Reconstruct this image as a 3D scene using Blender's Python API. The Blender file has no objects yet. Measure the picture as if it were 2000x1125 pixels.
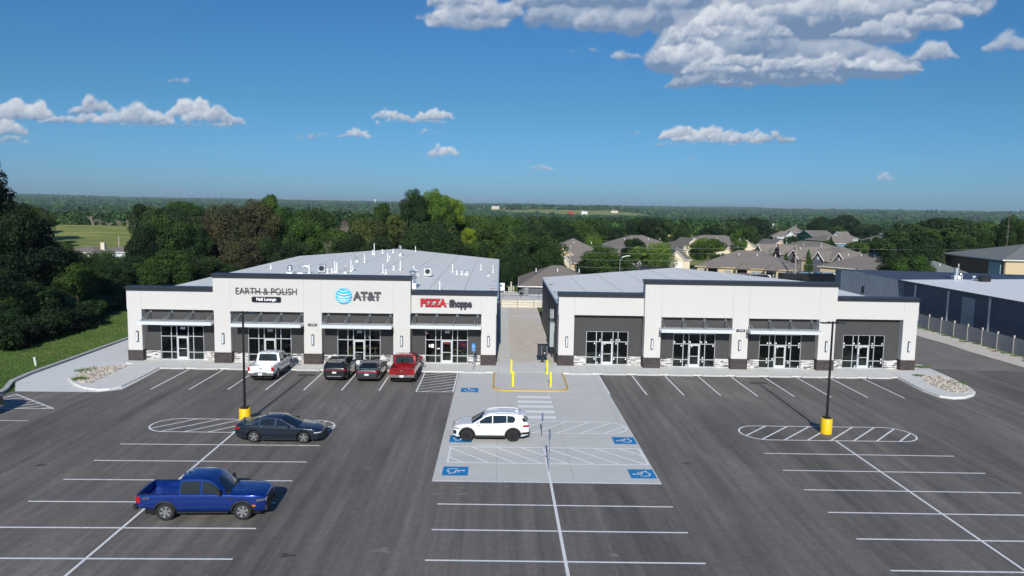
import bpy, bmesh, math, random
import numpy as np
from mathutils import Vector, Matrix
R = math.radians
random.seed(7)
# ------------------------------------------------------------------ camera
scene = bpy.context.scene
col = scene.collection
F_PX = 1456.93
CAM_Z = 13.514
RT = np.array([0.99973350, -0.01501933, 0.01753140])
UP = np.array([-0.01583578, 0.10640329, 0.99419695])
FW = np.array([0.01679757, 0.99420962, -0.10613709])
cd = bpy.data.cameras.new('camera'); cam = bpy.data.objects.new('camera', cd); col.objects.link(cam)
cd.sensor_width = 36; cd.lens = F_PX/2000*36; cd.clip_start = 0.5; cd.clip_end = 40000
cam.matrix_world = Matrix(((RT[0], UP[0], -FW[0], 0), (RT[1], UP[1], -FW[1], 0), (RT[2], UP[2], -FW[2], CAM_Z), (0, 0, 0, 1)))
scene.camera = cam
def ray(px, py): return (px-1000)/F_PX*RT + (562.5-py)/F_PX*UP + FW
def g(px, py, z=0.0):
    v = ray(px, py); t = (z-CAM_Z)/v[2]; return (v[0]*t, v[1]*t)
def at(px, py, Y):
    v = ray(px, py); t = Y/v[1]; return (v[0]*t, CAM_Z+v[2]*t)
# ------------------------------------------------------------------ world and sun
SUN_EL, SUN_AZ = 27.3, 1.6      # shadows fall away from the camera, a touch to the right
w = bpy.data.worlds.new("World"); scene.world = w; w.use_nodes = True
nt = w.node_tree; nt.nodes.clear()
def N(nt, t, **k):
    n = nt.nodes.new(t)
    for a, b in k.items(): setattr(n, a, b)
    return n
sky = N(nt, 'ShaderNodeTexSky', sky_type='NISHITA', sun_disc=False)
sky.sun_elevation = R(SUN_EL); sky.sun_rotation = R(180+SUN_AZ)
sky.altitude = 300; sky.air_density = 1.25; sky.dust_density = 0.35; sky.ozone_density = 3.2
bg = N(nt, 'ShaderNodeBackground'); bg.inputs[1].default_value = 0.085
# white balance of the sky (a deep, slightly cyan blue), a little different low down where the haze lies
gtc = N(nt, 'ShaderNodeTexCoord'); gsp = N(nt, 'ShaderNodeSeparateXYZ'); nt.links.new(gtc.outputs['Generated'], gsp.inputs[0])
gcr = N(nt, 'ShaderNodeValToRGB'); ge = gcr.color_ramp.elements; ge.new(.2); nt.links.new(gsp.outputs[2], gcr.inputs[0])
for i, (p_, c_) in enumerate(((0.0, (.32, .65, 1.38)), (.13, (.255, .58, .90)), (.36, (.225, .545, .92)))): ge[i].position = p_; ge[i].color = (*c_, 1)
gm_ = N(nt, 'ShaderNodeMix', data_type='RGBA', blend_type='MULTIPLY'); gm_.inputs[0].default_value = 1
nt.links.new(sky.outputs[0], gm_.inputs[6]); nt.links.new(gcr.outputs[0], gm_.inputs[7]); nt.links.new(gm_.outputs[2], bg.inputs[0])
sl = bpy.data.lights.new('sun', 'SUN'); sl.energy = 4.3; sl.angle = R(0.5); sl.color = (1, 0.955, 0.88)
so = bpy.data.objects.new('sun', sl); col.objects.link(so)
sdir = Vector((-math.sin(R(SUN_AZ))*math.cos(R(SUN_EL)), -math.cos(R(SUN_AZ))*math.cos(R(SUN_EL)), math.sin(R(SUN_EL))))
so.rotation_euler = sdir.to_track_quat('Z', 'Y').to_euler(); so.location = (0, -30, 40)
scene.view_settings.view_transform = 'Standard'; scene.view_settings.look = 'None'
scene.view_settings.exposure = 0.0; scene.view_settings.gamma = 1.0
scene.cycles.max_bounces = 6; scene.cycles.transparent_max_bounces = 12; scene.cycles.volume_bounces = 0
# clouds: a computed cloud field over azimuth/elevation, mixed into the sky
rng = np.random.default_rng(5)
def vnoise(h, w_, cells_x, cells_y):
    gx = rng.random((cells_y+2, cells_x+2)).astype(np.float32)
    ys = np.linspace(0, cells_y, h, endpoint=False); xs = np.linspace(0, cells_x, w_, endpoint=False)
    yi = ys.astype(int); xi = xs.astype(int); fy = (ys-yi)[:, None]; fx = (xs-xi)[None, :]
    fy = fy*fy*(3-2*fy); fx = fx*fx*(3-2*fx)
    a = gx[yi][:, xi]; b = gx[yi][:, xi+1]; c = gx[yi+1][:, xi]; d = gx[yi+1][:, xi+1]
    return (a*(1-fx)+b*fx)*(1-fy)+(c*(1-fx)+d*fx)*fy
def fbm(h, w_, base, octs):
    s = np.zeros((h, w_), np.float32); t = 0
    for o in range(octs):
        a = 0.55**o; s += a*vnoise(h, w_, int(base*2**o*w_/h), int(base*1.5*2**o)); t += a
    return s/t
AZ0, AZ1, EL0, EL1 = -60., 60., -1., 39.
CW, CH = 3600, 1200
def cloud_image():
    """cumulus built from thousands of small shaded puffs, then frayed by noise"""
    A = np.zeros((CH, CW), np.float32); B = np.full((CH, CW), .5, np.float32)
    kx = math.degrees(1/F_PX)/(AZ1-AZ0)*CW; ky = math.degrees(1/F_PX)/(EL1-EL0)*CH
    def pos(px, py):
        v = ray(px, py); az = math.degrees(math.atan2(v[0], v[1])); el = math.degrees(math.atan2(v[2], math.hypot(v[0], v[1])))
        return (az-AZ0)/(AZ1-AZ0)*CW, (el-EL0)/(EL1-EL0)*CH
    lx, ly, lz = -.42, .62, .66
    def puff(px, py, r, br, op):
        cx, cy = pos(px, py); rx = r*kx; ry = r*ky
        x0, x1 = int(cx-rx)-1, int(cx+rx)+2; y0, y1 = int(cy-ry)-1, int(cy+ry)+2
        if x0 < 0 or y0 < 0 or x1 >= CW or y1 >= CH: return
        X = (np.arange(x0, x1)[None]-cx)/rx; Y = (np.arange(y0, y1)[:, None]-cy)/ry; q = X*X+Y*Y; m = np.clip(1-q, 0, 1)
        sh = br+.34*(X*lx+Y*ly+np.sqrt(m)*lz-.42); a = op*np.clip(m*1.5, 0, 1)**1.5
        b = B[y0:y1, x0:x1]; al = A[y0:y1, x0:x1]; na = al+a*(1-al); w_ = a/np.maximum(na, 1e-4); B[y0:y1, x0:x1] = b*(1-w_)+sh*w_; A[y0:y1, x0:x1] = na
    rr = random.Random(77)
    def cloud(px, py, w_, h_, op=.5, br=.62, dens=1., flat=.75, size=.30):
        """domed top over a flat base; puffs are laid from the base upward, small ones last"""
        n = int(dens*w_*h_/17)+22; P = []
        for k in range(n):
            u = rr.uniform(-1, 1); dome = (1-abs(u)**2.2)*(.62+.38*math.sin(u*5.3+px)*math.cos(u*2.1+py)); v = rr.random()**1.1
            r = (rr.random()**2*.75+.25)*size*min(h_, w_*.5)*(1-.35*abs(u))*rr.uniform(.7, 1.1)
            top = dome*h_*.72; P.append((py+h_*.28-v*top*1.05-r*.3*flat, px+u*w_*.5+rr.gauss(0, 2), max(1.6, r), v))
        P.sort(key=lambda t: -t[0]+rr.gauss(0, h_*.22))
        for (y, x, r, v) in P: puff(x, y, r, br-.30*(1-v)+rr.gauss(0, .06), op)
    C = [  # small cumulus
      (48,213,104,58,.5,.66),(150,232,130,30,.42,.58),(178,208,90,36,.38,.55),(265,226,150,42,.5,.6),(372,210,84,54,.5,.68),(415,226,110,36,.45,.6),(452,239,70,18,.35,.55),(330,243,230,16,.3,.42),(14,252,76,36,.5,.6),(20,275,110,18,.35,.5),
      (650,264,150,14,.4,.56),(694,259,62,26,.5,.66),(605,262,56,9,.28,.5),(768,224,70,32,.5,.66),(805,237,140,18,.42,.55),(848,222,74,34,.5,.68),(845,258,58,14,.45,.6),(718,223,24,12,.25,.5),(868,293,60,34,.5,.7),(850,304,44,9,.35,.5),(828,300,30,8,.2,.5),
      (1058,327,54,17,.45,.64),(1131,317,24,8,.3,.6),(1345,260,110,44,.5,.68),(1400,268,170,34,.48,.66),(1370,282,200,14,.35,.48),(1460,266,70,30,.45,.64),(1510,270,80,26,.4,.58),(1240,260,36,14,.28,.55),(1300,284,60,10,.3,.5),
      (1340,314,130,13,.22,.5),(1445,314,150,11,.2,.5),(1432,333,60,13,.2,.52),(1310,369,66,20,.16,.55),(1728,342,44,36,.2,.6),(1222,106,66,28,.24,.55),(1142,98,62,18,.22,.55),(1825,102,100,44,.26,.56),(1975,82,110,46,.18,.5),(348,157,44,20,.22,.55),(485,172,40,12,.14,.5),
      (270,291,28,12,.28,.6),(425,300,20,8,.16,.55),(1606,338,24,16,.12,.55),(1690,368,36,14,.1,.5),(1230,358,36,14,.1,.5),(1165,362,26,10,.1,.5),(1960,374,30,12,.1,.5),(1885,256,200,8,.08,.5)]
    for c in C: cloud(*c)
    # the big bank at the top right: grey body first, then sunlit knuckles along its upper left edges
    G = [(1130,20,200,80,.4,.46),(1250,32,240,80,.45,.44),(1200,-20,380,80,.5,.5),(1330,20,140,70,.4,.44),(915,25,150,72,.34,.60),(965,18,110,50,.32,.52),(840,30,54,24,.2,.52),(885,-5,110,40,.3,.56),
         (1600,-30,620,110,.5,.5),(1560,30,420,120,.5,.34),(1720,20,260,90,.45,.42),(1850,0,160,60,.4,.5),(1400,90,240,120,.45,.34),(1540,110,420,100,.5,.30),(1700,120,170,60,.45,.40),(1480,150,340,44,.4,.28),(1380,160,170,34,.35,.32)]
    for c in G: cloud(*c, dens=.55, size=.42)
    for c in ((1345,95,120,80,.5,.70),(1330,70,70,50,.45,.62),(1395,40,100,90,.5,.72),(1365,55,70,60,.5,.66),(1440,30,110,60,.45,.66),(1390,130,120,40,.45,.60),(1450,118,130,36,.45,.62),(1550,128,160,36,.42,.58),(1640,122,170,36,.45,.64),(1720,126,130,34,.45,.66),(1770,134,60,20,.3,.6),(1600,10,240,56,.42,.62),(1780,40,180,50,.42,.58),(1850,15,120,40,.4,.62),(1700,60,150,40,.35,.5),(1500,60,90,50,.35,.5),(1430,160,90,16,.3,.55),(1860,-10,160,40,.4,.6),(1290,105,50,50,.3,.6)): cloud(*c, dens=1.3)
    for i in range(26):      # further clouds outside the photograph's frame
        px = rr.choice((-1, 1))*rr.uniform(1150, 2300)+1000; py = rr.uniform(-200, 300)
        cloud(px, py, rr.uniform(120, 320), rr.uniform(30, 70), .5, .6, .5)
    n = fbm(CH, CW, 14, 7); n3 = fbm(CH, CW, 70, 4); yy, xx = np.mgrid[0:CH, 0:CW]
    def warp(a, amp):
        dx = np.rint((n3-.5)*amp*2.2+(n-.5)*amp*3).astype(int); dy = np.rint((np.roll(n3, 97, 1)-.5)*amp*2.2+(np.roll(n, 211, 1)-.5)*amp*3).astype(int)
        return a[np.clip(yy+dy, 0, CH-1), np.clip(xx+dx, 0, CW-1)]
    A, B = warp(A, 5), warp(B, 5)
    def blur(a, k):
        c = np.cumsum(np.pad(a, ((k+1, k), (0, 0)), mode='edge'), 0, dtype=np.float64); a = (c[2*k+1:]-c[:-2*k-1])/(2*k+1)
        c = np.cumsum(np.pad(a, ((0, 0), (k+1, k)), mode='edge'), 1, dtype=np.float64); return ((c[:, 2*k+1:]-c[:, :-2*k-1])/(2*k+1)).astype(np.float32)
    halo = blur(A, 7)
    al = np.clip(.62*A+.5*halo-(n-.5)*.75-(n3-.5)*.7*(1-A*.8)-.12, 0, 1); al = al*al*(3-2*al)*np.clip(halo*4, 0, 1)
    B = blur(B, 1); B = np.clip(.56+(B-.54)*1.45+(n3-.5)*.14+(n-.5)*.22, 0.02, 1.0)
    lo = np.array([0.17, 0.26, 0.42]); hi = np.array([0.80, 0.83, 0.87])
    img = np.zeros((CH, CW, 4), np.float32)
    img[..., :3] = lo+(hi-lo)*B[..., None]
    img[..., 3] = al*.94
    im = bpy.data.images.new('cloud_field', CW, CH, alpha=True, float_buffer=True)
    im.alpha_mode = 'CHANNEL_PACKED'
    try: im.colorspace_settings.name = 'Linear Rec.709'
    except Exception: im.colorspace_settings.name = 'Non-Color'
    im.pixels.foreach_set(img.ravel()); im.update(); im.pack()
    return im
tc = N(nt, 'ShaderNodeTexCoord'); sx = N(nt, 'ShaderNodeSeparateXYZ'); nt.links.new(tc.outputs['Generated'], sx.inputs[0])
def M(nt, op, a, b=None, c=None):
    n = nt.nodes.new('ShaderNodeMath'); n.operation = op
    for i, v in enumerate((a, b, c)):
        if v is None: continue
        if isinstance(v, (int, float)): n.inputs[i].default_value = v
        else: nt.links.new(v, n.inputs[i])
    return n.outputs[0]
az = M(nt, 'ARCTAN2', sx.outputs[0], sx.outputs[1]); el = M(nt, 'ARCSINE', sx.outputs[2])
u = M(nt, 'DIVIDE', M(nt, 'SUBTRACT', az, R(AZ0)), R(AZ1-AZ0)); v_ = M(nt, 'DIVIDE', M(nt, 'SUBTRACT', el, R(EL0)), R(EL1-EL0))
cx = N(nt, 'ShaderNodeCombineXYZ'); nt.links.new(u, cx.inputs[0]); nt.links.new(v_, cx.inputs[1])
it = N(nt, 'ShaderNodeTexImage', image=cloud_image(), extension='CLIP', interpolation='Cubic'); nt.links.new(cx.outputs[0], it.inputs[0])
bgc = N(nt, 'ShaderNodeBackground'); nt.links.new(it.outputs[0], bgc.inputs[0]); bgc.inputs[1].default_value = 1.0
mx = N(nt, 'ShaderNodeMixShader'); nt.links.new(it.outputs[1], mx.inputs[0]); nt.links.new(bg.outputs[0], mx.inputs[1]); nt.links.new(bgc.outputs[0], mx.inputs[2])
wo = N(nt, 'ShaderNodeOutputWorld'); nt.links.new(mx.outputs[0], wo.inputs[0])

# ------------------------------------------------------------------ materials
MATS = {}
def mat(name, c=(.5, .5, .5), rough=.6, metal=0., var=0., scale=4., c2=None, bump=0., bscale=30., coat=0., emit=0., stretch=None, spec=.5):
    """Principled with optional noise between c and c2 (or +-var) and noise bump, in object space."""
    if name in MATS: return MATS[name]
    m = bpy.data.materials.new(name); m.use_nodes = True; t = m.node_tree; p = t.nodes['Principled BSDF']
    p.inputs['Base Color'].default_value = (*c, 1); p.inputs['Roughness'].default_value = rough; p.inputs['Metallic'].default_value = metal
    p.inputs['Coat Weight'].default_value = coat; p.inputs['Coat Roughness'].default_value = .04; p.inputs['Specular IOR Level'].default_value = spec
    if emit: p.inputs['Emission Color'].default_value = (*c, 1); p.inputs['Emission Strength'].default_value = emit
    if var or c2 or bump:
        tc = N(t, 'ShaderNodeTexCoord'); mp = N(t, 'ShaderNodeMapping'); t.links.new(tc.outputs['Object'], mp.inputs[0])
        if stretch: mp.inputs['Scale'].default_value = stretch
    if var or c2:
        no = N(t, 'ShaderNodeTexNoise'); no.inputs['Scale'].default_value = scale; no.inputs['Detail'].default_value = 6; no.inputs['Roughness'].default_value = .65
        t.links.new(mp.outputs[0], no.inputs['Vector'])
        cr = N(t, 'ShaderNodeValToRGB'); t.links.new(no.outputs[0], cr.inputs[0])
        a = c if c2 else tuple(x*(1-var) for x in c); b = c2 if c2 else tuple(min(1, x*(1+var)) for x in c)
        cr.color_ramp.elements[0].position = .33; cr.color_ramp.elements[1].position = .67
        cr.color_ramp.elements[0].color = (*a, 1); cr.color_ramp.elements[1].color = (*b, 1)
        t.links.new(cr.outputs[0], p.inputs['Base Color'])
    if bump:
        nb = N(t, 'ShaderNodeTexNoise'); nb.inputs['Scale'].default_value = bscale; nb.inputs['Detail'].default_value = 4
        t.links.new(mp.outputs[0], nb.inputs['Vector']); bu = N(t, 'ShaderNodeBump'); bu.inputs['Strength'].default_value = bump; bu.inputs['Distance'].default_value = .05
        t.links.new(nb.outputs[0], bu.inputs['Height']); t.links.new(bu.outputs[0], p.inputs['Normal'])
    MATS[name] = m; return m
def ramp(t, src, stops):
    cr = N(t, 'ShaderNodeValToRGB'); e = cr.color_ramp.elements
    while len(e) < len(stops): e.new(.5)
    for i, (p_, c_) in enumerate(stops): e[i].position = p_; e[i].color = (*c_, 1) if len(c_) == 3 else c_
    t.links.new(src, cr.inputs[0]); return cr.outputs[0]
def noise(t, vec, scale, detail=5, rough=.6, dist=0):
    n = N(t, 'ShaderNodeTexNoise'); n.inputs['Scale'].default_value = scale; n.inputs['Detail'].default_value = detail; n.inputs['Roughness'].default_value = rough; n.inputs['Distortion'].default_value = dist
    t.links.new(vec, n.inputs['Vector']); return n.outputs[0]
def mixc(t, fac, a, b, mode='MIX'):
    n = N(t, 'ShaderNodeMix', data_type='RGBA', blend_type=mode)
    for i, v in ((0, fac), (6, a), (7, b)):
        if isinstance(v, (int, float)): n.inputs[i].default_value = v
        elif isinstance(v, tuple): n.inputs[i].default_value = (*v, 1)
        else: t.links.new(v, n.inputs[i])
    return n.outputs[2]
def newmat(name, rough=.9):
    m = bpy.data.materials.new(name); m.use_nodes = True; t = m.node_tree; p = t.nodes['Principled BSDF']; p.inputs['Roughness'].default_value = rough
    tc = N(t, 'ShaderNodeTexCoord'); MATS[name] = m; return m, t, p, tc.outputs['Object']
def mapped(t, vec, scale, rot=(0, 0, 0)):
    mp = N(t, 'ShaderNodeMapping'); mp.inputs['Scale'].default_value = scale; mp.inputs['Rotation'].default_value = rot; t.links.new(vec, mp.inputs[0]); return mp.outputs[0]
def bumpn(t, p, h, strength=.4, dist=.02):
    bu = N(t, 'ShaderNodeBump'); bu.inputs['Strength'].default_value = strength; bu.inputs['Distance'].default_value = dist
    t.links.new(h, bu.inputs['Height']); t.links.new(bu.outputs[0], p.inputs['Normal'])
# asphalt: worn, with long traffic streaks, patches and fine aggregate
m, t, p, v = newmat('asphalt', .85)
big = noise(t, mapped(t, v, (.16, .05, 1), (0, 0, R(-9))), 1.0, 6, .7, .6)
strk = noise(t, mapped(t, v, (1.6, .045, 1), (0, 0, R(7))), 1.0, 6, .7)
fine = noise(t, v, 22, 4, .8); fine2 = noise(t, v, 3.2, 6, .8)
c = ramp(t, big, [(.30, (.108, .099, .090)), (.45, (.162, .148, .133)), (.56, (.187, .171, .153)), (.72, (.262, .240, .211))])
c = mixc(t, .6, c, ramp(t, strk, [(.34, (.58, .58, .58)), (.5, (1., 1., 1.)), (.66, (1.45, 1.43, 1.38))]), 'MULTIPLY')
c = mixc(t, .8, c, ramp(t, fine2, [(.3, (.74, .74, .74)), (.7, (1.22, 1.22, 1.22))]), 'MULTIPLY')
c = mixc(t, 1., c, ramp(t, fine, [(.3, (.72, .72, .72)), (.72, (1.28, 1.28, 1.28))]), 'MULTIPLY')
spots = noise(t, v, .55, 8, .75, .3)
c = mixc(t, ramp(t, spots, [(.70, (0, 0, 0)), (.78, (.45, .45, .45))]), c, (.24, .225, .20))
spd = noise(t, mapped(t, v, (1, 1, 1), (.3, 0, 0)), 1.3, 7, .7)
c = mixc(t, ramp(t, spd, [(.27, (.55, .55, .55)), (.33, (0, 0, 0))]), c, (.035, .034, .034))
t.links.new(c, p.inputs['Base Color']); bumpn(t, p, fine, .5, .012)
m, t, p, v = newmat('drive_asphalt', .9)
big = noise(t, v, .35, 6, .7, .5); fine = noise(t, v, 22, 4, .8)
c = ramp(t, big, [(.3, (.19, .175, .155)), (.7, (.27, .25, .225))])
c = mixc(t, 1., c, ramp(t, fine, [(.3, (.85, .85, .85)), (.72, (1.15, 1.15, 1.15))]), 'MULTIPLY')
t.links.new(c, p.inputs['Base Color']); bumpn(t, p, fine, .4, .012)
def concrete(name, c0, c1, joint=(3.05, 3.05), tracks=0.):
    m, t, p, v = newmat(name, .88)
    b = noise(t, v, .5, 7, .75, .4); f = noise(t, v, 14, 5, .7)
    c = ramp(t, b, [(.3, c0), (.7, c1)])
    c = mixc(t, 1., c, ramp(t, f, [(.3, (.93, .93, .93)), (.7, (1.05, 1.05, 1.05))]), 'MULTIPLY')
    sp = N(t, 'ShaderNodeSeparateXYZ'); t.links.new(v, sp.inputs[0])
    for i in (0, 1):
        d = M(t, 'ABSOLUTE', M(t, 'SUBTRACT', M(t, 'FRACT', M(t, 'DIVIDE', sp.outputs[i], joint[i])), .5))
        k = M(t, 'MULTIPLY', M(t, 'GREATER_THAN', d, .5-.014/joint[i]), .38)
        c = mixc(t, k, c, (.16, .16, .155))
    if tracks:
        for sc, rt_ in (((.06, 1.9, 1), R(8)), ((.09, 2.6, 1), R(-24)), ((.08, 1.6, 1), R(38))):
            tr = noise(t, mapped(t, v, sc, (0, 0, rt_)), 1., 5, .8, 1.2)
            c = mixc(t, ramp(t, tr, [(.60, (0, 0, 0)), (.72, (tracks,)*3)]), c, (.20, .20, .20))
    st = noise(t, v, 1.6, 8, .8)
    c = mixc(t, ramp(t, st, [(.62, (0, 0, 0)), (.8, (.35, .35, .35))]), c, (.36, .34, .30))
    t.links.new(c, p.inputs['Base Color']); bumpn(t, p, f, .15, .01)
concrete('concrete', (.71, .705, .66), (.78, .775, .73), (1.52, 1.52))
concrete('pad_concrete', (.61, .61, .57), (.69, .685, .645), (3.9, 4.9), .38)
concrete('drive_concrete', (.74, .745, .725), (.80, .80, .78), (4.5, 4.5), .12)
mat('kerb_concrete', (.50, .51, .50), .85, var=.1, scale=3, bump=.1)
mat('line_paint', (.42, .42, .41), .7, c2=(.88, .89, .88), scale=5); MATS['line_paint'].node_tree.nodes['Color Ramp'].color_ramp.elements[0].position = .28; MATS['line_paint'].node_tree.nodes['Color Ramp'].color_ramp.elements[1].position = .43
mat('worn_paint', (.93, .94, .93), .7, var=.05, scale=12)
mat('blue_paint', (.010, .24, .56), .7, var=.18, scale=8)
mat('kerb_yellow', (.56, .34, .06), .7, c2=(.66, .45, .14), scale=7)
mat('safety_yellow', (.90, .56, .005), .5, var=.05, scale=5)
mat('bollard_yellow', (.88, .80, .015), .45, var=.04)
m, t, p, v = newmat('grass', 1.)
b = noise(t, v, .22, 8, .75, .5); f = noise(t, v, 5, 6, .8)
c = ramp(t, b, [(.28, (.060, .125, .022)), (.52, (.092, .165, .030)), (.74, (.19, .20, .065))])
c = mixc(t, 1., c, ramp(t, f, [(.25, (.55, .58, .5)), (.75, (1.35, 1.3, 1.3))]), 'MULTIPLY')
t.links.new(c, p.inputs['Base Color']); bumpn(t, p, f, 1., .12)
m, t, p, v = newmat('meadow', 1.)
b = noise(t, mapped(t, v, (.012, .05, 1)), 1., 9, .75, .6); f = noise(t, v, .8, 8, .8)
c = ramp(t, b, [(.34, (.15, .195, .035)), (.5, (.24, .27, .055)), (.66, (.42, .40, .12))])
c = mixc(t, 1., c, ramp(t, f, [(.25, (.65, .68, .6)), (.75, (1.25, 1.25, 1.2))]), 'MULTIPLY')
t.links.new(c, p.inputs['Base Color'])
m, t, p, v = newmat('gravel', 1.)
f = N(t, 'ShaderNodeTexVoronoi'); f.inputs['Scale'].default_value = 9; t.links.new(v, f.inputs['Vector'])
b = noise(t, v, .6, 6, .7)
c = mixc(t, 1., ramp(t, b, [(.3, (.70, .635, .54)), (.7, (.82, .76, .67))]), ramp(t, f.outputs['Distance'], [(.0, (1.3, 1.3, 1.3)), (.6, (.88, .88, .88))]), 'MULTIPLY')
sep = N(t, 'ShaderNodeHueSaturation'); sep.inputs['Saturation'].default_value = 1.; t.links.new(c, sep.inputs['Color'])
t.links.new(sep.outputs[0], p.inputs['Base Color']); bumpn(t, p, f.outputs['Distance'], 1., .05)
# facade finishes
mat('stucco', (.615, .605, .58), .9, var=.012, scale=1.5, bump=.12, bscale=60)
mat('dark_stucco', (.066, .065, .066), .92, var=.06, scale=2, bump=.15, bscale=60)
mat('parapet_metal', (.030, .035, .048), .42, metal=.3)
mat('siding_grey', (.10, .105, .115), .55)
m, t, p, v = newmat('dark_brick', .9)
sp = mapped(t, v, (1, 1, 1), (R(90), 0, 0)); br = N(t, 'ShaderNodeTexBrick'); t.links.new(sp, br.inputs['Vector'])
br.inputs['Scale'].default_value = 1; br.inputs['Brick Width'].default_value = .3; br.inputs['Row Height'].default_value = .1; br.inputs['Mortar Size'].default_value = .008
br.inputs['Color1'].default_value = (.05, .04, .038, 1); br.inputs['Color2'].default_value = (.085, .07, .066, 1); br.inputs['Mortar'].default_value = (.03, .028, .028, 1)
t.links.new(br.outputs[0], p.inputs['Base Color'])
mat('roof_membrane', (.84, .85, .79), .6, c2=(.90, .90, .85), scale=.25, bump=.05, stretch=(1, .3, 1))
mat('mullion', (.66, .69, .72), .35, metal=.55)
mat('door_frame', (.74, .76, .78), .35, metal=.35)
mat('white_metal', (.72, .76, .78), .4, metal=.15)
mat('galvanised', (.62, .66, .68), .3, metal=.8, var=.15, scale=6)
mat('white_pvc', (.82, .83, .83), .5)
mat('black_metal', (.012, .012, .014), .4)
mat('sign_black', (.012, .012, .02), .3)
mat('sign_grey', (.075, .078, .095), .45)
mat('sign_red', (.62, .012, .03), .4)
mat('sign_white', (.85, .85, .86), .5)
mat('sign_cyan', (.0, .48, .70), .35, coat=.3)
mat('lamp_lens', (.66, .70, .76), .3)
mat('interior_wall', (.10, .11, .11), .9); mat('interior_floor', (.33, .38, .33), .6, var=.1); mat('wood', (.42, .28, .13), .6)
mat('neon_red', (.9, .05, .06), .4, emit=1.2); mat('neon_purple', (.55, .08, .6), .4, emit=.8)
mat('paper', (.85, .86, .86), .8)
mat('sign_blue', (.01, .22, .55), .45)
m = bpy.data.materials.new('window_glass'); m.use_nodes = True; t = m.node_tree; t.nodes.clear()
tr = N(t, 'ShaderNodeBsdfTransparent'); tr.inputs[0].default_value = (.42, .48, .47, 1)
gl = N(t, 'ShaderNodeBsdfGlossy'); gl.inputs['Roughness'].default_value = .02
fr = N(t, 'ShaderNodeFresnel'); fr.inputs[0].default_value = 1.5
ms = N(t, 'ShaderNodeMixShader'); t.links.new(fr.outputs[0], ms.inputs[0]); t.links.new(tr.outputs[0], ms.inputs[1]); t.links.new(gl.outputs[0], ms.inputs[2])
o_ = N(t, 'ShaderNodeOutputMaterial'); t.links.new(ms.outputs[0], o_.inputs[0]); MATS['window_glass'] = m
# ledger stone: stacked light and dark strips
m, t, p, v = newmat('ledge_stone', .85)
f = N(t, 'ShaderNodeObjectInfo'); at_ = N(t, 'ShaderNodeAttribute', attribute_name='tint')
c = ramp(t, at_.outputs['Fac'], [(.0, (.05, .048, .05)), (.12, (.16, .155, .155)), (.3, (.48, .47, .46)), (.75, (.80, .79, .78)), (1., (.30, .28, .27))])
c = mixc(t, .4, c, ramp(t, noise(t, v, 30, 4), [(.3, (.7, .7, .7)), (.7, (1.2, 1.2, 1.2))]), 'MULTIPLY'); t.links.new(c, p.inputs['Base Color'])
# foliage: hue from the object's own colour, clump to clump variation from the face attribute
def foliage(name, transl=.25):
    m, t, p, v = newmat(name, .75)
    oi = N(t, 'ShaderNodeObjectInfo'); a = N(t, 'ShaderNodeAttribute', attribute_name='tint')
    c = mixc(t, 1., oi.outputs['Color'], ramp(t, a.outputs['Fac'], [(0, (.50, .55, .6)), (.5, (1, 1, 1)), (1., (1.9, 1.8, 1.2))]), 'MULTIPLY')
    t.links.new(c, p.inputs['Base Color']); p.inputs['Specular IOR Level'].default_value = .25
    tl = N(t, 'ShaderNodeBsdfTranslucent'); t.links.new(c, tl.inputs[0]); ms = N(t, 'ShaderNodeMixShader'); ms.inputs[0].default_value = transl
    t.links.new(p.outputs[0], ms.inputs[1]); t.links.new(tl.outputs[0], ms.inputs[2])
    t.links.new(ms.outputs[0], t.nodes['Material Output'].inputs[0])
foliage('foliage', .12)
mat('bark', (.10, .08, .06), .95, var=.3, scale=3, bump=.4); mat('dead_wood', (.27, .23, .19), .9, var=.2, scale=3)
# vehicles
mat('paint_blue', (.004, .036, .24), .25, metal=.45, coat=1.); mat('paint_slate', (.018, .028, .046), .28, metal=.55, coat=1.)
mat('paint_white', (.80, .82, .83), .35, coat=1.); mat('paint_black', (.008, .009, .012), .25, coat=1.)
mat('paint_grey', (.06, .06, .075), .3, metal=.5, coat=1.); mat('paint_red', (.32, .006, .012), .25, metal=.4, coat=1.)
mat('paint_navy', (.008, .012, .03), .25, coat=1.)
mat('car_glass', (.012, .016, .018), .03, spec=.9); mat('tyre', (.018, .018, .018), .85); mat('rim_silver', (.55, .56, .58), .28, metal=.85)
mat('rim_black', (.012, .012, .013), .35, metal=.3); mat('trim_black', (.015, .015, .016), .6); mat('chrome', (.75, .76, .78), .12, metal=1.)
mat('tail_red', (.38, .004, .008), .2, coat=1.); mat('head_lens', (.55, .58, .6), .1, coat=1.); mat('amber', (.7, .2, .01), .3); mat('bed_liner', (.03, .03, .03), .8)
mat('underbody', (.006, .006, .006), .9); mat('gold', (.5, .36, .1), .4, metal=.5)
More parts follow.
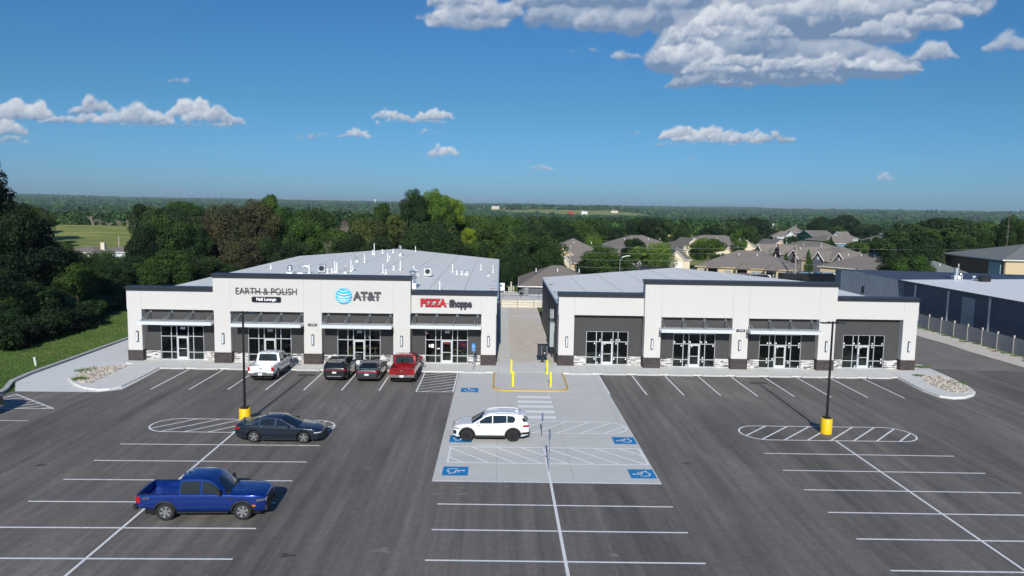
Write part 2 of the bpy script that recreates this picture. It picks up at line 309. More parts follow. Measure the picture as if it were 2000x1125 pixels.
# houses
m, t, p, v = newmat('shingles', .95)
f = noise(t, mapped(t, v, (1, 1, 2.5)), 2.2, 7, .8); c = ramp(t, f, [(.3, (.19, .165, .145)), (.7, (.265, .235, .205))]); t.links.new(c, p.inputs['Base Color'])
m, t, p, v = newmat('grey_shingles', .95)
f = noise(t, mapped(t, v, (1, 1, 2.5)), 2.2, 7, .8); c = ramp(t, f, [(.3, (.165, .18, .175)), (.7, (.225, .24, .225))]); t.links.new(c, p.inputs['Base Color'])
mat('wall_tan', (.62, .50, .32), .9, var=.05); mat('wall_cream', (.70, .62, .47), .9, var=.05); mat('wall_slate', (.11, .12, .14), .9, var=.1)
mat('wall_green', (.02, .20, .13), .9); mat('wall_blue', (.17, .30, .42), .9); mat('wall_pale', (.55, .60, .64), .9); mat('wall_brown', (.17, .13, .105), .9, var=.2, scale=8)
mat('trim_white', (.78, .76, .72), .7); mat('house_glass', (.30, .36, .38), .15); mat('porch_shade', (.06, .055, .055), .9)
mat('barn_red', (.42, .05, .03), .9); mat('wall_white', (.80, .80, .78), .9)
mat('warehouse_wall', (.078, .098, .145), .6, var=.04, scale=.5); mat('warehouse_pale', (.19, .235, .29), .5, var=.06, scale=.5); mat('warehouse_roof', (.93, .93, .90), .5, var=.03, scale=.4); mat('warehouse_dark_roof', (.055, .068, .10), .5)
mat('fence_panel', (.36, .355, .34), .85, c2=(.44, .43, .41), scale=2); mat('fence_post', (.52, .49, .42), .85)
mat('pole_wood', (.36, .32, .27), .9); mat('wire', (.35, .35, .34), .5); mat('retaining', (.70, .67, .58), .9, c2=(.80, .76, .65), scale=.8)
mat('pole_pale', (.60, .68, .60), .6)

# ------------------------------------------------------------------ mesh helpers
class MB:
    def __init__(s): s.v = []; s.f = []; s.m = []
    def add(s, vs, fs, mi=0):
        o = len(s.v); s.v += [tuple(map(float, q)) for q in vs]; s.f += [tuple(o+i for i in f) for f in fs]; s.m += [mi]*len(fs)
    def box(s, x0, x1, y0, y1, z0, z1, mi=0):
        s.add([(x0,y0,z0),(x1,y0,z0),(x1,y1,z0),(x0,y1,z0),(x0,y0,z1),(x1,y0,z1),(x1,y1,z1),(x0,y1,z1)],
              [(0,3,2,1),(4,5,6,7),(0,1,5,4),(1,2,6,5),(2,3,7,6),(3,0,4,7)], mi)
    def prism(s, poly, z0, z1, mi=0):       # CCW polygon in xy
        n = len(poly); A = sum(poly[i][0]*poly[(i+1) % n][1]-poly[(i+1) % n][0]*poly[i][1] for i in range(n))
        if A < 0: poly = poly[::-1]
        s.add([(x, y, z0) for x, y in poly]+[(x, y, z1) for x, y in poly], [tuple(range(n-1, -1, -1)), tuple(range(n, 2*n))]+[(i, (i+1) % n, (i+1) % n+n, i+n) for i in range(n)], mi)
    def sheet(s, poly, z, mi=0):
        n = len(poly); A = sum(poly[i][0]*poly[(i+1) % n][1]-poly[(i+1) % n][0]*poly[i][1] for i in range(n))
        if A < 0: poly = poly[::-1]
        s.add([(x, y, z) for x, y in poly], [tuple(range(n))], mi)
    def line(s, a, b, w_, z, mi=0):
        a = np.array(a, float); b = np.array(b, float); d = b-a; d /= np.linalg.norm(d); n = np.array([-d[1], d[0]])*w_/2
        s.sheet([tuple(a-n), tuple(b-n), tuple(b+n), tuple(a+n)], z, mi)
    def tube(s, a, b, r0, r1=None, n=8, mi=0, cap=True):
        r1 = r0 if r1 is None else r1; a = Vector(a); b = Vector(b); q = (b-a).to_track_quat('Z', 'Y')
        vs = [a+q @ Vector((r0*math.cos(2*math.pi*i/n), r0*math.sin(2*math.pi*i/n), 0)) for i in range(n)]+[b+q @ Vector((r1*math.cos(2*math.pi*i/n), r1*math.sin(2*math.pi*i/n), 0)) for i in range(n)]
        fs = [(i, (i+1) % n, (i+1) % n+n, i+n) for i in range(n)]
        if cap: fs += [tuple(range(n-1, -1, -1)), tuple(range(n, 2*n))]
        s.add(vs, fs, mi)
    def path(s, pts, r, n=8, mi=0):
        for a, b in zip(pts[:-1], pts[1:]): s.tube(a, b, r, r, n, mi)
    def lathe(s, prof, c=(0, 0, 0), n=20, axis='Z', mi=0):
        vs = []
        for r, h in prof:
            for i in range(n):
                a = 2*math.pi*i/n
                q = (r*math.cos(a), r*math.sin(a), h) if axis == 'Z' else (r*math.cos(a), h, -r*math.sin(a)) if axis == 'Y' else (h, r*math.cos(a), r*math.sin(a))
                vs.append((q[0]+c[0], q[1]+c[1], q[2]+c[2]))
        fs = [(j*n+i, j*n+(i+1) % n, (j+1)*n+(i+1) % n, (j+1)*n+i) for j in range(len(prof)-1) for i in range(n)]
        fs += [tuple(range(n-1, -1, -1)), tuple(range((len(prof)-1)*n, len(prof)*n))]
        s.add(vs, fs, mi)
    def build(s, name, mats, parent=None, loc=None, rz=0, smooth=False, tint=None):
        me = bpy.data.meshes.new(name); me.from_pydata(s.v, [], s.f)
        if not isinstance(mats, (list, tuple)): mats = [mats]
        for q in mats: me.materials.append(MATS[q])
        if len(mats) > 1: me.polygons.foreach_set('material_index', s.m)
        if smooth: me.polygons.foreach_set('use_smooth', [True]*len(me.polygons))
        if tint is not None:
            a = me.attributes.new('tint', 'FLOAT', 'FACE'); a.data.foreach_set('value', tint)
        me.update()
        o = bpy.data.objects.new(name, me); col.objects.link(o)
        if parent: o.parent = parent
        if loc is not None: o.location = loc
        o.rotation_euler[2] = rz
        if smooth and smooth != True:
            pass
        return o
def tag(o, label=None, cat=None, group=None, kind=None):
    if label: o['label'] = label
    if cat: o['category'] = cat
    if group: o['group'] = group
    if kind: o['kind'] = kind
    return o
def thing(name, label, cat, loc=(0, 0, 0), rz=0, group=None):
    o = bpy.data.objects.new(name, None); col.objects.link(o); o.location = loc; o.rotation_euler[2] = rz; o.empty_display_size = .3
    return tag(o, label, cat, group)
KIDS = {}
def copy_tree(o, parent=None):
    c = o.copy(); col.objects.link(c)
    if parent: c.parent = parent
    for ch in o.children: copy_tree(ch, c)
    return c
def struct(name, mb, mats, label=None, cat=None, **k):
    return tag(mb.build(name, mats, **k), label, cat, kind='structure')
def textmesh(name, s, size, m, parent, loc, depth=.02, bold=0., align='CENTER', sx=1., shear=0., rx=90, rz=0, spacing=1.):
    c = bpy.data.curves.new(name, 'FONT'); c.body = s; c.size = size; c.extrude = depth/2; c.offset = bold; c.align_x = align; c.align_y = 'CENTER'; c.shear = shear; c.space_character = spacing
    c.resolution_u = 3
    o = bpy.data.objects.new(name, c); col.objects.link(o); dg = bpy.context.evaluated_depsgraph_get()
    me = bpy.data.meshes.new_from_object(o.evaluated_get(dg)); bpy.data.objects.remove(o); me.name = name
    me.transform(Matrix.Rotation(R(rz), 4, 'Z') @ Matrix.Rotation(R(rx), 4, 'X') @ Matrix.Diagonal((sx, 1, 1, 1)))
    me.materials.clear(); me.materials.append(MATS[m]); o = bpy.data.objects.new(name, me); col.objects.link(o)
    if parent: o.parent = parent
    o.location = loc; return o
def split_letters(o):
    """one object per letter: loose islands grouped where they overlap along x"""
    me = o.data; bm = bmesh.new(); bm.from_mesh(me); bm.verts.ensure_lookup_table(); seen = set(); isl = []
    for v in bm.verts:
        if v.index in seen: continue
        st = [v]; seen.add(v.index); comp = []
        while st:
            a = st.pop(); comp.append(a.index)
            for e in a.link_edges:
                b = e.other_vert(a)
                if b.index not in seen: seen.add(b.index); st.append(b)
        xs = [bm.verts[i].co.x for i in comp]; isl.append([min(xs), max(xs), comp])
    isl.sort(key=lambda q: q[0]); gr = []
    for a in isl:
        if gr and min(a[1], gr[-1][1])-a[0] > .6*min(a[1]-a[0], gr[-1][1]-gr[-1][0]): gr[-1][1] = max(a[1], gr[-1][1]); gr[-1][2] += a[2]
        else: gr.append(a)
    for k, (x0, x1, comp) in enumerate(gr):
        cs = set(comp); idx = {i: n for n, i in enumerate(comp)}; mb = MB(); mb.v = [tuple(bm.verts[i].co) for i in comp]; mb.f = [tuple(idx[q.index] for q in f.verts) for f in bm.faces if f.verts[0].index in cs]; mb.m = [0]*len(mb.f)
        n = mb.build(o.name.split('.')[0].replace('lettering', 'letter'), me.materials[0].name, o.parent, loc=o.location)
    bm.free(); bpy.data.objects.remove(o)
# ------------------------------------------------------------------ terrain
def sstep(a, b, x):
    t = np.clip((x-a)/(b-a), 0, 1); return t*t*(3-2*t)
_rk = np.random.default_rng(3); _WV = [(_rk.uniform(0, 6.28), _rk.uniform(0, 6.28), _rk.uniform(350, 2600)) for i in range(14)]
def terrain(x, y):
    x = np.asarray(x, float); y = np.asarray(y, float); r = np.hypot(x, y)
    z = np.interp(r, [0, 190, 330, 600, 1200, 2500, 4000, 5500, 7500, 9500, 30000], [-.06, -.06, -3., -10, -17, -12, -3, 10, 30, 34, 20])
    nz = 0
    for a, ph, L in _WV: nz = nz+np.sin((x*math.cos(a)+y*math.sin(a))*2*math.pi/L+ph)*min(1.3, L/1500)
    z = z+nz*np.interp(r, [0, 300, 900, 3000, 8000, 30000], [0, 0, .5, 1.4, 1.9, 2.0])
    u_ = x+172; v_ = y-300         # meadow knoll on the left
    z = z+7.2*np.exp(-(u_*u_/(95**2)+v_*v_/(75**2)))
    for kx_, ky_, ka, kb, kh in ((160, 2800, 330, 300, 20), (420, 2700, 170, 260, 15), (-420, 3300, 500, 300, 20), (1750, 3500, 500, 300, 14), (900, 2300, 300, 200, 12), (-1250, 2600, 300, 250, 12)): z = z+kh*np.exp(-((x-kx_)**2/ka**2+(y-ky_)**2/kb**2))
    return z
def tz(x, y): return float(terrain(x, y))
def build_terrain():
    rs = np.concatenate([[0, 12], np.linspace(30, 160, 10), np.geomspace(175, 30000, 120)])
    th = np.concatenate([np.linspace(-math.pi, R(-44), 40)[:-1], np.linspace(R(-44), R(44), 170), np.linspace(R(44), math.pi, 40)[1:-1]])
    X = rs[1:, None]*np.sin(th)[None]; Y = rs[1:, None]*np.cos(th)[None]; Z = terrain(X, Y)
    nr, n = X.shape; vs = [(0, 0, -.06)]+list(zip(X.ravel(), Y.ravel(), Z.ravel()))
    fs = [(0, 1+(j+1) % n, 1+j) for j in range(n)]; ms = [0]*n
    for i in range(nr-1):
        for j in range(n):
            k = (j+1) % n; fs.append((1+i*n+j, 1+i*n+k, 1+(i+1)*n+k, 1+(i+1)*n+j)); ms.append(0 if rs[i+1] < 170 else 1)
    mb = MB(); mb.v = vs; mb.f = [f[::-1] for f in fs]; mb.m = ms
    o = mb.build('ground', ['grass', 'meadow'], smooth=True); tag(o, kind='structure'); return o
build_terrain()
# ------------------------------------------------------------------ paving
mb = MB(); mb.sheet([(-60, 2), (48.2, 2), (48.2, 66), (36.3, 66), (36.3, 61), (-28, 61), (-29, 53.5), (-34.3, 53.5), (-34.4, 50.4), (-36, 48.4), (-60, 48.3)], 0.0)
struct('parking_lot', mb, 'asphalt')
mb = MB(); mb.sheet([(36.5, 64.8), (41, 64.2), (48.2, 63.7), (48.3, 75), (48, 90), (48.2, 135), (36.3, 135), (36.2, 80)], .006)
struct('side_driveway', mb, 'drive_asphalt')
mb = MB(); e = []
for i in range(22): e.append((47.3+random.uniform(0, .6), 48+i*4.2))
mb.sheet(e+[(52.9, 140), (52.9, 48)], .012); struct('gravel_verge', mb, 'gravel')
KX = [(-60, 48.3), (-40, 48.3), (-36.2, 48.5), (-35.0, 49.3), (-34.4, 50.6), (-34.9, 52.6), (-36.0, 55.0), (-36.35, 57.5), (-36.4, 63), (-36.6, 75), (-36.8, 122)]
mb = MB(); mb.sheet([(-34.2, 52.3), g(193, 766), g(238, 761), g(275, 742), g(312, 722), (-27.6, 61.5), (-27.6, 64), (-31, 64), (-31, 122), (-36.8, 122), (-36.55, 75), (-36.3, 63), (-36.25, 57.5), (-35.9, 55.0)], .008)
struct('left_driveway', mb, 'drive_concrete')
mb = MB()
for a, b in zip(KX[:-1], KX[1:]):
    a = np.array(a); b = np.array(b); d = (b-a)/np.linalg.norm(b-a); n = np.array([-d[1], d[0]])
    mb.prism([tuple(a), tuple(b+d*.01), tuple(b+d*.01+n*.32), tuple(a+n*.32)], -.1, .15)
struct('kerb', mb, 'kerb_concrete')
# planted islands at both ends of the shop front
isl_l = [g(*q) for q in ((131, 741), (140, 752), (160, 760), (190, 764.5), (212, 763), (238, 758), (272, 742), (312, 721), (322, 717), (262, 712.5), (215, 715), (163, 723), (138, 732))]
isl_r = [g(*q) for q in ((1736, 728), (1757, 742), (1800, 764), (1835, 777), (1862, 780.5), (1886, 779.5), (1903, 774), (1906, 766), (1893, 757), (1850, 736), (1800, 714), (1789, 712))]
rock_l = [g(*q) for q in ((150, 748), (152, 737), (163, 729), (182, 720), (248, 717), (222, 730), (178, 751), (163, 751))]
rock_r = [g(*q) for q in ((1797, 740), (1812, 737), (1845, 740), (1875, 752), (1891, 763), (1889, 769), (1872, 771), (1850, 767), (1822, 755))]
def inpoly(x, y, P):
    c = False; j = len(P)-1
    for i in range(len(P)):
        if (P[i][1] > y) != (P[j][1] > y) and x < (P[j][0]-P[i][0])*(y-P[i][1])/(P[j][1]-P[i][1])+P[i][0]: c = not c
        j = i
    return c
mat('rock', (.42, .38, .32), .95)
m, t, p, v = newmat('rocks', .95); a_ = N(t, 'ShaderNodeAttribute', attribute_name='tint')
t.links.new(ramp(t, a_.outputs['Fac'], [(0, (.22, .19, .16)), (.5, (.48, .43, .36)), (1, (.68, .63, .55))]), p.inputs['Base Color'])
def rocks(name, P, n, z, label):
    mb = MB(); ti = []; xs = [q[0] for q in P]; ys = [q[1] for q in P]; k = 0
    while k < n:
        x = random.uniform(min(xs), max(xs)); y = random.uniform(min(ys), max(ys))
        if not inpoly(x, y, P): continue
        k += 1; r = random.uniform(.05, .12); a = random.uniform(0, 3.14); vs = []
        for (dx, dy, dz) in ((1, 0, 0), (0, 1, 0), (-1, 0, 0), (0, -1, 0), (.5, .5, .7), (-.5, .5, .6), (-.5, -.5, .75), (.5, -.5, .6)):
            q = random.uniform(.75, 1.25)*r; vs.append((x+(dx*math.cos(a)-dy*math.sin(a))*q*1.3, y+(dx*math.sin(a)+dy*math.cos(a))*q, z+dz*q*1.1))
        fs = [(4, 5, 6, 7), (0, 1, 4), (1, 5, 4), (1, 2, 5), (2, 6, 5), (2, 3, 6), (3, 7, 6), (3, 0, 7), (0, 4, 7)]
        mb.add(vs, fs); ti += [random.random()]*len(fs)
    return tag(mb.build(name, 'rocks', tint=ti), label, 'rocks', kind='stuff')
for nm, P, Q in (('left_island', isl_l, rock_l), ('right_island', isl_r, rock_r)):
    mb = MB(); c0 = np.mean(np.array(P), 0); mb.prism(P, -.1, .02); inn = [tuple(c0+(np.array(q)-c0)*.955) for q in P]; mb.prism(inn, .02, .125)
    struct(nm, mb, 'concrete'); mb = MB(); mb.sheet(Q, .13); struct('rock_bed', mb, 'gravel')
rocks('river_rocks', rock_l, 900, .13, 'tan river rocks filling the bed of the left kerb island')
rocks('river_rocks', rock_r, 700, .13, 'tan river rocks filling the bed of the right kerb island')
# shop front walk, pad, ramp island
mb = MB(); mb.prism([(-31.2, 62.0), (-28.2, 60.35), (32.5, 60.35), (36.2, 61.7), (36.2, 64.6), (-31.2, 64.3)], -.1, .1)
struct('sidewalk', mb, 'concrete')
mb = MB(); mb.sheet([(-3.2, 35.75), (8.24, 35.7), (8.24, 60.34), (-3.2, 60.34)], .006); struct('accessible_pad', mb, 'pad_concrete')
def rounded(x0, x1, y0, y1, r, n=7):
    P = [(x0, y1)]
    for k in range(n+1): a = math.pi+k/n*math.pi/2; P.append((x0+r+r*math.cos(a), y0+r+r*math.sin(a)))
    for k in range(n+1): a = -math.pi/2+k/n*math.pi/2; P.append((x1-r+r*math.cos(a), y0+r+r*math.sin(a)))
    P.append((x1, y1)); return P
mb = MB(); mb.prism(rounded(-.28, 5.22, 54.42, 60.34, .95), -.1, .094); struct('ramp_landing', mb, 'pad_concrete')
P = rounded(-.40, 5.34, 54.3, 60.34, 1.05); mb = MB()
Q = rounded(-.26, 5.20, 54.44, 60.34, .93)
n_ = len(P)
for i in range(n_-1):
    mb.add([(*P[i], .0), (*P[i+1], .0), (*P[i+1], .102), (*P[i], .102), (*Q[i+1], .102), (*Q[i], .102), (*Q[i+1], .0), (*Q[i], .0)], [(0, 1, 2, 3), (3, 2, 4, 5), (5, 4, 6, 7)])
struct('yellow_kerb', mb, 'kerb_yellow')
# path and gravel court between the buildings
mb = MB(); mb.sheet([(.1, 64.2), (1.1, 64.2), (1.2, 101.9), (.1, 101.9)], .012); mb.sheet([(1.25, 92.2), (5.05, 92.2), (5.05, 94), (1.25, 94)], .012); mb.sheet([(3.0, 64.25), (4.7, 64.25), (4.7, 65.3), (3.0, 65.3)], .016)
struct('passage_path', mb, 'concrete')
mb = MB(); mb.sheet([(-.3, 63.5), (5.2, 63.5), (5.2, 101.9), (-.3, 101.9)], .002); struct('gravel_court', mb, 'gravel')
mb = MB(); mb.sheet([(-.2, 102.3), (12, 102.3), (12, 108.2), (-.2, 112.8)], 1.02); struct('upper_pavement', mb, 'drive_concrete')
mb = MB(); mb.sheet([(1.5, 112.0), (12, 108.4), (14, 118), (1, 122)], 1.0); struct('upper_lawn', mb, 'grass')
# ------------------------------------------------------------------ painted markings
def marks(name, segs, w_, z, m='line_paint'):
    mb = MB()
    for i, (a, b) in enumerate(segs): mb.line(a, b, w_, z+.0006*(i % 3))
    return struct(name, mb, m)
S = 2.7432
for x in [-25.2+S*k for k in range(7)]: marks('parking_line', [((x, 53.45+.09*(x+25.2)/2.74*.9), (x+.0, 60.2))], .11, .004)
for k in range(9): marks('parking_line', [((8.26+S*k, 53.75), (8.26+S*k, 60.2))], .11, .011)
Lx0, Lx1, Lxs, Ly = -21.1, -10.03, -15.56, 40.97
for k in range(9): marks('parking_line', [((Lx0, Ly-S*k), (Lx1, Ly-S*k+.14))], .11, .004)
marks('bay_spine_line', [((-15.6, 43.6), (-15.5, 12))], .12, .0066)
for k in range(8): marks('parking_line', [((-2.7, 32.95-S*k), (8.14, 32.9-S*k))], .11, .004)
marks('parking_line', [((-3.1, 35.85), (8.2, 35.78))], .10, .011, 'line_paint')
marks('bay_spine_line', [((2.68, 41.2), (2.75, 12))], .13, .0132)
for k in range(11): marks('parking_line', [((15.12, 40.7-S*k), (25.87, 40.6-S*k))], .11, .004)
marks('bay_spine_line', [((20.3, 43.2), (20.45, 10))], .12, .0066)
def clip_hatch(P, off, ang, w_, z, m, name):
    """outline plus diagonal strokes clipped to a convex outline"""
    segs = [(P[i], P[(i+1) % len(P)]) for i in range(len(P))]; mb = MB()
    for i, (a, b) in enumerate(segs): mb.line(a, b, w_, z+.0005*(i % 2))
    d = np.array([math.cos(ang), math.sin(ang)]); n = np.array([-d[1], d[0]]); pr = [np.dot(q, n) for q in P]
    s = min(pr)+off*.6
    while s < max(pr)-.1:
        ts = []
        for a, b in segs:
            a = np.array(a); b = np.array(b); da = a@n-s; db = b@n-s
            if da*db < 0: q = a+(b-a)*da/(da-db); ts.append(q@d)
        if len(ts) == 2: mb.line(d*min(ts)+n*s, d*max(ts)+n*s, w_, z+.0012)
        s += off
    return struct(name, mb, m)
def capsule(x0, x1, y0, y1, r=1.35, n=8):
    P = []; ym = (y0+y1)/2; h = (y1-y0)/2
    for k in range(2*n+1): a = -math.pi/2+k/(2*n)*math.pi; P.append((x1-r+r*math.cos(a), ym+h*math.sin(a)))
    for k in range(2*n+1): a = math.pi/2+k/(2*n)*math.pi; P.append((x0+r+r*math.cos(a), ym+h*math.sin(a)))
    return P
clip_hatch(capsule(-21.1, -10.0, 43.35, 46.1), 1.02, R(47), .11, .005, 'line_paint', 'hatched_island_marking')
clip_hatch(capsule(15.0, 25.8, 43.2, 46.1), 1.02, R(47), .11, .005, 'line_paint', 'hatched_island_marking')
clip_hatch(capsule(-2.6, 8.05, 44.0, 46.5), 1.05, R(47), .10, .012, 'worn_paint', 'hatched_island_marking')
clip_hatch([(-2.62, 38.55), (8.1, 38.5), (8.1, 41.2), (-2.62, 41.2)], 1.02, R(-47), .11, .012, 'worn_paint', 'access_aisle_marking')
clip_hatch([(-6.0, 53.75), (-3.3, 53.8), (-3.3, 60.2), (-6.0, 60.2)], .78, R(33), .11, .012, 'line_paint', 'access_aisle_marking')
clip_hatch([(-33.7, 51.6), (-28.95, 48.0), (-34.0, 47.85)], .75, R(33), .11, .005, 'line_paint', 'hatched_corner_marking')
marks('parking_line', [((-34.0, 45.2), (-28.85, 45.2))], .10, .004)
for i, y in enumerate((52.6, 51.3, 50.05, 48.75, 47.4)):
    mb = MB(); mb.sheet([(1.40, y-.3), (3.83, y-.3), (3.83, y+.3), (1.40, y+.3)], .013); struct('crosswalk_bar', mb, 'worn_paint')
# faint dusty wheel trail across the left aisle and a few dried stains
mat('dust_trail', (.20, .19, .175), .95, c2=(.27, .255, .23), scale=2.5); mat('oil_stain', (.055, .052, .05), .6, c2=(.10, .095, .09), scale=6)
mb = MB(); q_ = [g(*p_) for p_ in ((655, 834), (700, 829), (745, 826), (790, 822), (830, 818), (862, 815))]
for i in range(5): mb.line(q_[i], q_[i+1], .09, .003+.0002*i)
struct('dust_trail', mb, 'dust_trail')
def blotch(px, py, r, m_, sx_=1.):
    x, y = g(px, py); a0 = random.uniform(0, 6); n = 14; P_ = []
    for k in range(n): a = 2*math.pi*k/n; q = r*(.7+.3*math.sin(3*a+a0)+random.uniform(-.15, .15)); P_.append((x+q*sx_*math.cos(a), y+q*math.sin(a)))
    mb = MB(); mb.sheet(P_, .0024); struct('stain', mb, m_)
for px, py, r in ((80, 908, .22), (98, 905, .12), (92, 912, .1), (720, 915, .15), (640, 900, .1), (745, 1075, .3), (300, 850, .16), (175, 800, .2), (1200, 1085, .18), (905, 965, .2), (560, 1085, .25), (1340, 905, .2)): blotch(px, py, r, 'oil_stain' if random.random() < .6 else 'dust_trail', 1.6)
for px, py, r in ((898, 953, .16), (850, 965, .12), (990, 950, .12), (1030, 971, .14), (860, 872, .12), (930, 975, .1), (440, 720, .2), (1650, 1000, .12), (690, 1000, .12), (1260, 880, .1), (1440, 930, .13)): blotch(px, py, r, 'dust_trail', 1.8)

def symbol(cx_, cy, rot, size=1.32):
    mb = MB(); h = size/2; mb.sheet([(-h, -h), (h, -h), (h, h), (-h, h)], 0, 0)
    def ln(a, b, w_=.07): mb.line(a, b, w_, .0035, 1)
    n = 10; mb.sheet([(-.07+.085*math.cos(2*math.pi*k/n), .42+.085*math.sin(2*math.pi*k/n)) for k in range(n)], .0035, 1)
    ln((-.07, .32), (-.02, 0), .1); ln((-.05, .17), (.22, .15), .06); ln((-.02, .0), (.24, -.02), .09); ln((.24, -.0), (.36, -.32), .08); ln((.34, -.32), (.46, -.28), .06)
    pts = [(-.06+.29*math.cos(a), -.12+.29*math.sin(a)) for a in np.linspace(R(125), R(335), 12)]
    for i, (a, b) in enumerate(zip(pts[:-1], pts[1:])): mb.line(a, b, .07, .0031+.0003*(i % 2), 1)
    o = mb.build('accessible_parking_symbol', ['blue_paint', 'line_paint'], loc=(cx_, cy, .0125), rz=rot); return tag(o, kind='structure')
symbol(-2.1, 54.45, 0, 1.3); symbol(-2.12, 42.65, R(-90)); symbol(-2.12, 37.25, R(-90)); symbol(7.5, 37.15, R(90)); symbol(7.5, 42.7, R(90))
# weeds in the left bed and by the right island
def tufts(name, pts, label):
    mb = MB()
    for (x, y, r, n, z, h) in pts:
        for k in range(n):
            a = random.uniform(0, 6.28); q = r*random.random()**.5; bx, by = x+q*math.cos(a), y+q*.7*math.sin(a); b = random.uniform(0, 6.28); hh = h*random.uniform(.4, 1)
            mb.add([(bx-.02, by, z), (bx+.02, by, z), (bx+hh*.6*math.cos(b), by+hh*.6*math.sin(b), z+hh)], [(0, 1, 2)])
    return tag(mb.build(name, 'grass'), label, 'weeds', kind='stuff')
gl_ = lambda px, py: g(px, py)
tufts('weeds', [(*g(157, 745), .6, 260, .12, .3), (*g(168, 727), .9, 200, .12, .25)], 'green weeds growing at the edge of the rock bed of the left island')
tufts('weeds', [(*g(1795, 737), .5, 120, .12, .2), (*g(1868, 752), .8, 160, .12, .2), (*g(1800, 720), .8, 200, .12, .2)], 'green weeds along the rock bed of the right island')
tufts('verge_grass', [(51.0+random.uniform(-.6, .3), 62+i*1.3, .6, 90, .01, .22) for i in range(45)]+[(49.8, 66.5, 1.3, 500, .01, .25), (50.3, 68.5, .8, 300, .01, .2)], 'rough grass growing along the foot of the tan post fence')
# lawn blades on the left verge
mb = MB()
for k in range(26000):
    y = random.uniform(48, 110); x = -34.8-abs(random.gauss(0, 1))*9-(2.1 if y > 55 else 0)
    h = random.uniform(.05, .13); b = random.uniform(0, 6.28); q = .06
    mb.add([(x-q, y, -.05), (x+q, y+.02, -.05), (x+h*.4*math.cos(b), y+h*.4*math.sin(b), -.05+h)], [(0, 1, 2)])
tag(mb.build('lawn_grass', 'grass'), 'mown green grass of the slope left of the kerb', 'grass', kind='stuff')
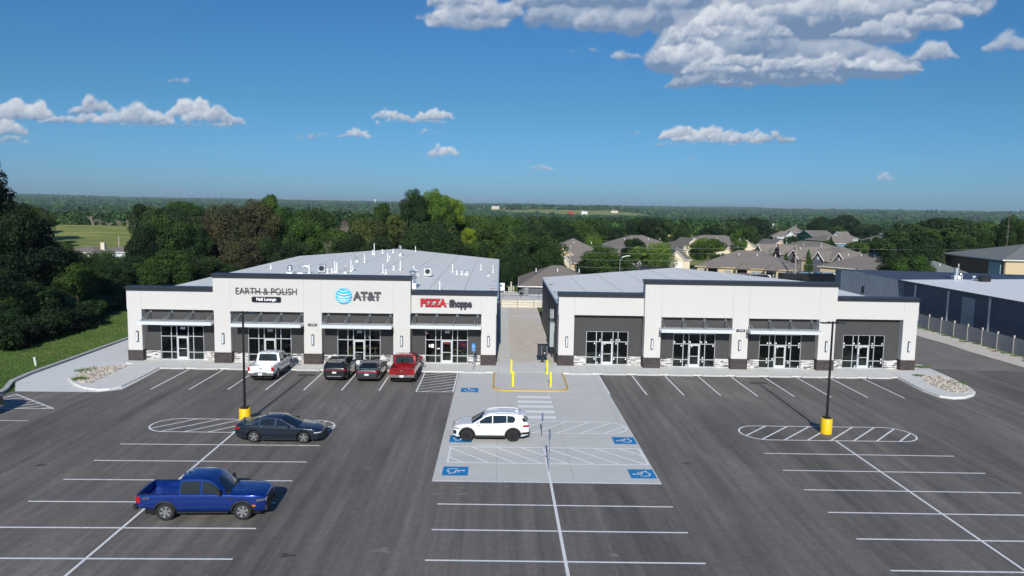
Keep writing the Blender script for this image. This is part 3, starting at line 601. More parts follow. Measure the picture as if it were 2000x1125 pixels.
# ------------------------------------------------------------------ shops
ZW = .1
def ledge(mb, ti, x0, x1, y, z0, z1):
    z = z0
    while z < z1-.02:
        h = min(random.choice((.05, .07, .09)), z1-z); x = x0-random.uniform(0, .25)
        while x < x1:
            L = random.uniform(.16, .52); a = max(x, x0); b = min(x+L, x1)
            if b-a > .02:
                d = random.uniform(.04, .085); mb.box(a+.004, b-.004, y-d, y+.03, z+.003, z+h-.003); q = random.random(); ti += [q]*6
            x += L
        z += h
def storefront(parent, x0, x1, Y, number, stickers=False, extras=None):
    fr = MB(); W_ = x1-x0; z0, z1 = ZW+.0, ZW+2.95; zt = ZW+2.03; zl = ZW+.66; t_ = .032; d = .10
    cols = [0, .243, .372, .638, .757, 1]; xs = [x0+W_*c for c in cols]
    fr.box(x0, x1, Y, Y+d, z1-.05, z1); fr.box(x0, xs[2]-t_, Y, Y+d, z0, z0+.06); fr.box(xs[3]+t_, x1, Y, Y+d, z0, z0+.06)
    for i, x in enumerate(xs):
        a, b = (x, x+.05) if i == 0 else (x-.05, x) if i == 5 else (x-t_, x+t_)
        zz = z0+.06 if i not in (2, 3) else z0
        fr.box(a, b, Y-.002, Y+d+.002, zz, z1-.05)
    seg = [(xs[0]+.05, xs[1]-t_), (xs[1]+t_, xs[2]-t_), (xs[2]+t_, xs[3]-t_), (xs[3]+t_, xs[4]-t_), (xs[4]+t_, xs[5]-.05)]
    for i, (a, b) in enumerate(seg):
        fr.box(a, b, Y+.003, Y+d-.003, zt-t_, zt+t_)
        if i != 2: fr.box(a, b, Y+.003, Y+d-.003, zl-t_, zl+t_)
    o = fr.build('storefront', 'mullion', parent)
    gm = MB()
    for i, (a, b) in enumerate(seg):
        rows = [(zt+t_, z1-.05)]+([(z0+.06, zl-t_), (zl+t_, zt-t_)] if i != 2 else [])
        for (p0, p1) in rows: gm.add([(a, Y+.05, p0), (b, Y+.05, p0), (b, Y+.05, p1), (a, Y+.05, p1)], [(0, 1, 2, 3)])
    gm.build('glass', 'window_glass', o)
    a, b = seg[2]; dm = MB(); s_ = .10
    dm.box(a+.01, a+s_, Y-.012, Y+.07, z0+.01, zt-t_-.01); dm.box(b-s_, b-.01, Y-.012, Y+.07, z0+.01, zt-t_-.01)
    dm.box(a+s_, b-s_, Y-.01, Y+.068, z0+.01, z0+.26); dm.box(a+s_, b-s_, Y-.01, Y+.068, zt-t_-.13, zt-t_-.01); dm.box(a+s_, b-s_, Y+.01, Y+.05, ZW+.93, ZW+.975)
    dr = dm.build('door', 'door_frame', o)
    gm = MB(); gm.add([(a+s_, Y+.03, z0+.26), (b-s_, Y+.03, z0+.26), (b-s_, Y+.03, zt-.16), (a+s_, Y+.03, zt-.16)], [(0, 1, 2, 3)]); gm.build('door_glass', 'window_glass', o)
    hm = MB(); hx = b-.06 if x0 < -10 or number else a+.06; hm.path([(hx, Y-.01, ZW+.85), (hx-.03, Y-.08, ZW+.95), (hx-.03, Y-.08, ZW+1.15), (hx, Y-.01, ZW+1.25)], .016); hm.build('door_handle', 'chrome', o)
    if number: textmesh('suite_number', number, .30, 'sign_white', o, ((xs[2]+xs[3])/2, Y+.04, z1-.24), .004, .012)
    if stickers:
        sm = MB()
        for i, (a, b) in enumerate(seg):
            for (p0, p1) in ([(zt, z1)] if i == 2 else [(zt, z1), (z0, zl), (zl, zt)]):
                if random.random() < .15: continue
                q = b-.17 if random.random() < .75 else a+.04; zz = p0+.08 if p1 > zt+.2 or random.random() < .4 else p1-.24
                sm.add([(q, Y+.044, zz), (q+.1, Y+.044, zz+.02), (q+.11, Y+.044, zz+.13), (q+.02, Y+.044, zz+.15)], [(0, 1, 2, 3)])
        sm.add([(seg[2][0]+.2, Y+.024, zt-.28), (seg[2][0]+.29, Y+.024, zt-.26), (seg[2][0]+.28, Y+.024, zt-.17), (seg[2][0]+.21, Y+.024, zt-.2)], [(0, 1, 2, 3)])
        sm.build('glass_sticker', 'paper', o)
    return o, xs
def canopy(parent, x0, x1, Yw, proj):
    y0 = Yw-proj; c = MB(); zb, zt = ZW+3.27, ZW+3.55
    c.box(x0, x1, y0, y0+.09, zb, zt); c.box(x0, x0+.07, y0+.09, Yw+.3, zb+.02, zt-.02); c.box(x1-.07, x1, y0+.09, Yw+.3, zb+.02, zt-.02)
    c.box(x0+.07, x1-.07, y0+.09, Yw+.3, zt-.10, zt-.05)
    n = int((x1-x0)/.28)
    for i in range(n): x = x0+.1+i*(x1-x0-.2)/n; c.box(x, x+.05, y0+.095, Yw+.28, zt-.045, zt-.004)
    o = c.build('canopy', 'white_metal', parent)
    for k in range(4):
        x = x0+.35+(x1-x0-.7)*k/3; t_ = MB(); t_.tube((x-.28, y0+.3, zt-.03), (x, Yw+.57, ZW+4.18), .025); t_.tube((x+.03, y0+.3, zt-.03), (x+.03, Yw+.57, ZW+4.18), .02)
        t_.box(x-.08, x+.11, Yw+.535, Yw+.58, ZW+4.08, ZW+4.27); t_.build('tie_rod', 'galvanised', o)
def shop(name, label, cat, xs, Yt, Yl, far, opens, side):
    x0, xa, xb, x1 = xs; b_ = thing(name, label, cat, (0, 0, 0)); xc = (x0+x1)/2
    st = MB(); cap = MB(); dk = MB(); br = MB(); ld = MB(); ti = []; fl = MB(); D = .78
    def face(xl, xr, Y, top, pil, ops):
        zc = ZW+4.42
        st.box(xl, xr, Y, Y+D+.25, zc, top-.35)
        for (a, b) in pil:
            st.box(a, b, Y, Y+D+.2, ZW+.9, zc)
            br = MB(); br.box(a-.04, b+.04, Y-.045, Y+D+.2, ZW, ZW+.86); br.box(a-.065, b+.065, Y-.07, Y+D+.2, ZW+.86, ZW+.9); br.build('brick_base', 'dark_brick', b_)
        cap.box(xl-.04, xr+.04, Y-.05, Y+D+.29, top-.35, top-.12); cap.box(xl-.08, xr+.08, Y-.10, Y+D+.33, top-.12, top)
        for (a, b, cano, num, stick) in ops:
            Yr = Y+.58; m_ = (a+b)/2; s0, s1 = m_-1.83, m_+1.83
            dk.box(a, s0, Yr, Yr+.2, ZW, zc); dk.box(s1, b, Yr, Yr+.2, ZW, zc); dk.box(s0, s1, Yr, Yr+.2, ZW+2.95, zc)
            
            for q0, q1 in ((a, s0), (s1, b)): ld = MB(); ti = []; ledge(ld, ti, q0, q1, Yr, ZW, ZW+.78); ld.build('ledge_stone', 'ledge_stone', b_, tint=ti)
            dk.box(a, s0, Yr-.06, Yr-.001, ZW+.78, ZW+.83); dk.box(s1, b, Yr-.06, Yr-.001, ZW+.78, ZW+.83)
            storefront(b_, s0, s1, Yr+.04, num, stick)
            if cano: canopy(b_, a+cano[0], b+cano[1], Y, 1.15)
            # room behind the glass
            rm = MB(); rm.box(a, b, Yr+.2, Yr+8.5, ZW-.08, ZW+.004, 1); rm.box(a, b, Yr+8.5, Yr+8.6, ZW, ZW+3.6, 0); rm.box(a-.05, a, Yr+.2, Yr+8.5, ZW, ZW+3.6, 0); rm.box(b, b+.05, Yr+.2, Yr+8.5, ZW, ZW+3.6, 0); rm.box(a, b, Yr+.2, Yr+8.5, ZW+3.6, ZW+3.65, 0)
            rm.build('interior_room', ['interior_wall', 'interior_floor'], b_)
    face(x0, xa, Yl, 6.42, [p_ for p_ in opens['pl']], opens['ol'])
    face(xa, xb, Yt, 7.66, opens['pt'], opens['ot'])
    face(xb, x1, Yl, 6.42, opens['pr'], opens['or'])
    st.build('front_wall', 'stucco', b_); cap.build('parapet_cap', 'parapet_metal', b_); dk.build('recessed_wall', 'dark_stucco', b_);
    mat('joint_grey', (.42, .41, .39), .9)
    for x in opens['joints']:
        jm = MB()
        Y = Yt if xa < x < xb else Yl; top = 7.31 if xa < x < xb else 6.07; jm.box(x-.011, x+.011, Y-.0025, Y+.01, ZW+4.42, top); jm.build('control_joint', 'joint_grey', b_)
    # side and back walls
    y0 = Yl+D+.27; sw = MB(); yy = y0; ribs = []
    for X, sgn in ((x0+.06, -1), (x1-.06, 1)):
        sw.box(X-.08, X+.08, y0, far, 0, 5.42)
        z = .3; rib = MB(); ribs.append(rib)
        while z < 5.2: rib.box(X+sgn*.08-.012, X+sgn*.08+.012, y0+.1, far-.1, z, z+.06); z += .3
    sw.add([(x0+.14, far-.1, 0), (x1-.14, far-.1, 0), (x1-.14, far-.1, 5.45), (xc, far-.1, 6.85), (x0+.14, far-.1, 5.45)], [(0, 1, 2, 3, 4)])
    w_ = sw.build('side_wall', 'siding_grey', b_); [q_.build('siding_rib', 'siding_grey', w_) for q_ in ribs]
    rf = MB(); ev = .12
    zx = lambda x: 5.5+1.4*(1-abs(x-xc)/(xc-x0))
    rf.add([(x0-ev, y0-.7, zx(x0-ev)), (xc, y0-.7, 6.9), (xc, far, 6.9), (x0-ev, far, zx(x0-ev)), (x1+ev, y0-.7, zx(x1+ev)), (x1+ev, far, zx(x1+ev))], [(0, 1, 2, 3), (1, 4, 5, 2)])
    rf.add([(x0-ev, y0-.7, zx(x0-ev)-.12), (x0-ev, far, zx(x0-ev)-.12), (x0-ev, far, zx(x0-ev)), (x0-ev, y0-.7, zx(x0-ev))], [(0, 1, 2, 3)])
    rf.add([(x1+ev, y0-.7, zx(x1+ev)-.12), (x1+ev, far, zx(x1+ev)-.12), (x1+ev, far, zx(x1+ev)), (x1+ev, y0-.7, zx(x1+ev))], [(3, 2, 1, 0)])
    r_ = rf.build('roof', 'roof_membrane', b_)
    sm = MB(); mat('seam_grey', (.33, .35, .35), .8); mat('rust', (.33, .17, .11), .9)
    k = 0
    for i in range(1, 10):
        x = x0+(x1-x0)*i/10; dx = .02; sm.add([(x-dx, y0-.6, zx(x-dx)+.006), (x+dx, y0-.6, zx(x+dx)+.006), (x+dx, far-.05, zx(x+dx)+.006), (x-dx, far-.05, zx(x-dx)+.006)], [(0, 1, 2, 3)])
    for j in range(1, 4):
        y = y0+(far-y0)*j/4
        for (a, c) in ((x0, xc), (xc, x1)): sm.add([(a, y-.015, zx(a)+.005), (c, y-.015, zx(c)+.005), (c, y+.015, zx(c)+.005), (a, y+.015, zx(a)+.005)], [(0, 1, 2, 3)])
    sm.build('roof_seam', 'seam_grey', r_)
    # roof edge flashing with rust marks
    em = MB(); X = x0-ev if side == 'L' else x1+ev; s_ = 1 if side == 'L' else -1
    em.add([(X, y0-.6, zx(X)+.012), (X+s_*.16, y0-.6, zx(X+s_*.16)+.012), (X+s_*.16, far, zx(X+s_*.16)+.012), (X, far, zx(X)+.012)], [(0, 1, 2, 3)] if s_ > 0 else [(3, 2, 1, 0)]); em.build('edge_flashing', 'white_metal', r_)
    rm = MB()
    for q in range(11):
        y = y0+random.uniform(.5, 9) if q < 6 else random.uniform(y0, far-2); L = random.uniform(.3, 1.0); ww = random.uniform(.1, .4); rm.add([(X+s_*.2, y, zx(X+s_*.2)+.008), (X+s_*(.2+L*.5), y-ww*.4, zx(X+s_*(.2+L*.5))+.008), (X+s_*(.2+L), y+ww*.3, zx(X+s_*(.2+L))+.008), (X+s_*(.2+L*.6), y+ww, zx(X+s_*(.2+L*.6))+.008)], [(0, 1, 2, 3)])
    rm.build('rust_stain', 'rust', r_)
    return b_, zx
LB, zL = shop('shop_building', 'white stucco shop row with three tenant signs and canopies over every storefront', 'shop building', (-31.42, -23.97, -7.46, -.2), 62.4, 62.9, 117.5,
  dict(pl=[(-31.38, -30.2)], ol=[(-30.2, -23.97, (.15, 0), '400', False)], pt=[(-23.93, -22.55), (-16.42, -14.93), (-8.9, -7.5)],
       ot=[(-22.55, -16.42, (.3, 0), '300', False), (-14.93, -8.9, (.1, 0), '200', False)], pr=[(-1.5, -.24)], joints=[-30.2, -22.55, -16.42, -14.93, -8.9, -1.5], **{'or': [(-7.46, -1.5, (0, 0), '100', False)]}), 'R')
RB, zR = shop('shop_building', 'white stucco shop row without tenant signs, two canopies over the middle storefronts', 'shop building', (5.1, 12.4, 28.86, 36.2), 62.75, 63.25, 87.5,
  dict(pl=[(5.14, 6.46)], ol=[(6.46, 12.4, None, None, True)], pt=[(12.44, 13.84), (19.96, 21.34), (27.42, 28.82)],
       ot=[(13.84, 19.96, (-.2, -.1), None, True), (21.34, 27.42, (-.2, -.1), None, True)], pr=[(34.94, 36.16)], joints=[6.46, 13.84, 19.96, 21.34, 27.42, 34.94], **{'or': [(28.86, 34.94, None, None, True)]}), 'L')
# posters and things in the windows of the left row belong to their own objects
def poster(name, label, cat, x, Y, z, w_, h, m, txt=None, tm='sign_white'):
    mb = MB(); mb.box(x-w_/2, x+w_/2, Y-.006, Y, z-h/2, z+h/2); o = mb.build(name, m); tag(o, label, cat); return o
# a high table in suite 200, chairs in suite 100
t_ = MB(); t_.box(-13.1, -10.6, 64.3, 65.0, ZW+1.02, ZW+1.08)
for x in (-12.9, -10.8): 
    for s in (-1, 1): t_.tube((x+s*.08*0, 64.4+.25*(s+1), ZW+1.02), (x+(.18 if x > -12 else -.18), 64.4+.25*(s+1), ZW), .035, n=6)
tag(t_.build('high_table', 'wood'), 'long wooden high table inside the middle storefront numbered 200', 'table')
dp = MB(); dp.box(-12.25, -11.55, 63.075, 63.08, ZW+.3, ZW+.85); o = tag(dp.build('door_poster', 'sign_black'), 'dark notice panel on the lower glass of the 200 door', 'poster')
dl = MB()
for z_, a, b in ((.74, -12.18, -11.95), (.66, -12.18, -11.65), (.56, -12.18, -12.08), (.50, -12.18, -11.7), (.38, -12.15, -12.05), (.38, -11.98, -11.88), (.38, -11.82, -11.72)): dl.box(a, b, 63.07, 63.074, ZW+z_, ZW+z_+.035)
dl.build('printed_line', 'paper', o)
nl = thing('neon_sign', 'red neon PIZZA sign hanging behind the door glass of unit 100', 'neon sign', (-4.48, 63.72, ZW+1.72)); textmesh('lettering', 'PIZZA', .22, 'neon_red', nl, (0, 0, 0), .02, .004)
nl = thing('neon_sign', 'oval purple neon sign in the right window of unit 100', 'neon sign', (-3.12, 63.75, ZW+1.62)); mb = MB()
pts = [(.36*math.cos(a), 0, .2*math.sin(a)) for a in np.linspace(0, 2*math.pi, 25)]; mb.path(pts, .012, 5); mb.build('oval_tube', 'neon_purple', nl); textmesh('lettering', 'OPEN', .15, 'neon_red', nl, (0, 0, 0), .02, .0)
poster('paper_notice', 'larger white paper notice taped in the left window of unit 100', 'notice', -5.70, 63.56, ZW+1.5, .24, .32, 'paper')
poster('paper_notice', 'smaller white paper notice beside the larger one in the left window of unit 100', 'notice', -5.94, 63.56, ZW+1.5, .14, .24, 'paper')
poster('paper_notice', 'white strip notice in the narrow side window of unit 100', 'notice', -5.18, 63.56, ZW+1.27, .24, .1, 'paper')
poster('door_decal', 'small white decal lettering on the left side window of suite 300', 'decal', -20.15, 63.06, ZW+1.3, .22, .36, 'sign_black')
def chair(x, y, rz, label):
    t_ = thing('cafe_chair', label, 'chair', (x, y, ZW+.01), rz, 'wooden chairs in the window of unit 100'); mb = MB(); mb.box(-.2, .2, -.2, .2, .44, .48); mb.build('seat', 'wood', t_)
    for sx_ in (-1, 1):
        for sy in (-1, 1): mb = MB(); mb.tube((sx_*.17, sy*.17, .44), (sx_*.2, sy*.21, 0), .02, n=6); mb.build('leg', 'wood', t_)
    mb = MB(); mb.tube((-.18, .19, .48), (-.18, .26, .95), .018, n=6); mb.tube((.18, .19, .48), (.18, .26, .95), .018, n=6); mb.box(-.18, .18, .235, .265, .8, .93); mb.build('backrest', 'wood', t_)
chair(-3.3, 64.6, .4, 'wooden chair nearest the glass in the right window of unit 100'); chair(-4.0, 65.0, -.5, 'wooden chair further inside behind the side glass of unit 100')
mat('sign_dark', (.03, .03, .045), .45)
# ------------------------------------------------------------------ wall signs
Yf = 62.4
s_ = thing('storefront_sign', 'thin grey EARTH & POLISH letters with a black Nail Lounge plate below', 'shop sign', (-19.5, Yf-.12, 0))
split_letters(textmesh('lettering', 'EARTH & POLISH', .80, 'sign_grey', s_, (0, 0, 6.24), .07, -.012, sx=.86))
mb = MB(); mb.box(-2.2, 2.2, .02, .05, 6.17, 6.21); mb.build('mounting_rail', 'sign_grey', s_)
def rbox(w_, h, r, y0, y1, z):
    P = []
    for cx_, cz, a0 in ((w_/2-r, h/2-r, 0), (-w_/2+r, h/2-r, 90), (-w_/2+r, -h/2+r, 180), (w_/2-r, -h/2+r, 270)):
        for k in range(5): a = R(a0+k*22.5); P.append((cx_+r*math.cos(a), cz+r*math.sin(a)))
    n = len(P); mb = MB(); mb.add([(x, y0, z+q) for x, q in P]+[(x, y1, z+q) for x, q in P], [tuple(range(n)), tuple(range(2*n-1, n-1, -1))]+[(i, i+n, (i+1) % n+n, (i+1) % n) for i in range(n)]); return mb
pl = rbox(2.42, .44, .1, -.02, .09, 5.57).build('nameplate', 'sign_black', s_); textmesh('plate_lettering', 'Nail Lounge', .34, 'sign_white', pl, (0, -.03, 5.58), .012, .014)
s_ = thing('storefront_sign', 'cyan striped globe emblem beside bold grey AT&T letters', 'shop sign', (-13.05, Yf-.1, 5.95)); 
gm = MB(); Rg = .69
gm.lathe([(.001, 0.), (Rg*.5, -.02), (Rg*.8, -.015), (Rg*.97, .01), (Rg, .05), (Rg, .09)][::1], n=32, axis='Y'); gl_o = gm.build('globe_disc', 'sign_cyan', s_)
sm = MB()
def band(zc_l, zc_r, sag, th):      # white crescent across the disc
    n = 16; up_, lo_ = [], []
    hw = math.sqrt(max(0, Rg**2-((zc_l+zc_r)/2)**2))*.985
    for i in range(n+1):
        t0 = -1+2*i/n; x = t0*hw; z = (zc_l+(zc_r-zc_l)*(t0+1)/2)-sag*(1-t0*t0); th_ = th*(max(0, 1-((t0+.22)/1.22 if t0 > -.22 else (t0+.22)/.78)**2))**.7
        up_.append((x, -.030, z+th_/2)); lo_.append((x, -.030, z-th_/2))
    for i in range(n): sm.add([lo_[i], lo_[i+1], up_[i+1], up_[i]], [(0, 1, 2, 3)])
for a in ((.52, .50, .13, .07), (.34, .31, .19, .10), (.13, .09, .22, .11), (-.10, -.14, .21, .09), (-.34, -.36, .14, .06)): band(*a)
sm.build('globe_stripe', 'sign_white', gl_o)
split_letters(textmesh('lettering', 'AT&T', .98, 'sign_grey', s_, (1.97, 0, -.0), .10, .035, sx=.93)); mb = MB(); mb.box(.95, 3.05, .04, .07, -.06, -.02); mb.build('mounting_rail', 'sign_grey', s_)
s_ = thing('storefront_sign', 'red PIZZA and dark Shoppe blackletter style channel letters', 'shop sign', (-4.5, 62.9-.1, 5.42))
split_letters(textmesh('red_lettering', 'PIZZA', .86, 'sign_red', s_, (-1.10, -.05, 0), .06, .03, sx=.90, spacing=1.03)); textmesh('letter_backing', 'PIZZA', .86, 'sign_grey', s_, (-1.10, .02, -.01), .08, .06, sx=.90, spacing=1.03)
split_letters(textmesh('dark_lettering', 'Shoppe', .80, 'sign_dark', s_, (1.22, 0, -.04), .12, .05, sx=.80, spacing=.98)); mb = MB(); mb.box(-2.1, 2.1, .06, .085, -.06, -.03); mb.build('mounting_rail', 'sign_grey', s_)
for (x, Y, txt, lb) in ((-15.69, 62.4, '14903', 'small black address plaque on the pillar between the 300 and 200 storefronts'), (20.68, 62.75, '14905', 'small black address plaque on the middle pillar of the right shop row')):
    s_ = thing('address_plaque', lb, 'address sign', (x, Y, 3.46)); mb = MB(); mb.box(-.37, .37, -.03, 0, -.11, .11); mb.build('plate', 'sign_black', s_); textmesh('digits', txt, .24, 'sign_grey' if False else 'lamp_lens', s_, (0, -.034, 0), .006, .0, sx=.95)
# ------------------------------------------------------------------ wall lamps
def wall_lamp(x, Y, label):
    t_ = thing('wall_lamp', label, 'wall lamp', (x, Y, 2.18), 0, 'capsule wall lamps on the shop pillars')
    rbox(.23, .96, .1, -.06, 0, 0).build('back_plate', 'black_metal', t_); rbox(.13, .80, .06, -.13, -.06, 0).build('lens', 'lamp_lens', t_); return t_
for x, Y, lb in ((-30.6, 62.9, 'capsule wall lamp left of the 400 storefront'), (-23.2, 62.4, 'capsule wall lamp between the 400 and 300 storefronts'), (-15.68, 62.4, 'capsule wall lamp below the address plaque of the left shop row'),
                 (-8.2, 62.4, 'capsule wall lamp between the 200 and 100 storefronts'), (-.87, 62.9, 'capsule wall lamp on the right end pillar of the left shop row'),
                 (5.85, 63.25, 'capsule wall lamp on the left end pillar of the right shop row'), (13.12, 62.75, 'capsule wall lamp on the first tall pillar of the right shop row'), (20.64, 62.75, 'capsule wall lamp below the address plaque of the right shop row'),
                 (28.12, 62.75, 'capsule wall lamp on the pillar behind the right light pole'), (35.56, 63.25, 'capsule wall lamp on the right end pillar of the right shop row')): wall_lamp(x, Y, lb)
# ------------------------------------------------------------------ lot furniture
def light_pole(x, y, label):
    t_ = thing('light_pole', label, 'light pole', (x, y, 0), 0, 'black parking lot light poles')
    mb = MB(); mb.lathe([(.345, -.1), (.345, .90), (.31, .95)], n=28); b_ = mb.build('concrete_base', 'safety_yellow', t_, smooth=True)
    b_.data.set_sharp_from_angle(angle=R(40))
    mb = MB(); mb.box(-.2, .2, -.2, .2, .951, 1.06); mb.build('base_cover', 'black_metal', t_)
    mb = MB(); mb.tube((0, 0, 1.06), (0, 0, 7.0), .085, .062, 8); mb.build('pole', 'black_metal', t_)
    for s in (-1, 1):
        mb = MB(); mb.box(min(s*.05, s*.16), max(s*.05, s*.16), -.04, .04, 6.86, 6.95); mb.prism([(s*.16, -.12), (s*.72, -.17), (s*.74, .17), (s*.16, .12)], 6.87, 6.93); mb.box(min(s*.16, s*.3), max(s*.16, s*.3), -.1, .1, 6.93, 6.98)
        h = mb.build('lamp_head', 'black_metal', t_); mb = MB(); mb.box(min(s*.3, s*.68), max(s*.3, s*.68), -.1, .1, 6.86, 6.868); mb.build('lens', 'lamp_lens', h)
    return t_
light_pole(-15.62, 45.3, 'black light pole in a yellow base behind the dark sedan'); light_pole(20.38, 44.75, 'black light pole in a yellow base on the right hatched island')
def bollard(x, y, label):
    t_ = thing('bollard', label, 'bollard', (x, y, .094), 0, 'yellow bollards on the ramp island'); mb = MB(); mb.lathe([(.088, -.1), (.088, 1.08), (.075, 1.13), (.04, 1.155), (.001, 1.16)], n=16)
    o = mb.build('post', 'bollard_yellow', t_, smooth=True); o.data.set_sharp_from_angle(angle=R(50))
    mb = MB(); mb.lathe([(.091, .86), (.093, .87), (.093, .91), (.091, .92)], n=16); mb.build('reflector_band', 'safety_yellow', t_)
for x, y, lb in ((1.08, 60.0, 'far left yellow bollard by the end of the path'), (1.14, 55.5, 'near left yellow bollard by the rounded kerb'), (4.0, 59.9, 'far right yellow bollard in front of the mailbox'), (4.0, 55.5, 'near right yellow bollard by the rounded kerb')): bollard(x, y, lb)
t_ = thing('cluster_mailbox', 'black cluster mailbox on a pedestal at the edge of the gravel court', 'mailbox', (3.9, 64.75, .02))
mb = MB(); mb.box(-.09, .09, -.09, .09, 0, .72); mb.box(-.25, .25, -.2, .2, 0, .05); mb.build('pedestal', 'black_metal', t_)
mb = MB(); mb.box(-.45, .45, -.22, .22, .72, 1.60); cab = mb.build('cabinet', 'black_metal', t_); mb = MB(); mb.box(-.48, .48, -.25, .25, 1.60, 1.64); mb.build('cap', 'black_metal', t_)
for i in range(2):
    for j in range(7):
        if i and j < 3: continue
        mb = MB(); x = (-.42, .05)[i]; z = .77+j*.115; mb.box(x, x+.36, -.235, -.221, z, z+.1); d_ = mb.build('mailbox_door', 'parapet_metal', cab)
mb = MB()
for j in range(7): mb.box(-.12, -.08, -.24, -.2355, .80+j*.115, .83+j*.115); mb.box(.34, .38, -.24, -.2355, .80+j*.115, .83+j*.115)
mb.box(.1, .22, -.24, -.222, .86, .94); mb.build('door_label', 'paper', cab)
t0 = None
stops = [(-26.55+S*k, 'left') for k in range(8)]+[(-1.95, 'padl'), (6.85, 'padr')]+[(8.26+S*(k+.5), 'right') for k in range(9)]
WSL = {0: 'concrete wheel stop nearest the left island', 1: 'concrete wheel stop between the left island and the white pickup', 2: 'concrete wheel stop left of the white pickup', 3: 'concrete wheel stop ahead of the white pickup', 4: 'concrete wheel stop between the white pickup and the black suv',
       5: 'concrete wheel stop ahead of the black suv', 6: 'concrete wheel stop ahead of the grey sedan', 7: 'concrete wheel stop ahead of the red pickup', 8: 'concrete wheel stop at the foot of the blue accessible sign', 9: 'concrete wheel stop on the pad right of the ramp island'}
ORD = ['first', 'second', 'third', 'fourth', 'fifth', 'sixth', 'seventh', 'eighth', 'ninth']
mb = MB(); mb.add([(-.98, -.09, 0), (.98, -.09, 0), (.98, .09, 0), (-.98, .09, 0), (-.94, -.055, .13), (.94, -.055, .13), (.94, .055, .13), (-.94, .055, .13)], [(0, 3, 2, 1), (4, 5, 6, 7), (0, 1, 5, 4), (1, 2, 6, 5), (2, 3, 7, 6), (3, 0, 4, 7)])
w0 = mb.build('wheel_stop', 'kerb_concrete')
for i, (x, _) in enumerate(stops):
    o = w0 if i == 0 else w0.copy()
    if i: col.objects.link(o)
    o.location = (x, 60.22, .006); tag(o, WSL.get(i) or f'{ORD[i-10]} concrete wheel stop from the pad along the right shop row', 'wheel stop', 'concrete wheel stops along the sidewalk')
# sign posts
t_ = thing('accessible_sign', 'blue accessible parking sign on a steel post before the right end of the left shops', 'sign', (-2.06, 60.75, .1)); mb = MB(); mb.tube((0, 0, 0), (0, 0, 2.3), .028); mb.build('post', 'galvanised', t_)
pl = rbox(.30, .46, .03, -.035, -.029, 2.05).build('sign_panel', 'sign_blue', t_)
mb = MB(); mb.path([(-.05, -.04, 2.2), (-.03, -.04, 2.08), (.05, -.04, 2.06), (.08, -.04, 1.98)], .016, 6)
mb.path([(-.03+.07*math.cos(a), -.04, 2.04+.07*math.sin(a)) for a in np.linspace(2.2, 5.9, 8)], .011, 6); mb.build('wheelchair_mark', 'sign_white', pl); textmesh('lettering', 'PARKING', .06, 'sign_white', pl, (0, -.038, 1.88), .003)
p2_ = rbox(.30, .16, .02, -.035, -.029, 1.71).build('van_panel', 'sign_blue', t_); textmesh('van_lettering', 'VAN', .08, 'sign_white', p2_, (0, -.038, 1.71), .003, .003)
for x, y, h, lb in ((2.66, 42.9, 1.55, 'shorter galvanised sign post behind the white suv, seen edge on'), (2.70, 37.28, 2.25, 'taller galvanised sign post near the front edge of the pad')):
    t_ = thing('sign_post', lb, 'sign', (x, y, .006)); mb = MB(); mb.tube((0, 0, 0), (0, 0, h), .03); mb.build('post', 'galvanised', t_)
    for s in (-1, 1):
        mb = MB(); mb.box(min(s*.034, s*.04), max(s*.034, s*.04), -.13, .13, h-.5, h-.02); q = mb.build('sign_panel', 'sign_blue', t_); mb = MB(); mb.box(min(s*.041, s*.043), max(s*.041, s*.043), -.08, .08, h-.3, h-.12); mb.build('wheelchair_mark', 'sign_white', q)
t_ = thing('utility_marker', 'pale green utility marker tube standing in the grass beside the kerb', 'marker post', (-38.0, 60.9, -.06)); t_.rotation_euler = (0, R(-9), 0)
mb = MB(); mb.lathe([(.09, -.1), (.09, .72), (.08, .76), (.001, .77)], n=14); o = mb.build('tube', 'pole_pale', t_, smooth=True); o.data.set_sharp_from_angle(angle=R(50))
# side wall fittings of the right building, facing the gravel court
t_ = thing('electrical_panel', 'tall grey electrical cabinet on the side wall by the gravel court', 'electrical cabinet', (4.86, 67.6, 1.0)); mb = MB(); mb.box(-.2, .2, -.55, .55, 0, 2.2); mb.build('cabinet', mat('panel_grey', (.36, .42, .43), .5) and 'panel_grey', t_); mb = MB(); mb.tube((0, .3, 2.2), (0, .3, 3.4), .04); mb.build('conduit', 'galvanised', t_)
t_ = thing('electrical_panel', 'small grey meter box high on the side wall by the gravel court', 'electrical cabinet', (4.88, 68.4, 3.5)); mb = MB(); mb.box(-.16, .16, -.35, .35, 0, .8); mb.build('cabinet', 'panel_grey', t_)
mb = MB()
for k in range(5): mb.box(4.83, 4.95, 66.8+k*.35, 67.05+k*.35, .35+.1*(k % 2), .75+.1*(k % 2))
tag(mb.build('gas_meters', 'black_metal'), 'row of black gas meters low on the side wall by the gravel court', 'gas meters')
for y, lb in ((65.2, 'dark service door at the front of the side wall by the gravel court'), (74.5, 'dark recessed side door midway along the court wall')):
    mb = MB(); mb.box(4.98, 5.06, y-.5, y+.5, .1, 3.6 if y > 70 else 3.1); o = mb.build('side_door', 'black_metal'); o.parent = RB; 
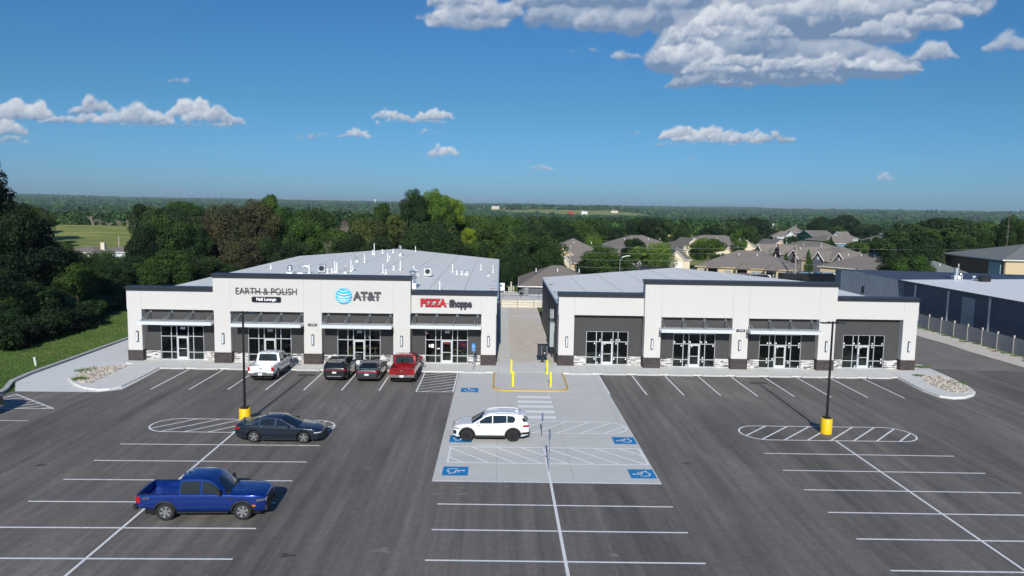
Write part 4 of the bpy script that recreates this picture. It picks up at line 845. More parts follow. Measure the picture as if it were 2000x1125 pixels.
# retaining wall and railings at the end of the passage
mb = MB(); mb.box(-4, 9, 101.95, 102.25, 0, 1.05); tag(mb.build('retaining_wall', 'retaining'), 'low tan concrete retaining wall across the end of the gravel court', 'retaining wall')
def railing(a, b, z0, z1, label):
    t_ = thing('railing', label, 'railing', (a[0], a[1], 0)); d = (b[0]-a[0], b[1]-a[1]); n = 5
    mb = MB()
    for h in (.35, .7, 1.05): mb.tube((0, 0, z0+h), (d[0], d[1], z1+h), .022, n=6)
    mb.build('rail', 'black_metal', t_)
    for k in range(n): u_ = k/(n-1); mb = MB(); mb.tube((d[0]*u_, d[1]*u_, z0+(z1-z0)*u_), (d[0]*u_, d[1]*u_, z0+(z1-z0)*u_+1.05), .025, n=6); mb.build('post', 'black_metal', t_)
railing((-2, 101.6), (7, 101.6), .02, .02, 'black metal railing in front of the tan retaining wall'); railing((-2, 104.5), (8, 102.9), 1.02, 1.02, 'sloping black railing above the tan retaining wall')
t_ = thing('yard_sign', 'white square sign with a teal emblem beyond the gravel court', 'sign', (.22, 110.5, 1.0)); mb = MB(); mb.box(-.55, .55, -.03, .03, .25, 1.45); b_ = mb.build('board', 'sign_white', t_)
for s in (-.5, .5): mb = MB(); mb.box(s-.04, s+.04, .03, .1, 0, 1.45); mb.build('post', 'sign_white', t_)
mb = MB(); mb.sheet([(0, 0)]*0+[(-.13, 0), (.13, 0), (.13, .2), (0, .32), (-.13, .2)], 0); mb.v = [(x, -.035, .95+y) for x, y, z in mb.v]; mb.v += [(-.13, -.035, .82), (.13, -.035, .82), (.13, -.035, .9), (-.13, -.035, .9)]; mb.f.append((5, 6, 7, 8)); mb.m.append(0); mb.build('emblem', mat('teal', (.02, .16, .2), .5) and 'teal', b_)
mb = MB(); mb.box(-.35, .35, -.036, -.031, .58, .63); mb.box(-.3, .3, -.036, -.031, .48, .52); mb.build('printed_line', mat('teal_pale', (.45, .68, .7), .5) and 'teal_pale', b_)
t_ = thing('utility_box', 'grey generator box on the upper pavement beyond the court', 'utility box', (3.4, 106.5, 1.02)); mb = MB(); mb.box(-.6, .1, -.5, .5, 0, .8); mb.box(.15, .75, -.4, .4, .1, 1.3); mb.build('housing', mat('box_grey', (.22, .24, .24), .6) and 'box_grey', t_)
mb = MB(); mb.box(-.5, 0, -.51, -.501, .2, .65); mb.build('louvre', 'black_metal', t_)
for x, y, h, lb in ((1.75, 111.5, 1.5, 'tallest tan post right of the white square sign'), (2.1, 112.2, .8, 'short pale post beside the tan post'), (1.45, 111.8, .7, 'short white post just right of the square sign')):
    mb = MB(); mb.box(x-.1, x+.1, y-.1, y+.1, 1.0, 1.0+h); mb.box(x-.13, x+.13, y-.13, y+.13, 1.0+h, 1.04+h); tag(mb.build('wooden_post', 'fence_post'), lb, 'post')
# ------------------------------------------------------------------ roof vents of the left building
def roof_pt(px, py):
    z = 6.2
    for k in range(12): x, y = g(px, py, z); z = zL(max(-31.4, min(-.3, x)))
    return x, y, z
def proto_pipe():
    t_ = thing('roof_pipe', '', 'roof vent'); mb = MB(); mb.lathe([(.16, 0), (.10, .12), (.062, .16)], n=12); mb.build('boot', 'white_pvc', t_); mb = MB(); mb.tube((0, 0, .1), (0, 0, 1), .055, n=10); mb.build('pipe', 'white_pvc', t_); return t_
def proto_cap():
    t_ = thing('roof_cap_vent', '', 'roof vent'); mb = MB(); mb.lathe([(.17, 0), (.10, .14), (.07, .2)], n=12); mb.build('boot', 'white_pvc', t_); mb = MB(); mb.tube((0, 0, .15), (0, 0, .34), .05, n=10); mb.lathe([(.11, .34), (.13, .37), (.10, .45), (.02, .52)], n=12); mb.build('cap', 'white_pvc', t_); return t_
def proto_goose():
    t_ = thing('gooseneck_vent', '', 'roof vent'); mb = MB(); mb.lathe([(.20, 0), (.12, .14), (.09, .18)], n=12); mb.build('boot', 'white_pvc', t_); mb = MB()
    pts = [(-.09, 0, .1), (-.09, 0, .62)]+[(-.09*math.cos(a)+0, 0, .62+.1*math.sin(a)) for a in np.linspace(.3, math.pi, 6)]+[(.09, 0, .35)]; mb.path(pts, .045, 8); mb.build('bent_pipe', 'galvanised', t_); return t_
def proto_stack():
    t_ = thing('exhaust_stack', '', 'roof vent'); mb = MB(); mb.lathe([(.26, 0), (.14, .25), (.13, .3)], n=14); mb.build('boot', 'white_pvc', t_); mb = MB(); mb.tube((0, 0, .25), (0, 0, 1.05), .12, n=14); mb.build('pipe', 'galvanised', t_); mb = MB(); mb.lathe([(.15, 1.0), (.2, 1.05), (.2, 1.2), (.12, 1.28)], n=14); mb.build('cap', 'galvanised', t_); return t_
PR = {'p': proto_pipe(), 'c': proto_cap(), 'g': proto_goose(), 's': proto_stack()}; used = set()
RV = [('p',604,534,.95,'straight white pipe just right of the big bent duct'),('c',639.7,534,1,'white cap vent right of the roof condenser'),('c',648.5,532.5,.85,'smaller white cap vent second from the roof condenser'),('p',654,532.5,1.15,'metal topped white pipe left of a twin pipe on the roof front'),('p',658,532,1.0,'white pipe right of its twin on the roof front'),
 ('g',674,534,1,'bent metal vent in the middle of the tall parapet'),('p',685.6,530.5,1.25,'tallest white pipe behind the middle of the tall parapet'),('c',690,528,1,'white cap vent beside the tallest white pipe'),('g',697,512,1.25,'bent metal vent midway up the left roof slope'),('p',712,513,1.0,'lone white pipe right of the mid slope bent vent'),
 ('c',728,497,1.2,'white cap vent near the far roof edge left of the ridge'),('p',731,498,1.6,'slightly taller white pipe beside a cap near the far roof edge'),('c',747,494.7,1.1,'lone white cap vent between the far pipe pair and the ridge stack'),('c',768,493.7,1.1,'white cap vent just left of the ridge end'),('s',782,500,1.15,'tall metal exhaust stack on the roof ridge'),('p',811.6,492,.9,'small white pipe at the far roof edge right of the ridge'),
 ('p',757,510.5,1.0,'white pipe left of a cap halfway up the ridge'),('c',761,508.7,1.2,'white cap vent beside a pipe halfway up the ridge'),('p',748,533,.95,'white pipe above the AT&T letters behind the parapet'),('c',753.8,535,1,'white cap vent directly behind the parapet above the ampersand'),('c',769,527.6,1,'lone white cap vent left of the ridge line near the parapet'),('p',781.8,528,1.1,'white pipe standing on the ridge line near the parapet'),
 ('g',804.6,535.5,1.0,'bent metal vent beside the big exhaust at the end of the tall parapet'),('p',808.2,535,.9,'white pipe between the bent vent and the small cap by the parapet end'),('c',812.7,534.5,.9,'small white cap vent left of the roof fan box'),('c',817.3,538.5,.6,'tiny white pipe stub feeding the roof fan box'),('p',859,567.5,.85,'lone white pipe rising behind the low right parapet'),
 ('p',884,531.6,.95,'white pipe at the left of the cluster on the right slope'),('c',892,536,.95,'white cap vent second in the cluster on the right slope'),('c',902,537,.95,'white cap vent third in the cluster on the right slope'),('g',908.7,536,.9,'bent metal vent in the cluster on the right slope'),('c',912.3,537.8,.95,'white cap vent at the right of the cluster on the right slope'),('p',939.5,527,.75,'small lone white pipe high on the right slope'),
 ('g',953.9,539.3,.95,'bent metal vent near the right roof edge'),('p',963,533.5,1.0,'white pipe closest to the right roof edge'),('c',529,525,.95,'lone white cap vent near the left roof edge')]
for k, px, py, s, lb in RV:
    x, y, z = roof_pt(px, py); o = PR[k] if k not in used else copy_tree(PR[k]); used.add(k); o.location = (x, y, z); o.scale = (1, 1, s) if k in 'ps' else (s, s, s); tag(o, lb, 'roof vent', 'vents on the left building roof')
x, y, z = roof_pt(566.6, 534); t_ = thing('turbine_vent', 'round metal turbine vent at the left end of the tall parapet', 'roof vent', (x, y, z)); mb = MB(); mb.box(-.3, .3, -.3, .3, 0, .15); mb.build('curb', 'white_pvc', t_); mb = MB(); mb.lathe([(.16, .15), (.16, .35), (.32, .40), (.30, .48), (.24, .5), (.28, .62), (.24, .8), (.12, .88), (.001, .9)], n=20); o = mb.build('dome', 'galvanised', t_, smooth=True); o.data.set_sharp_from_angle(angle=R(45))
x, y, z = roof_pt(588, 534.5); t_ = thing('bent_duct', 'large bent metal duct on the roof behind the left sign', 'roof duct', (x, y, z)); mb = MB(); mb.box(-.3, .25, -.25, .25, 0, .12); mb.build('curb', 'white_pvc', t_); mb = MB(); mb.path([(-.1, 0, .1), (-.1, 0, .45), (.1, 0, .72), (.45, 0, .8), (.7, 0, .72), (.85, 0, .5)], .14, 12); mb.build('duct', 'galvanised', t_)
def condenser(px, py, w_, lb):
    x, y, z = roof_pt(px, py); t_ = thing('condenser_unit', lb, 'condenser', (x, y, z+.05)); mb = MB(); mb.box(-w_/2, w_/2, -.25, .25, .05, .85*w_/.75); b_ = mb.build('cabinet', 'galvanised', t_)
    mb = MB(); mb.lathe([(.26, -.256), (.26, -.252)], (0, 0, .47*w_/.75), 20, 'Y'); mb.build('fan_grille', 'black_metal', b_)
    for s in (-1, 1): mb = MB(); mb.box(s*w_*.35-.04, s*w_*.35+.04, -.3, .3, -.06, .05); mb.build('foot', 'black_metal', t_)
condenser(629, 533.5, .72, 'grey condenser unit behind the middle of the left roof parapet'); condenser(835.5, 540, .8, 'grey fan box with a dark grille on the right roof slope')
x, y, z = roof_pt(806.5, 562.5); t_ = thing('kitchen_exhaust', 'big metal kitchen exhaust where the tall and low parapets meet', 'roof vent', (x, y, z)); mb = MB(); mb.box(-.32, .32, -.32, .32, 0, .45); mb.build('curb', 'white_pvc', t_); mb = MB(); mb.lathe([(.25, .45), (.22, .75), (.33, .85), (.33, 1.0), (.24, 1.08), (.24, 1.3), (.38, 1.42), (.38, 1.52), (.2, 1.56)], n=20); o = mb.build('stack', 'galvanised', t_, smooth=True); o.data.set_sharp_from_angle(angle=R(40))
mat('lamp_smoke', (.12, .13, .15), .08, coat=1.)
# ------------------------------------------------------------------ vehicles
def lerp_list(L, x):
    xs = [a for a, b in L]; ys = [b for a, b in L]; return float(np.interp(x, xs, ys))
class Body:
    def __init__(s, top, plan, bot, axles, wr, crown=.05, bed=None):
        s.top, s.plan, s.bot, s.ax, s.wr, s.crown, s.bed = sorted(top), sorted(plan), sorted(bot), axles, wr, crown, bed; s.Ra = wr+.065
    def zb(s, x):
        z = lerp_list(s.bot, x)
        for a in s.ax:
            d = abs(x-a)
            if d < s.Ra: z = max(z, s.wr+math.sqrt(s.Ra**2-d*d))
        return z
    def ring(s, x):
        W_ = lerp_list(s.plan, x); zt = lerp_list(s.top, x); zb = s.zb(x); z0 = lerp_list(s.bot, x); P = []
        def fy(z):
            t = (z-z0)/(zt-z0); return W_*float(np.interp(t, [0, .08, .25, .5, .62, .8, .95, 1], [.93, .965, .985, 1.0, .985, .985, .972, .955]))
        for t in (0, .15, .35, .5, .62, .8, .93): z = zb+(zt-zb)*t; P.append((fy(z), z))
        if s.bed and s.bed[0] < x < s.bed[1]: P += [(.955*W_, zt), (.93*W_, zt+.02), (W_-.13, zt+.015), (W_-.14, s.bed[2]), (0, s.bed[2])]
        else: P += [(.955*W_, zt-.006), (.92*W_, zt+.012), (.78*W_, zt+s.crown*.55), (.45*W_, zt+s.crown*.9), (0, zt+s.crown)]
        return P
    def side_y(s, x, z):
        P = s.ring(x); zs = [p[1] for p in P[:8]]; ys = [p[0] for p in P[:8]]; return float(np.interp(z, zs, ys))
    def mesh(s, x0, x1):
        X = set(np.linspace(x0, x1, 60))
        for a in s.ax:
            X |= set(a+s.Ra*math.cos(t) for t in np.linspace(0, math.pi, 17)); X |= {a-s.Ra-.004, a+s.Ra+.004}
        if s.bed: X |= {s.bed[0], s.bed[0]+.004, s.bed[1], s.bed[1]-.004}
        X |= {q for q, _ in s.top if x0 < q < x1}
        X = sorted(q for q in X if x0 <= q <= x1); mb = MB(); rows = []
        for x in X:
            P = s.ring(x); rr = [(x, -y, z) for y, z in P]+[(x, y, z) for y, z in P[-2::-1]]; rows.append(rr)
        n = len(rows[0]); mb.v = [q for r_ in rows for q in r_]
        mb.f = [(i*n+j, i*n+j+1, (i+1)*n+j+1, (i+1)*n+j) for i in range(len(rows)-1) for j in range(n-1)]; mb.m = [0]*len(mb.f)
        mb.f.append(tuple(range(n))[::-1]); mb.f.append(tuple((len(rows)-1)*n+j for j in range(n))); mb.m += [0, 0]
        return mb
def make_wheel(parent, x, y, r, rimmat, spokes, wid=.23):
    s = 1 if y > 0 else -1
    hb = MB(); hb.lathe([(r*.62, -.02), (r*.62, .02)], (0, 0, 0), 20, 'Y'); w_ = hb.build('wheel', 'black_metal', parent, loc=(x, y-s*.0, r))
    tm = MB(); h = wid/2; tm.lathe([(r*.60, -h*.75), (r*.68, -h), (r*.92, -h), (r, -h*.7), (r, h*.7), (r*.92, h), (r*.68, h), (r*.60, h*.75)], n=30, axis='Y'); t_ = tm.build('tyre', 'tyre', w_, smooth=True); t_.data.set_sharp_from_angle(angle=R(40))
    rm = MB(); yo = s*h*.86; prof = [(r*.66, yo-s*.05), (r*.675, yo), (r*.60, yo+s*.004), (r*.58, yo-s*.05)]
    n = 26; vs = []
    for rr, yy in prof: vs += [(rr*math.cos(2*math.pi*i/n), yy, rr*math.sin(2*math.pi*i/n)) for i in range(n)]
    rm.add(vs, [(j*n+i, j*n+(i+1) % n, (j+1)*n+(i+1) % n, (j+1)*n+i) for j in range(3) for i in range(n)])
    for k in range(spokes):
        a = 2*math.pi*k/spokes+.3; ca, sa = math.cos(a), math.sin(a); w1, w2 = r*.10, r*.15; y0, y1 = yo-s*.035, yo-s*.005
        q = []
        for yy in (y0, y1): q += [(r*.1*ca-w1*-sa, yy, r*.1*sa-w1*ca), (r*.1*ca+w1*-sa, yy, r*.1*sa+w1*ca), (r*.61*ca+w2*-sa, yy, r*.61*sa+w2*ca), (r*.61*ca-w2*-sa, yy, r*.61*sa-w2*ca)]
        rm.add(q, [(0, 1, 2, 3), (7, 6, 5, 4), (0, 4, 5, 1), (1, 5, 6, 2), (2, 6, 7, 3), (3, 7, 4, 0)])
    rm.lathe([(r*.16, yo-s*.03), (r*.15, yo)], n=14, axis='Y'); rm.build('rim', rimmat, w_)
    return w_
def vehicle(name, label, cat, loc, rz, sp):
    t_ = thing(name, label, cat, (*loc, 0.012), rz); L2 = sp['L']/2; B = Body(sp['top'], sp['plan'], sp['bot'], sp['ax'], sp['wr'], sp.get('crown', .05), sp.get('bed')); pm = sp['paint']
    bo = B.mesh(-L2, L2).build('body', pm, t_, smooth=True); bo.data.set_sharp_from_angle(angle=R(32)); W_ = max(w_ for _, w_ in sp['plan'])
    ub = MB(); ub.box(-L2+.25, L2-.25, -(W_-.27), W_-.27, .22, .66); ub.build('underbody', 'underbody', t_)
    for a in sp['ax']:
        for s in (-1, 1): make_wheel(t_, a, s*(W_-.135), sp['wr'], sp['rim'], sp.get('spokes', 5))
    # greenhouse
    P = sp['gh']; wb, wt = sp['ghw']; zr = max(z for _, z in P); ws, we = sp['wind']; rs, re_ = sp['rear']
    def belt(x): return lerp_list(B.top, x)-.02
    def yw(x, z): t = (z-belt(x))/(zr-belt(x)); return wb+(wt-wb)*max(0, min(1.05, t))
    def surf(i, s, off=0.):      # i float along the profile
        k = min(int(i), len(P)-2); u_ = i-k; x = P[k][0]*(1-u_)+P[k+1][0]*u_; z = P[k][1]*(1-u_)+P[k+1][1]*u_; dx, dz = P[k+1][0]-P[k][0], P[k+1][1]-P[k][1]; q = math.hypot(dx, dz); nx, nz = dz/q, -dx/q
        if nz < 0: nx, nz = -nx, -nz
        xb = x
        if k < we: xb = x-.13*s*s*(1 if x > 0 else .2)
        if k >= rs: xb = x+.07*s*s
        return (xb+nx*off, yw(x, z)*s, z-.045*abs(s)**3*(1 if z > belt(x)+.25 else (z-belt(x))/.25)+nz*off)
    S_ = [-1, -.93, -.75, -.4, 0, .4, .75, .93, 1]; gm = MB()
    for i in range(len(P)):
        for s in S_: gm.v.append(surf(i, s))
    n = len(S_); gm.f = [(i*n+j, i*n+j+1, (i+1)*n+j+1, (i+1)*n+j) for i in range(len(P)-1) for j in range(n-1)]; gm.m = [0]*len(gm.f)
    for s, j in ((-1, 0), (1, n-1)):
        o_ = len(gm.v)
        for i in range(len(P)): x, y, z = surf(i, s); gm.v.append((x, yw(x, belt(x))*s, belt(x)-.03))
        for i in range(len(P)-1): f = (i*n+j, (i+1)*n+j, o_+i+1, o_+i); gm.f.append(f if s > 0 else f[::-1]); gm.m.append(0)
    ro = gm.build('cabin', sp.get('roofpaint', pm), t_, smooth=True); ro.data.set_sharp_from_angle(angle=R(28))
    def glass(nm, i0, i1, sw):
        m_ = MB(); a = np.linspace(i0, i1, 7); c = np.linspace(-sw, sw, 9)
        for i in a:
            for s in c: m_.v.append(surf(i, s, .012))
        m_.f = [(i*9+j, i*9+j+1, (i+1)*9+j+1, (i+1)*9+j) for i in range(6) for j in range(8)]; m_.m = [0]*len(m_.f); m_.build(nm, 'car_glass', t_, smooth=True)
    glass('windshield', ws+.06, we-.05, .90); glass('rear_window', rs+.08, re_-.08, sp.get('rw', .84))
    for poly in sp['win']:
        for s in (-1, 1):
            m_ = MB(); vs = [(x, s*(yw(x, z)+.018), z) for x, z in poly]; m_.add(vs, [tuple(range(len(poly)))]); 
            o = m_.build('side_window', 'car_glass', t_)
            if sp.get('wtrim'):
                q = MB(); q.path([(x, s*(yw(x, z)+.018), z) for x, z in poly+[poly[0]]], .011, 5); q.build('window_trim', sp['wtrim'], o)
    def skin(nm, m_, x0, x1, z0, z1, off=.012, taper=0, both=True, nx=6, nz=3):
        for s in ((-1, 1) if both else (both,)):
            q = MB()
            for i in range(nx+1):
                x = x0+(x1-x0)*i/nx; za = z0+taper*i/nx; 
                for j in range(nz+1): z = za+(z1-za)*j/nz; q.v.append((x, s*(B.side_y(x, z)+off), z))
            q.f = [(i*(nz+1)+j, (i+1)*(nz+1)+j, (i+1)*(nz+1)+j+1, i*(nz+1)+j+1) for i in range(nx) for j in range(nz)]; q.m = [0]*len(q.f)
            # close the edge to the end face
            q.build(nm, m_, t_)
    def arch(nm, m_, th=.06, off=.012):
        for a in sp['ax']:
            for s in (-1, 1):
                q = MB(); k = 18; Ra = B.Ra
                for i in range(k+1):
                    an = math.pi*i/k; c_, s__ = math.cos(an), math.sin(an)
                    for rr, oo in ((Ra-.03, -.04), (Ra-.01, off+.01), (Ra+th, off+.006), (Ra+th+.01, -.02)):
                        x = a+rr*c_; z = B.wr+rr*s__; z = max(z, lerp_list(B.bot, x)); q.v.append((x, s*(B.side_y(min(max(x, -L2), L2), max(z, B.zb(x)))+oo), z))
                q.f = [(i*4+j, (i+1)*4+j, (i+1)*4+j+1, i*4+j+1) for i in range(k) for j in range(3)]; q.m = [0]*len(q.f); q.build(nm, m_, t_)
    def seam(pts):
        for s in (-1, 1):
            q = MB(); q.path([(x, s*(B.side_y(x, z)+.001), z) for x, z in pts], .006, 4); q.build('door_seam', 'underbody', t_)
    def bx(nm, m_, *b, parent=None):
        q = MB(); q.box(*b); return q.build(nm, m_, parent or t_)
    def pair(nm, m_, x0, x1, y0, y1, z0, z1):
        for s in (-1, 1): bx(nm, m_, x0, x1, min(s*y0, s*y1), max(s*y0, s*y1), z0, z1)
    def handle(x, z):
        for s in (-1, 1):
            y = s*(B.side_y(x, z)+.02); q = MB(); q.box(x-.1, x+.1, min(y-.018, y+.018), max(y-.018, y+.018), z-.02, z+.02); q.build('door_handle', sp.get('handle', pm), t_)
    def mirror(x, z, m_=None, h=.14):
        for s in (-1, 1):
            y = s*(yw(x, z)+.0); q = MB(); q.box(x-.03, x+.03, min(y, y+s*.12), max(y, y+s*.12), z-.03, z+.02); q.add([(x-.07, y+s*.10, z-.06), (x+.07, y+s*.10, z-.05), (x+.06, y+s*.30, z-.03), (x-.07, y+s*.30, z-.04), (x-.07, y+s*.10, z+h), (x+.02, y+s*.10, z+h), (x+.01, y+s*.28, z+h-.01), (x-.07, y+s*.28, z+h-.01)],
                [(0, 3, 2, 1), (4, 5, 6, 7), (0, 1, 5, 4), (1, 2, 6, 5), (2, 3, 7, 6), (3, 0, 4, 7)]); q.build('side_mirror', m_ or pm, t_)
    K = dict(t=t_, B=B, skin=skin, arch=arch, seam=seam, bx=bx, pair=pair, handle=handle, mirror=mirror, L2=L2, W=W_, yw=yw, belt=belt); sp['extra'](K); return t_
def pickup_spec(L, W_, H, wb, wr, paint, rim, spokes, extra, **k):
    a = L/5.35; h = H/1.80; X = lambda x: x*a; xf = X(1.72); xr = xf-wb
    return dict(L=L, paint=paint, rim=rim, spokes=spokes, wr=wr, ax=(xf, xr), bed=(X(-2.60), X(-1.02), .78*h), crown=.055,
      top=[(X(-2.675), 1.11*h), (X(-1.03), 1.11*h), (X(-1.0), 1.13*h), (X(1.0), 1.11*h), (X(1.3), 1.10*h), (X(2.2), 1.075*h), (X(2.48), 1.035*h), (X(2.62), .98*h), (X(2.675), .92*h)],
      plan=[(X(-2.675), W_*.95), (X(-2.6), W_*.98), (X(-2.3), W_), (X(1.9), W_), (X(2.3), W_*.97), (X(2.5), W_*.91), (X(2.62), W_*.84), (X(2.675), W_*.76)], bot=[(X(-2.675), .58*h), (X(-2.2), .52*h), (X(-1), .42*h), (X(1.2), .42*h), (X(2.2), .40*h), (X(2.675), .38*h)],
      gh=[(X(1.14), 1.12*h), (X(.52), 1.64*h), (X(.34), 1.735*h), (X(.05), 1.775*h), (X(-.5), 1.79*h), (X(-.86), 1.775*h), (X(-.95), 1.73*h), (X(-1.01), 1.14*h)], wind=(0, 1), rear=(6, 7), ghw=(W_*.93, W_*.79), rw=.80,
      win=[[(X(.06), 1.16*h), (X(.95), 1.15*h), (X(.86), 1.25*h), (X(.42), 1.61*h), (X(.06), 1.665*h)], [(X(-.87), 1.19*h), (X(-.80), 1.16*h), (X(-.04), 1.16*h), (X(-.04), 1.67*h), (X(-.74), 1.66*h), (X(-.83), 1.60*h)]], extra=extra, **k)
def pickup_extra(o):
    def f(K):
        L2, W_, h, a = K['L2'], K['W'], o['H']/1.80, 2*K['L2']/5.35; X = lambda x: x*a
        K['seam']([(X(-.93), 1.1*h), (X(-.93), .5*h)]); K['seam']([(X(0), 1.1*h), (X(0), .5*h)]); K['seam']([(X(1.02), 1.08*h), (X(1.0), .5*h)]); K['seam']([(X(-1.02), 1.08*h), (X(-1.02), .5*h)])
        K['handle'](X(-.72), 1.0*h); K['handle'](X(.2), 1.0*h); K['mirror'](X(.82), 1.2*h, o.get('mirror', 'trim_black'), .17)
        if o.get('cladding'): K['arch']('wheel_arch', 'trim_black', .05)
        K['pair']('taillight', 'tail_red', -L2-.015, -L2+.07, W_*.80, W_*.965, .80*h, 1.08*h); K['skin']('taillight_side', 'tail_red', -L2+.0, -L2+.16, .80*h, 1.06*h, .008)
        K['skin']('headlight', o.get('lens', 'head_lens'), L2-.36, L2-.04, .82*h, .91*h, .010, -.0); K['pair']('headlight_front', 'head_lens', L2-.01, L2+.012, W_*.52, W_*.755, .80*h, .90*h)
        K['bx']('grille', 'trim_black', L2-.02, L2+.03, -W_*.5, W_*.5, .62*h, .90*h); K['bx']('front_bumper', o['fb'], L2-.08, L2+.06, -W_*.80, W_*.80, .40*h, .60*h)
        rb = K['bx']('rear_bumper', o['rb'], -L2-.13, -L2+.02, -W_*.97, W_*.97, .50*h, .68*h); K['bx']('bumper_step', 'trim_black', -L2-.135, -L2-.01, -W_*.45, W_*.45, .682*h, .70*h)
        tg = K['bx']('tailgate', o['paint'], -L2-.018, -L2+.0, -W_*.79, W_*.79, .72*h, 1.115*h); K['bx']('tailgate_emblem', o.get('emblem', 'chrome'), -L2-.03, -L2-.019, -.10, .10, .955*h, 1.01*h, parent=tg); K['bx']('tailgate_crease', 'trim_black' if o.get('dark') else 'chrome', -L2-.0245, -L2-.019, -W_*.72, W_*.72, .845*h, .852*h, parent=tg)
        K['bx']('licence_plate', 'paper', -L2-.142, -L2-.131, -.155, .155, .53*h, .67*h); K['bx']('hitch', 'black_metal', -L2-.22, -L2-.02, -.04, .04, .42*h, .49*h)
        if o.get('board'):
            for s in (-1, 1): K['bx']('running_board', 'trim_black', X(-.95), X(1.15), min(s*(W_-.06), s*(W_+.06)), max(s*(W_-.06), s*(W_+.06)), .36*h, .41*h)
        q = MB(); 
        for s in (-1, 1): q.box(X(-2.6), X(-1.02), min(s*(W_*.93), s*(W_-.13)), max(s*(W_*.93), s*(W_-.13)), 1.13*h, 1.145*h)
        q.box(X(-2.62), X(-2.58), -W_*.85, W_*.85, 1.12*h, 1.145*h); q.build('bed_rail_cap', 'trim_black', K['t'])
        q = MB(); q.box(X(-2.56), X(-1.06), -W_+.16, W_-.16, .785*h, .80*h)
        for i in range(9): y = -W_+.3+i*(2*W_-.6)/8; q.box(X(-2.56), X(-1.06), y-.03, y+.03, .80*h, .812*h)
        for s in (-1, 1): q.box(K['B'].ax[1]-.42, K['B'].ax[1]+.42, min(s*(W_-.15), s*(W_-.36)), max(s*(W_-.15), s*(W_-.36)), .80*h, .98*h)
        q.build('truck_bed', o.get('bedmat', 'bed_liner'), K['t']); K['bx']('brake_light', 'tail_red', X(-.96), X(-.945), -.12, .12, 1.725*h, 1.75*h)
        for x, nm in ((X(1.55), 'hood_crease'),):
            for s in (-1, 1): q = MB(); q.path([(X(1.2), s*W_*.42, 1.152*h), (X(2.0), s*W_*.42, 1.115*h), (X(2.45), s*W_*.4, 1.055*h)], .014, 6); q.build(nm, o['paint'], K['t'])
        K['bx']('cowl', 'trim_black', X(1.02), X(1.16), -W_*.8, W_*.8, 1.12*h, 1.165*h)
        if o.get('amber'): K['skin']('side_marker', 'amber', X(2.1), X(2.28), .60*h, .68*h, .012)
        if o.get('fin'): q = MB(); q.lathe([(.05, 0), (.045, .03), (.02, .045), (.001, .05)], (X(-.75), 0, 1.785*h), 10); q.build('antenna', 'paint_navy', K['t'])
        if o.get('badge'):
            for s in (-1, 1): y = s*(W_*.985+.012); textmesh('bed_decal', '4X4', .16, 'chrome', K['t'], (X(-2.3), y, .99*h), .003, .006, rz=0 if s < 0 else 180, shear=.3); q = MB(); q.box(X(1.12), X(1.36), min(y, y-s*.008), max(y, y-s*.008), .93*h, 1.0*h); q.build('fender_vent', 'trim_black', K['t'])
    return f
base = lambda sp, **o: dict(sp)
def pickup(label, loc, rz, L, W_, H, wb, wr, **o):
    o['H'] = H; return vehicle('pickup_truck', label, 'pickup truck', loc, rz, pickup_spec(L, W_, H, wb, wr, o['paint'], o['rim'], o['spokes'], pickup_extra(o), wtrim=o.get('wtrim'), handle=o.get('handle', o['paint'])))
pickup('bright blue crew cab pickup parked alone in the near left bays', (-12.62, 31.75), R(2.6), 5.35, .95, 1.83, 3.22, .385, paint='paint_blue', rim='rim_silver', spokes=6, fb='trim_black', rb='trim_black', cladding=1, board=1, bedmat='paint_blue', badge=1, amber=1, fin=1, handle='paint_blue', dark=1, lens='lamp_smoke')
pickup('white pickup nosed in at the 300 storefront', (-18.05, 58.9), R(90), 5.85, 1.01, 1.96, 3.68, .42, paint='paint_white', rim='rim_silver', spokes=6, fb='chrome', rb='chrome', board=1, bedmat='paint_white', mirror='trim_black', wtrim='trim_black')
pickup('dark red pickup with chrome bumper nosed in left of the hatched aisle', (-7.35, 58.9), R(90), 5.8, 1.0, 1.93, 3.68, .41, paint='paint_red', rim='rim_silver', spokes=5, fb='chrome', rb='chrome', board=1, mirror='paint_red', dark=0, wtrim='chrome')
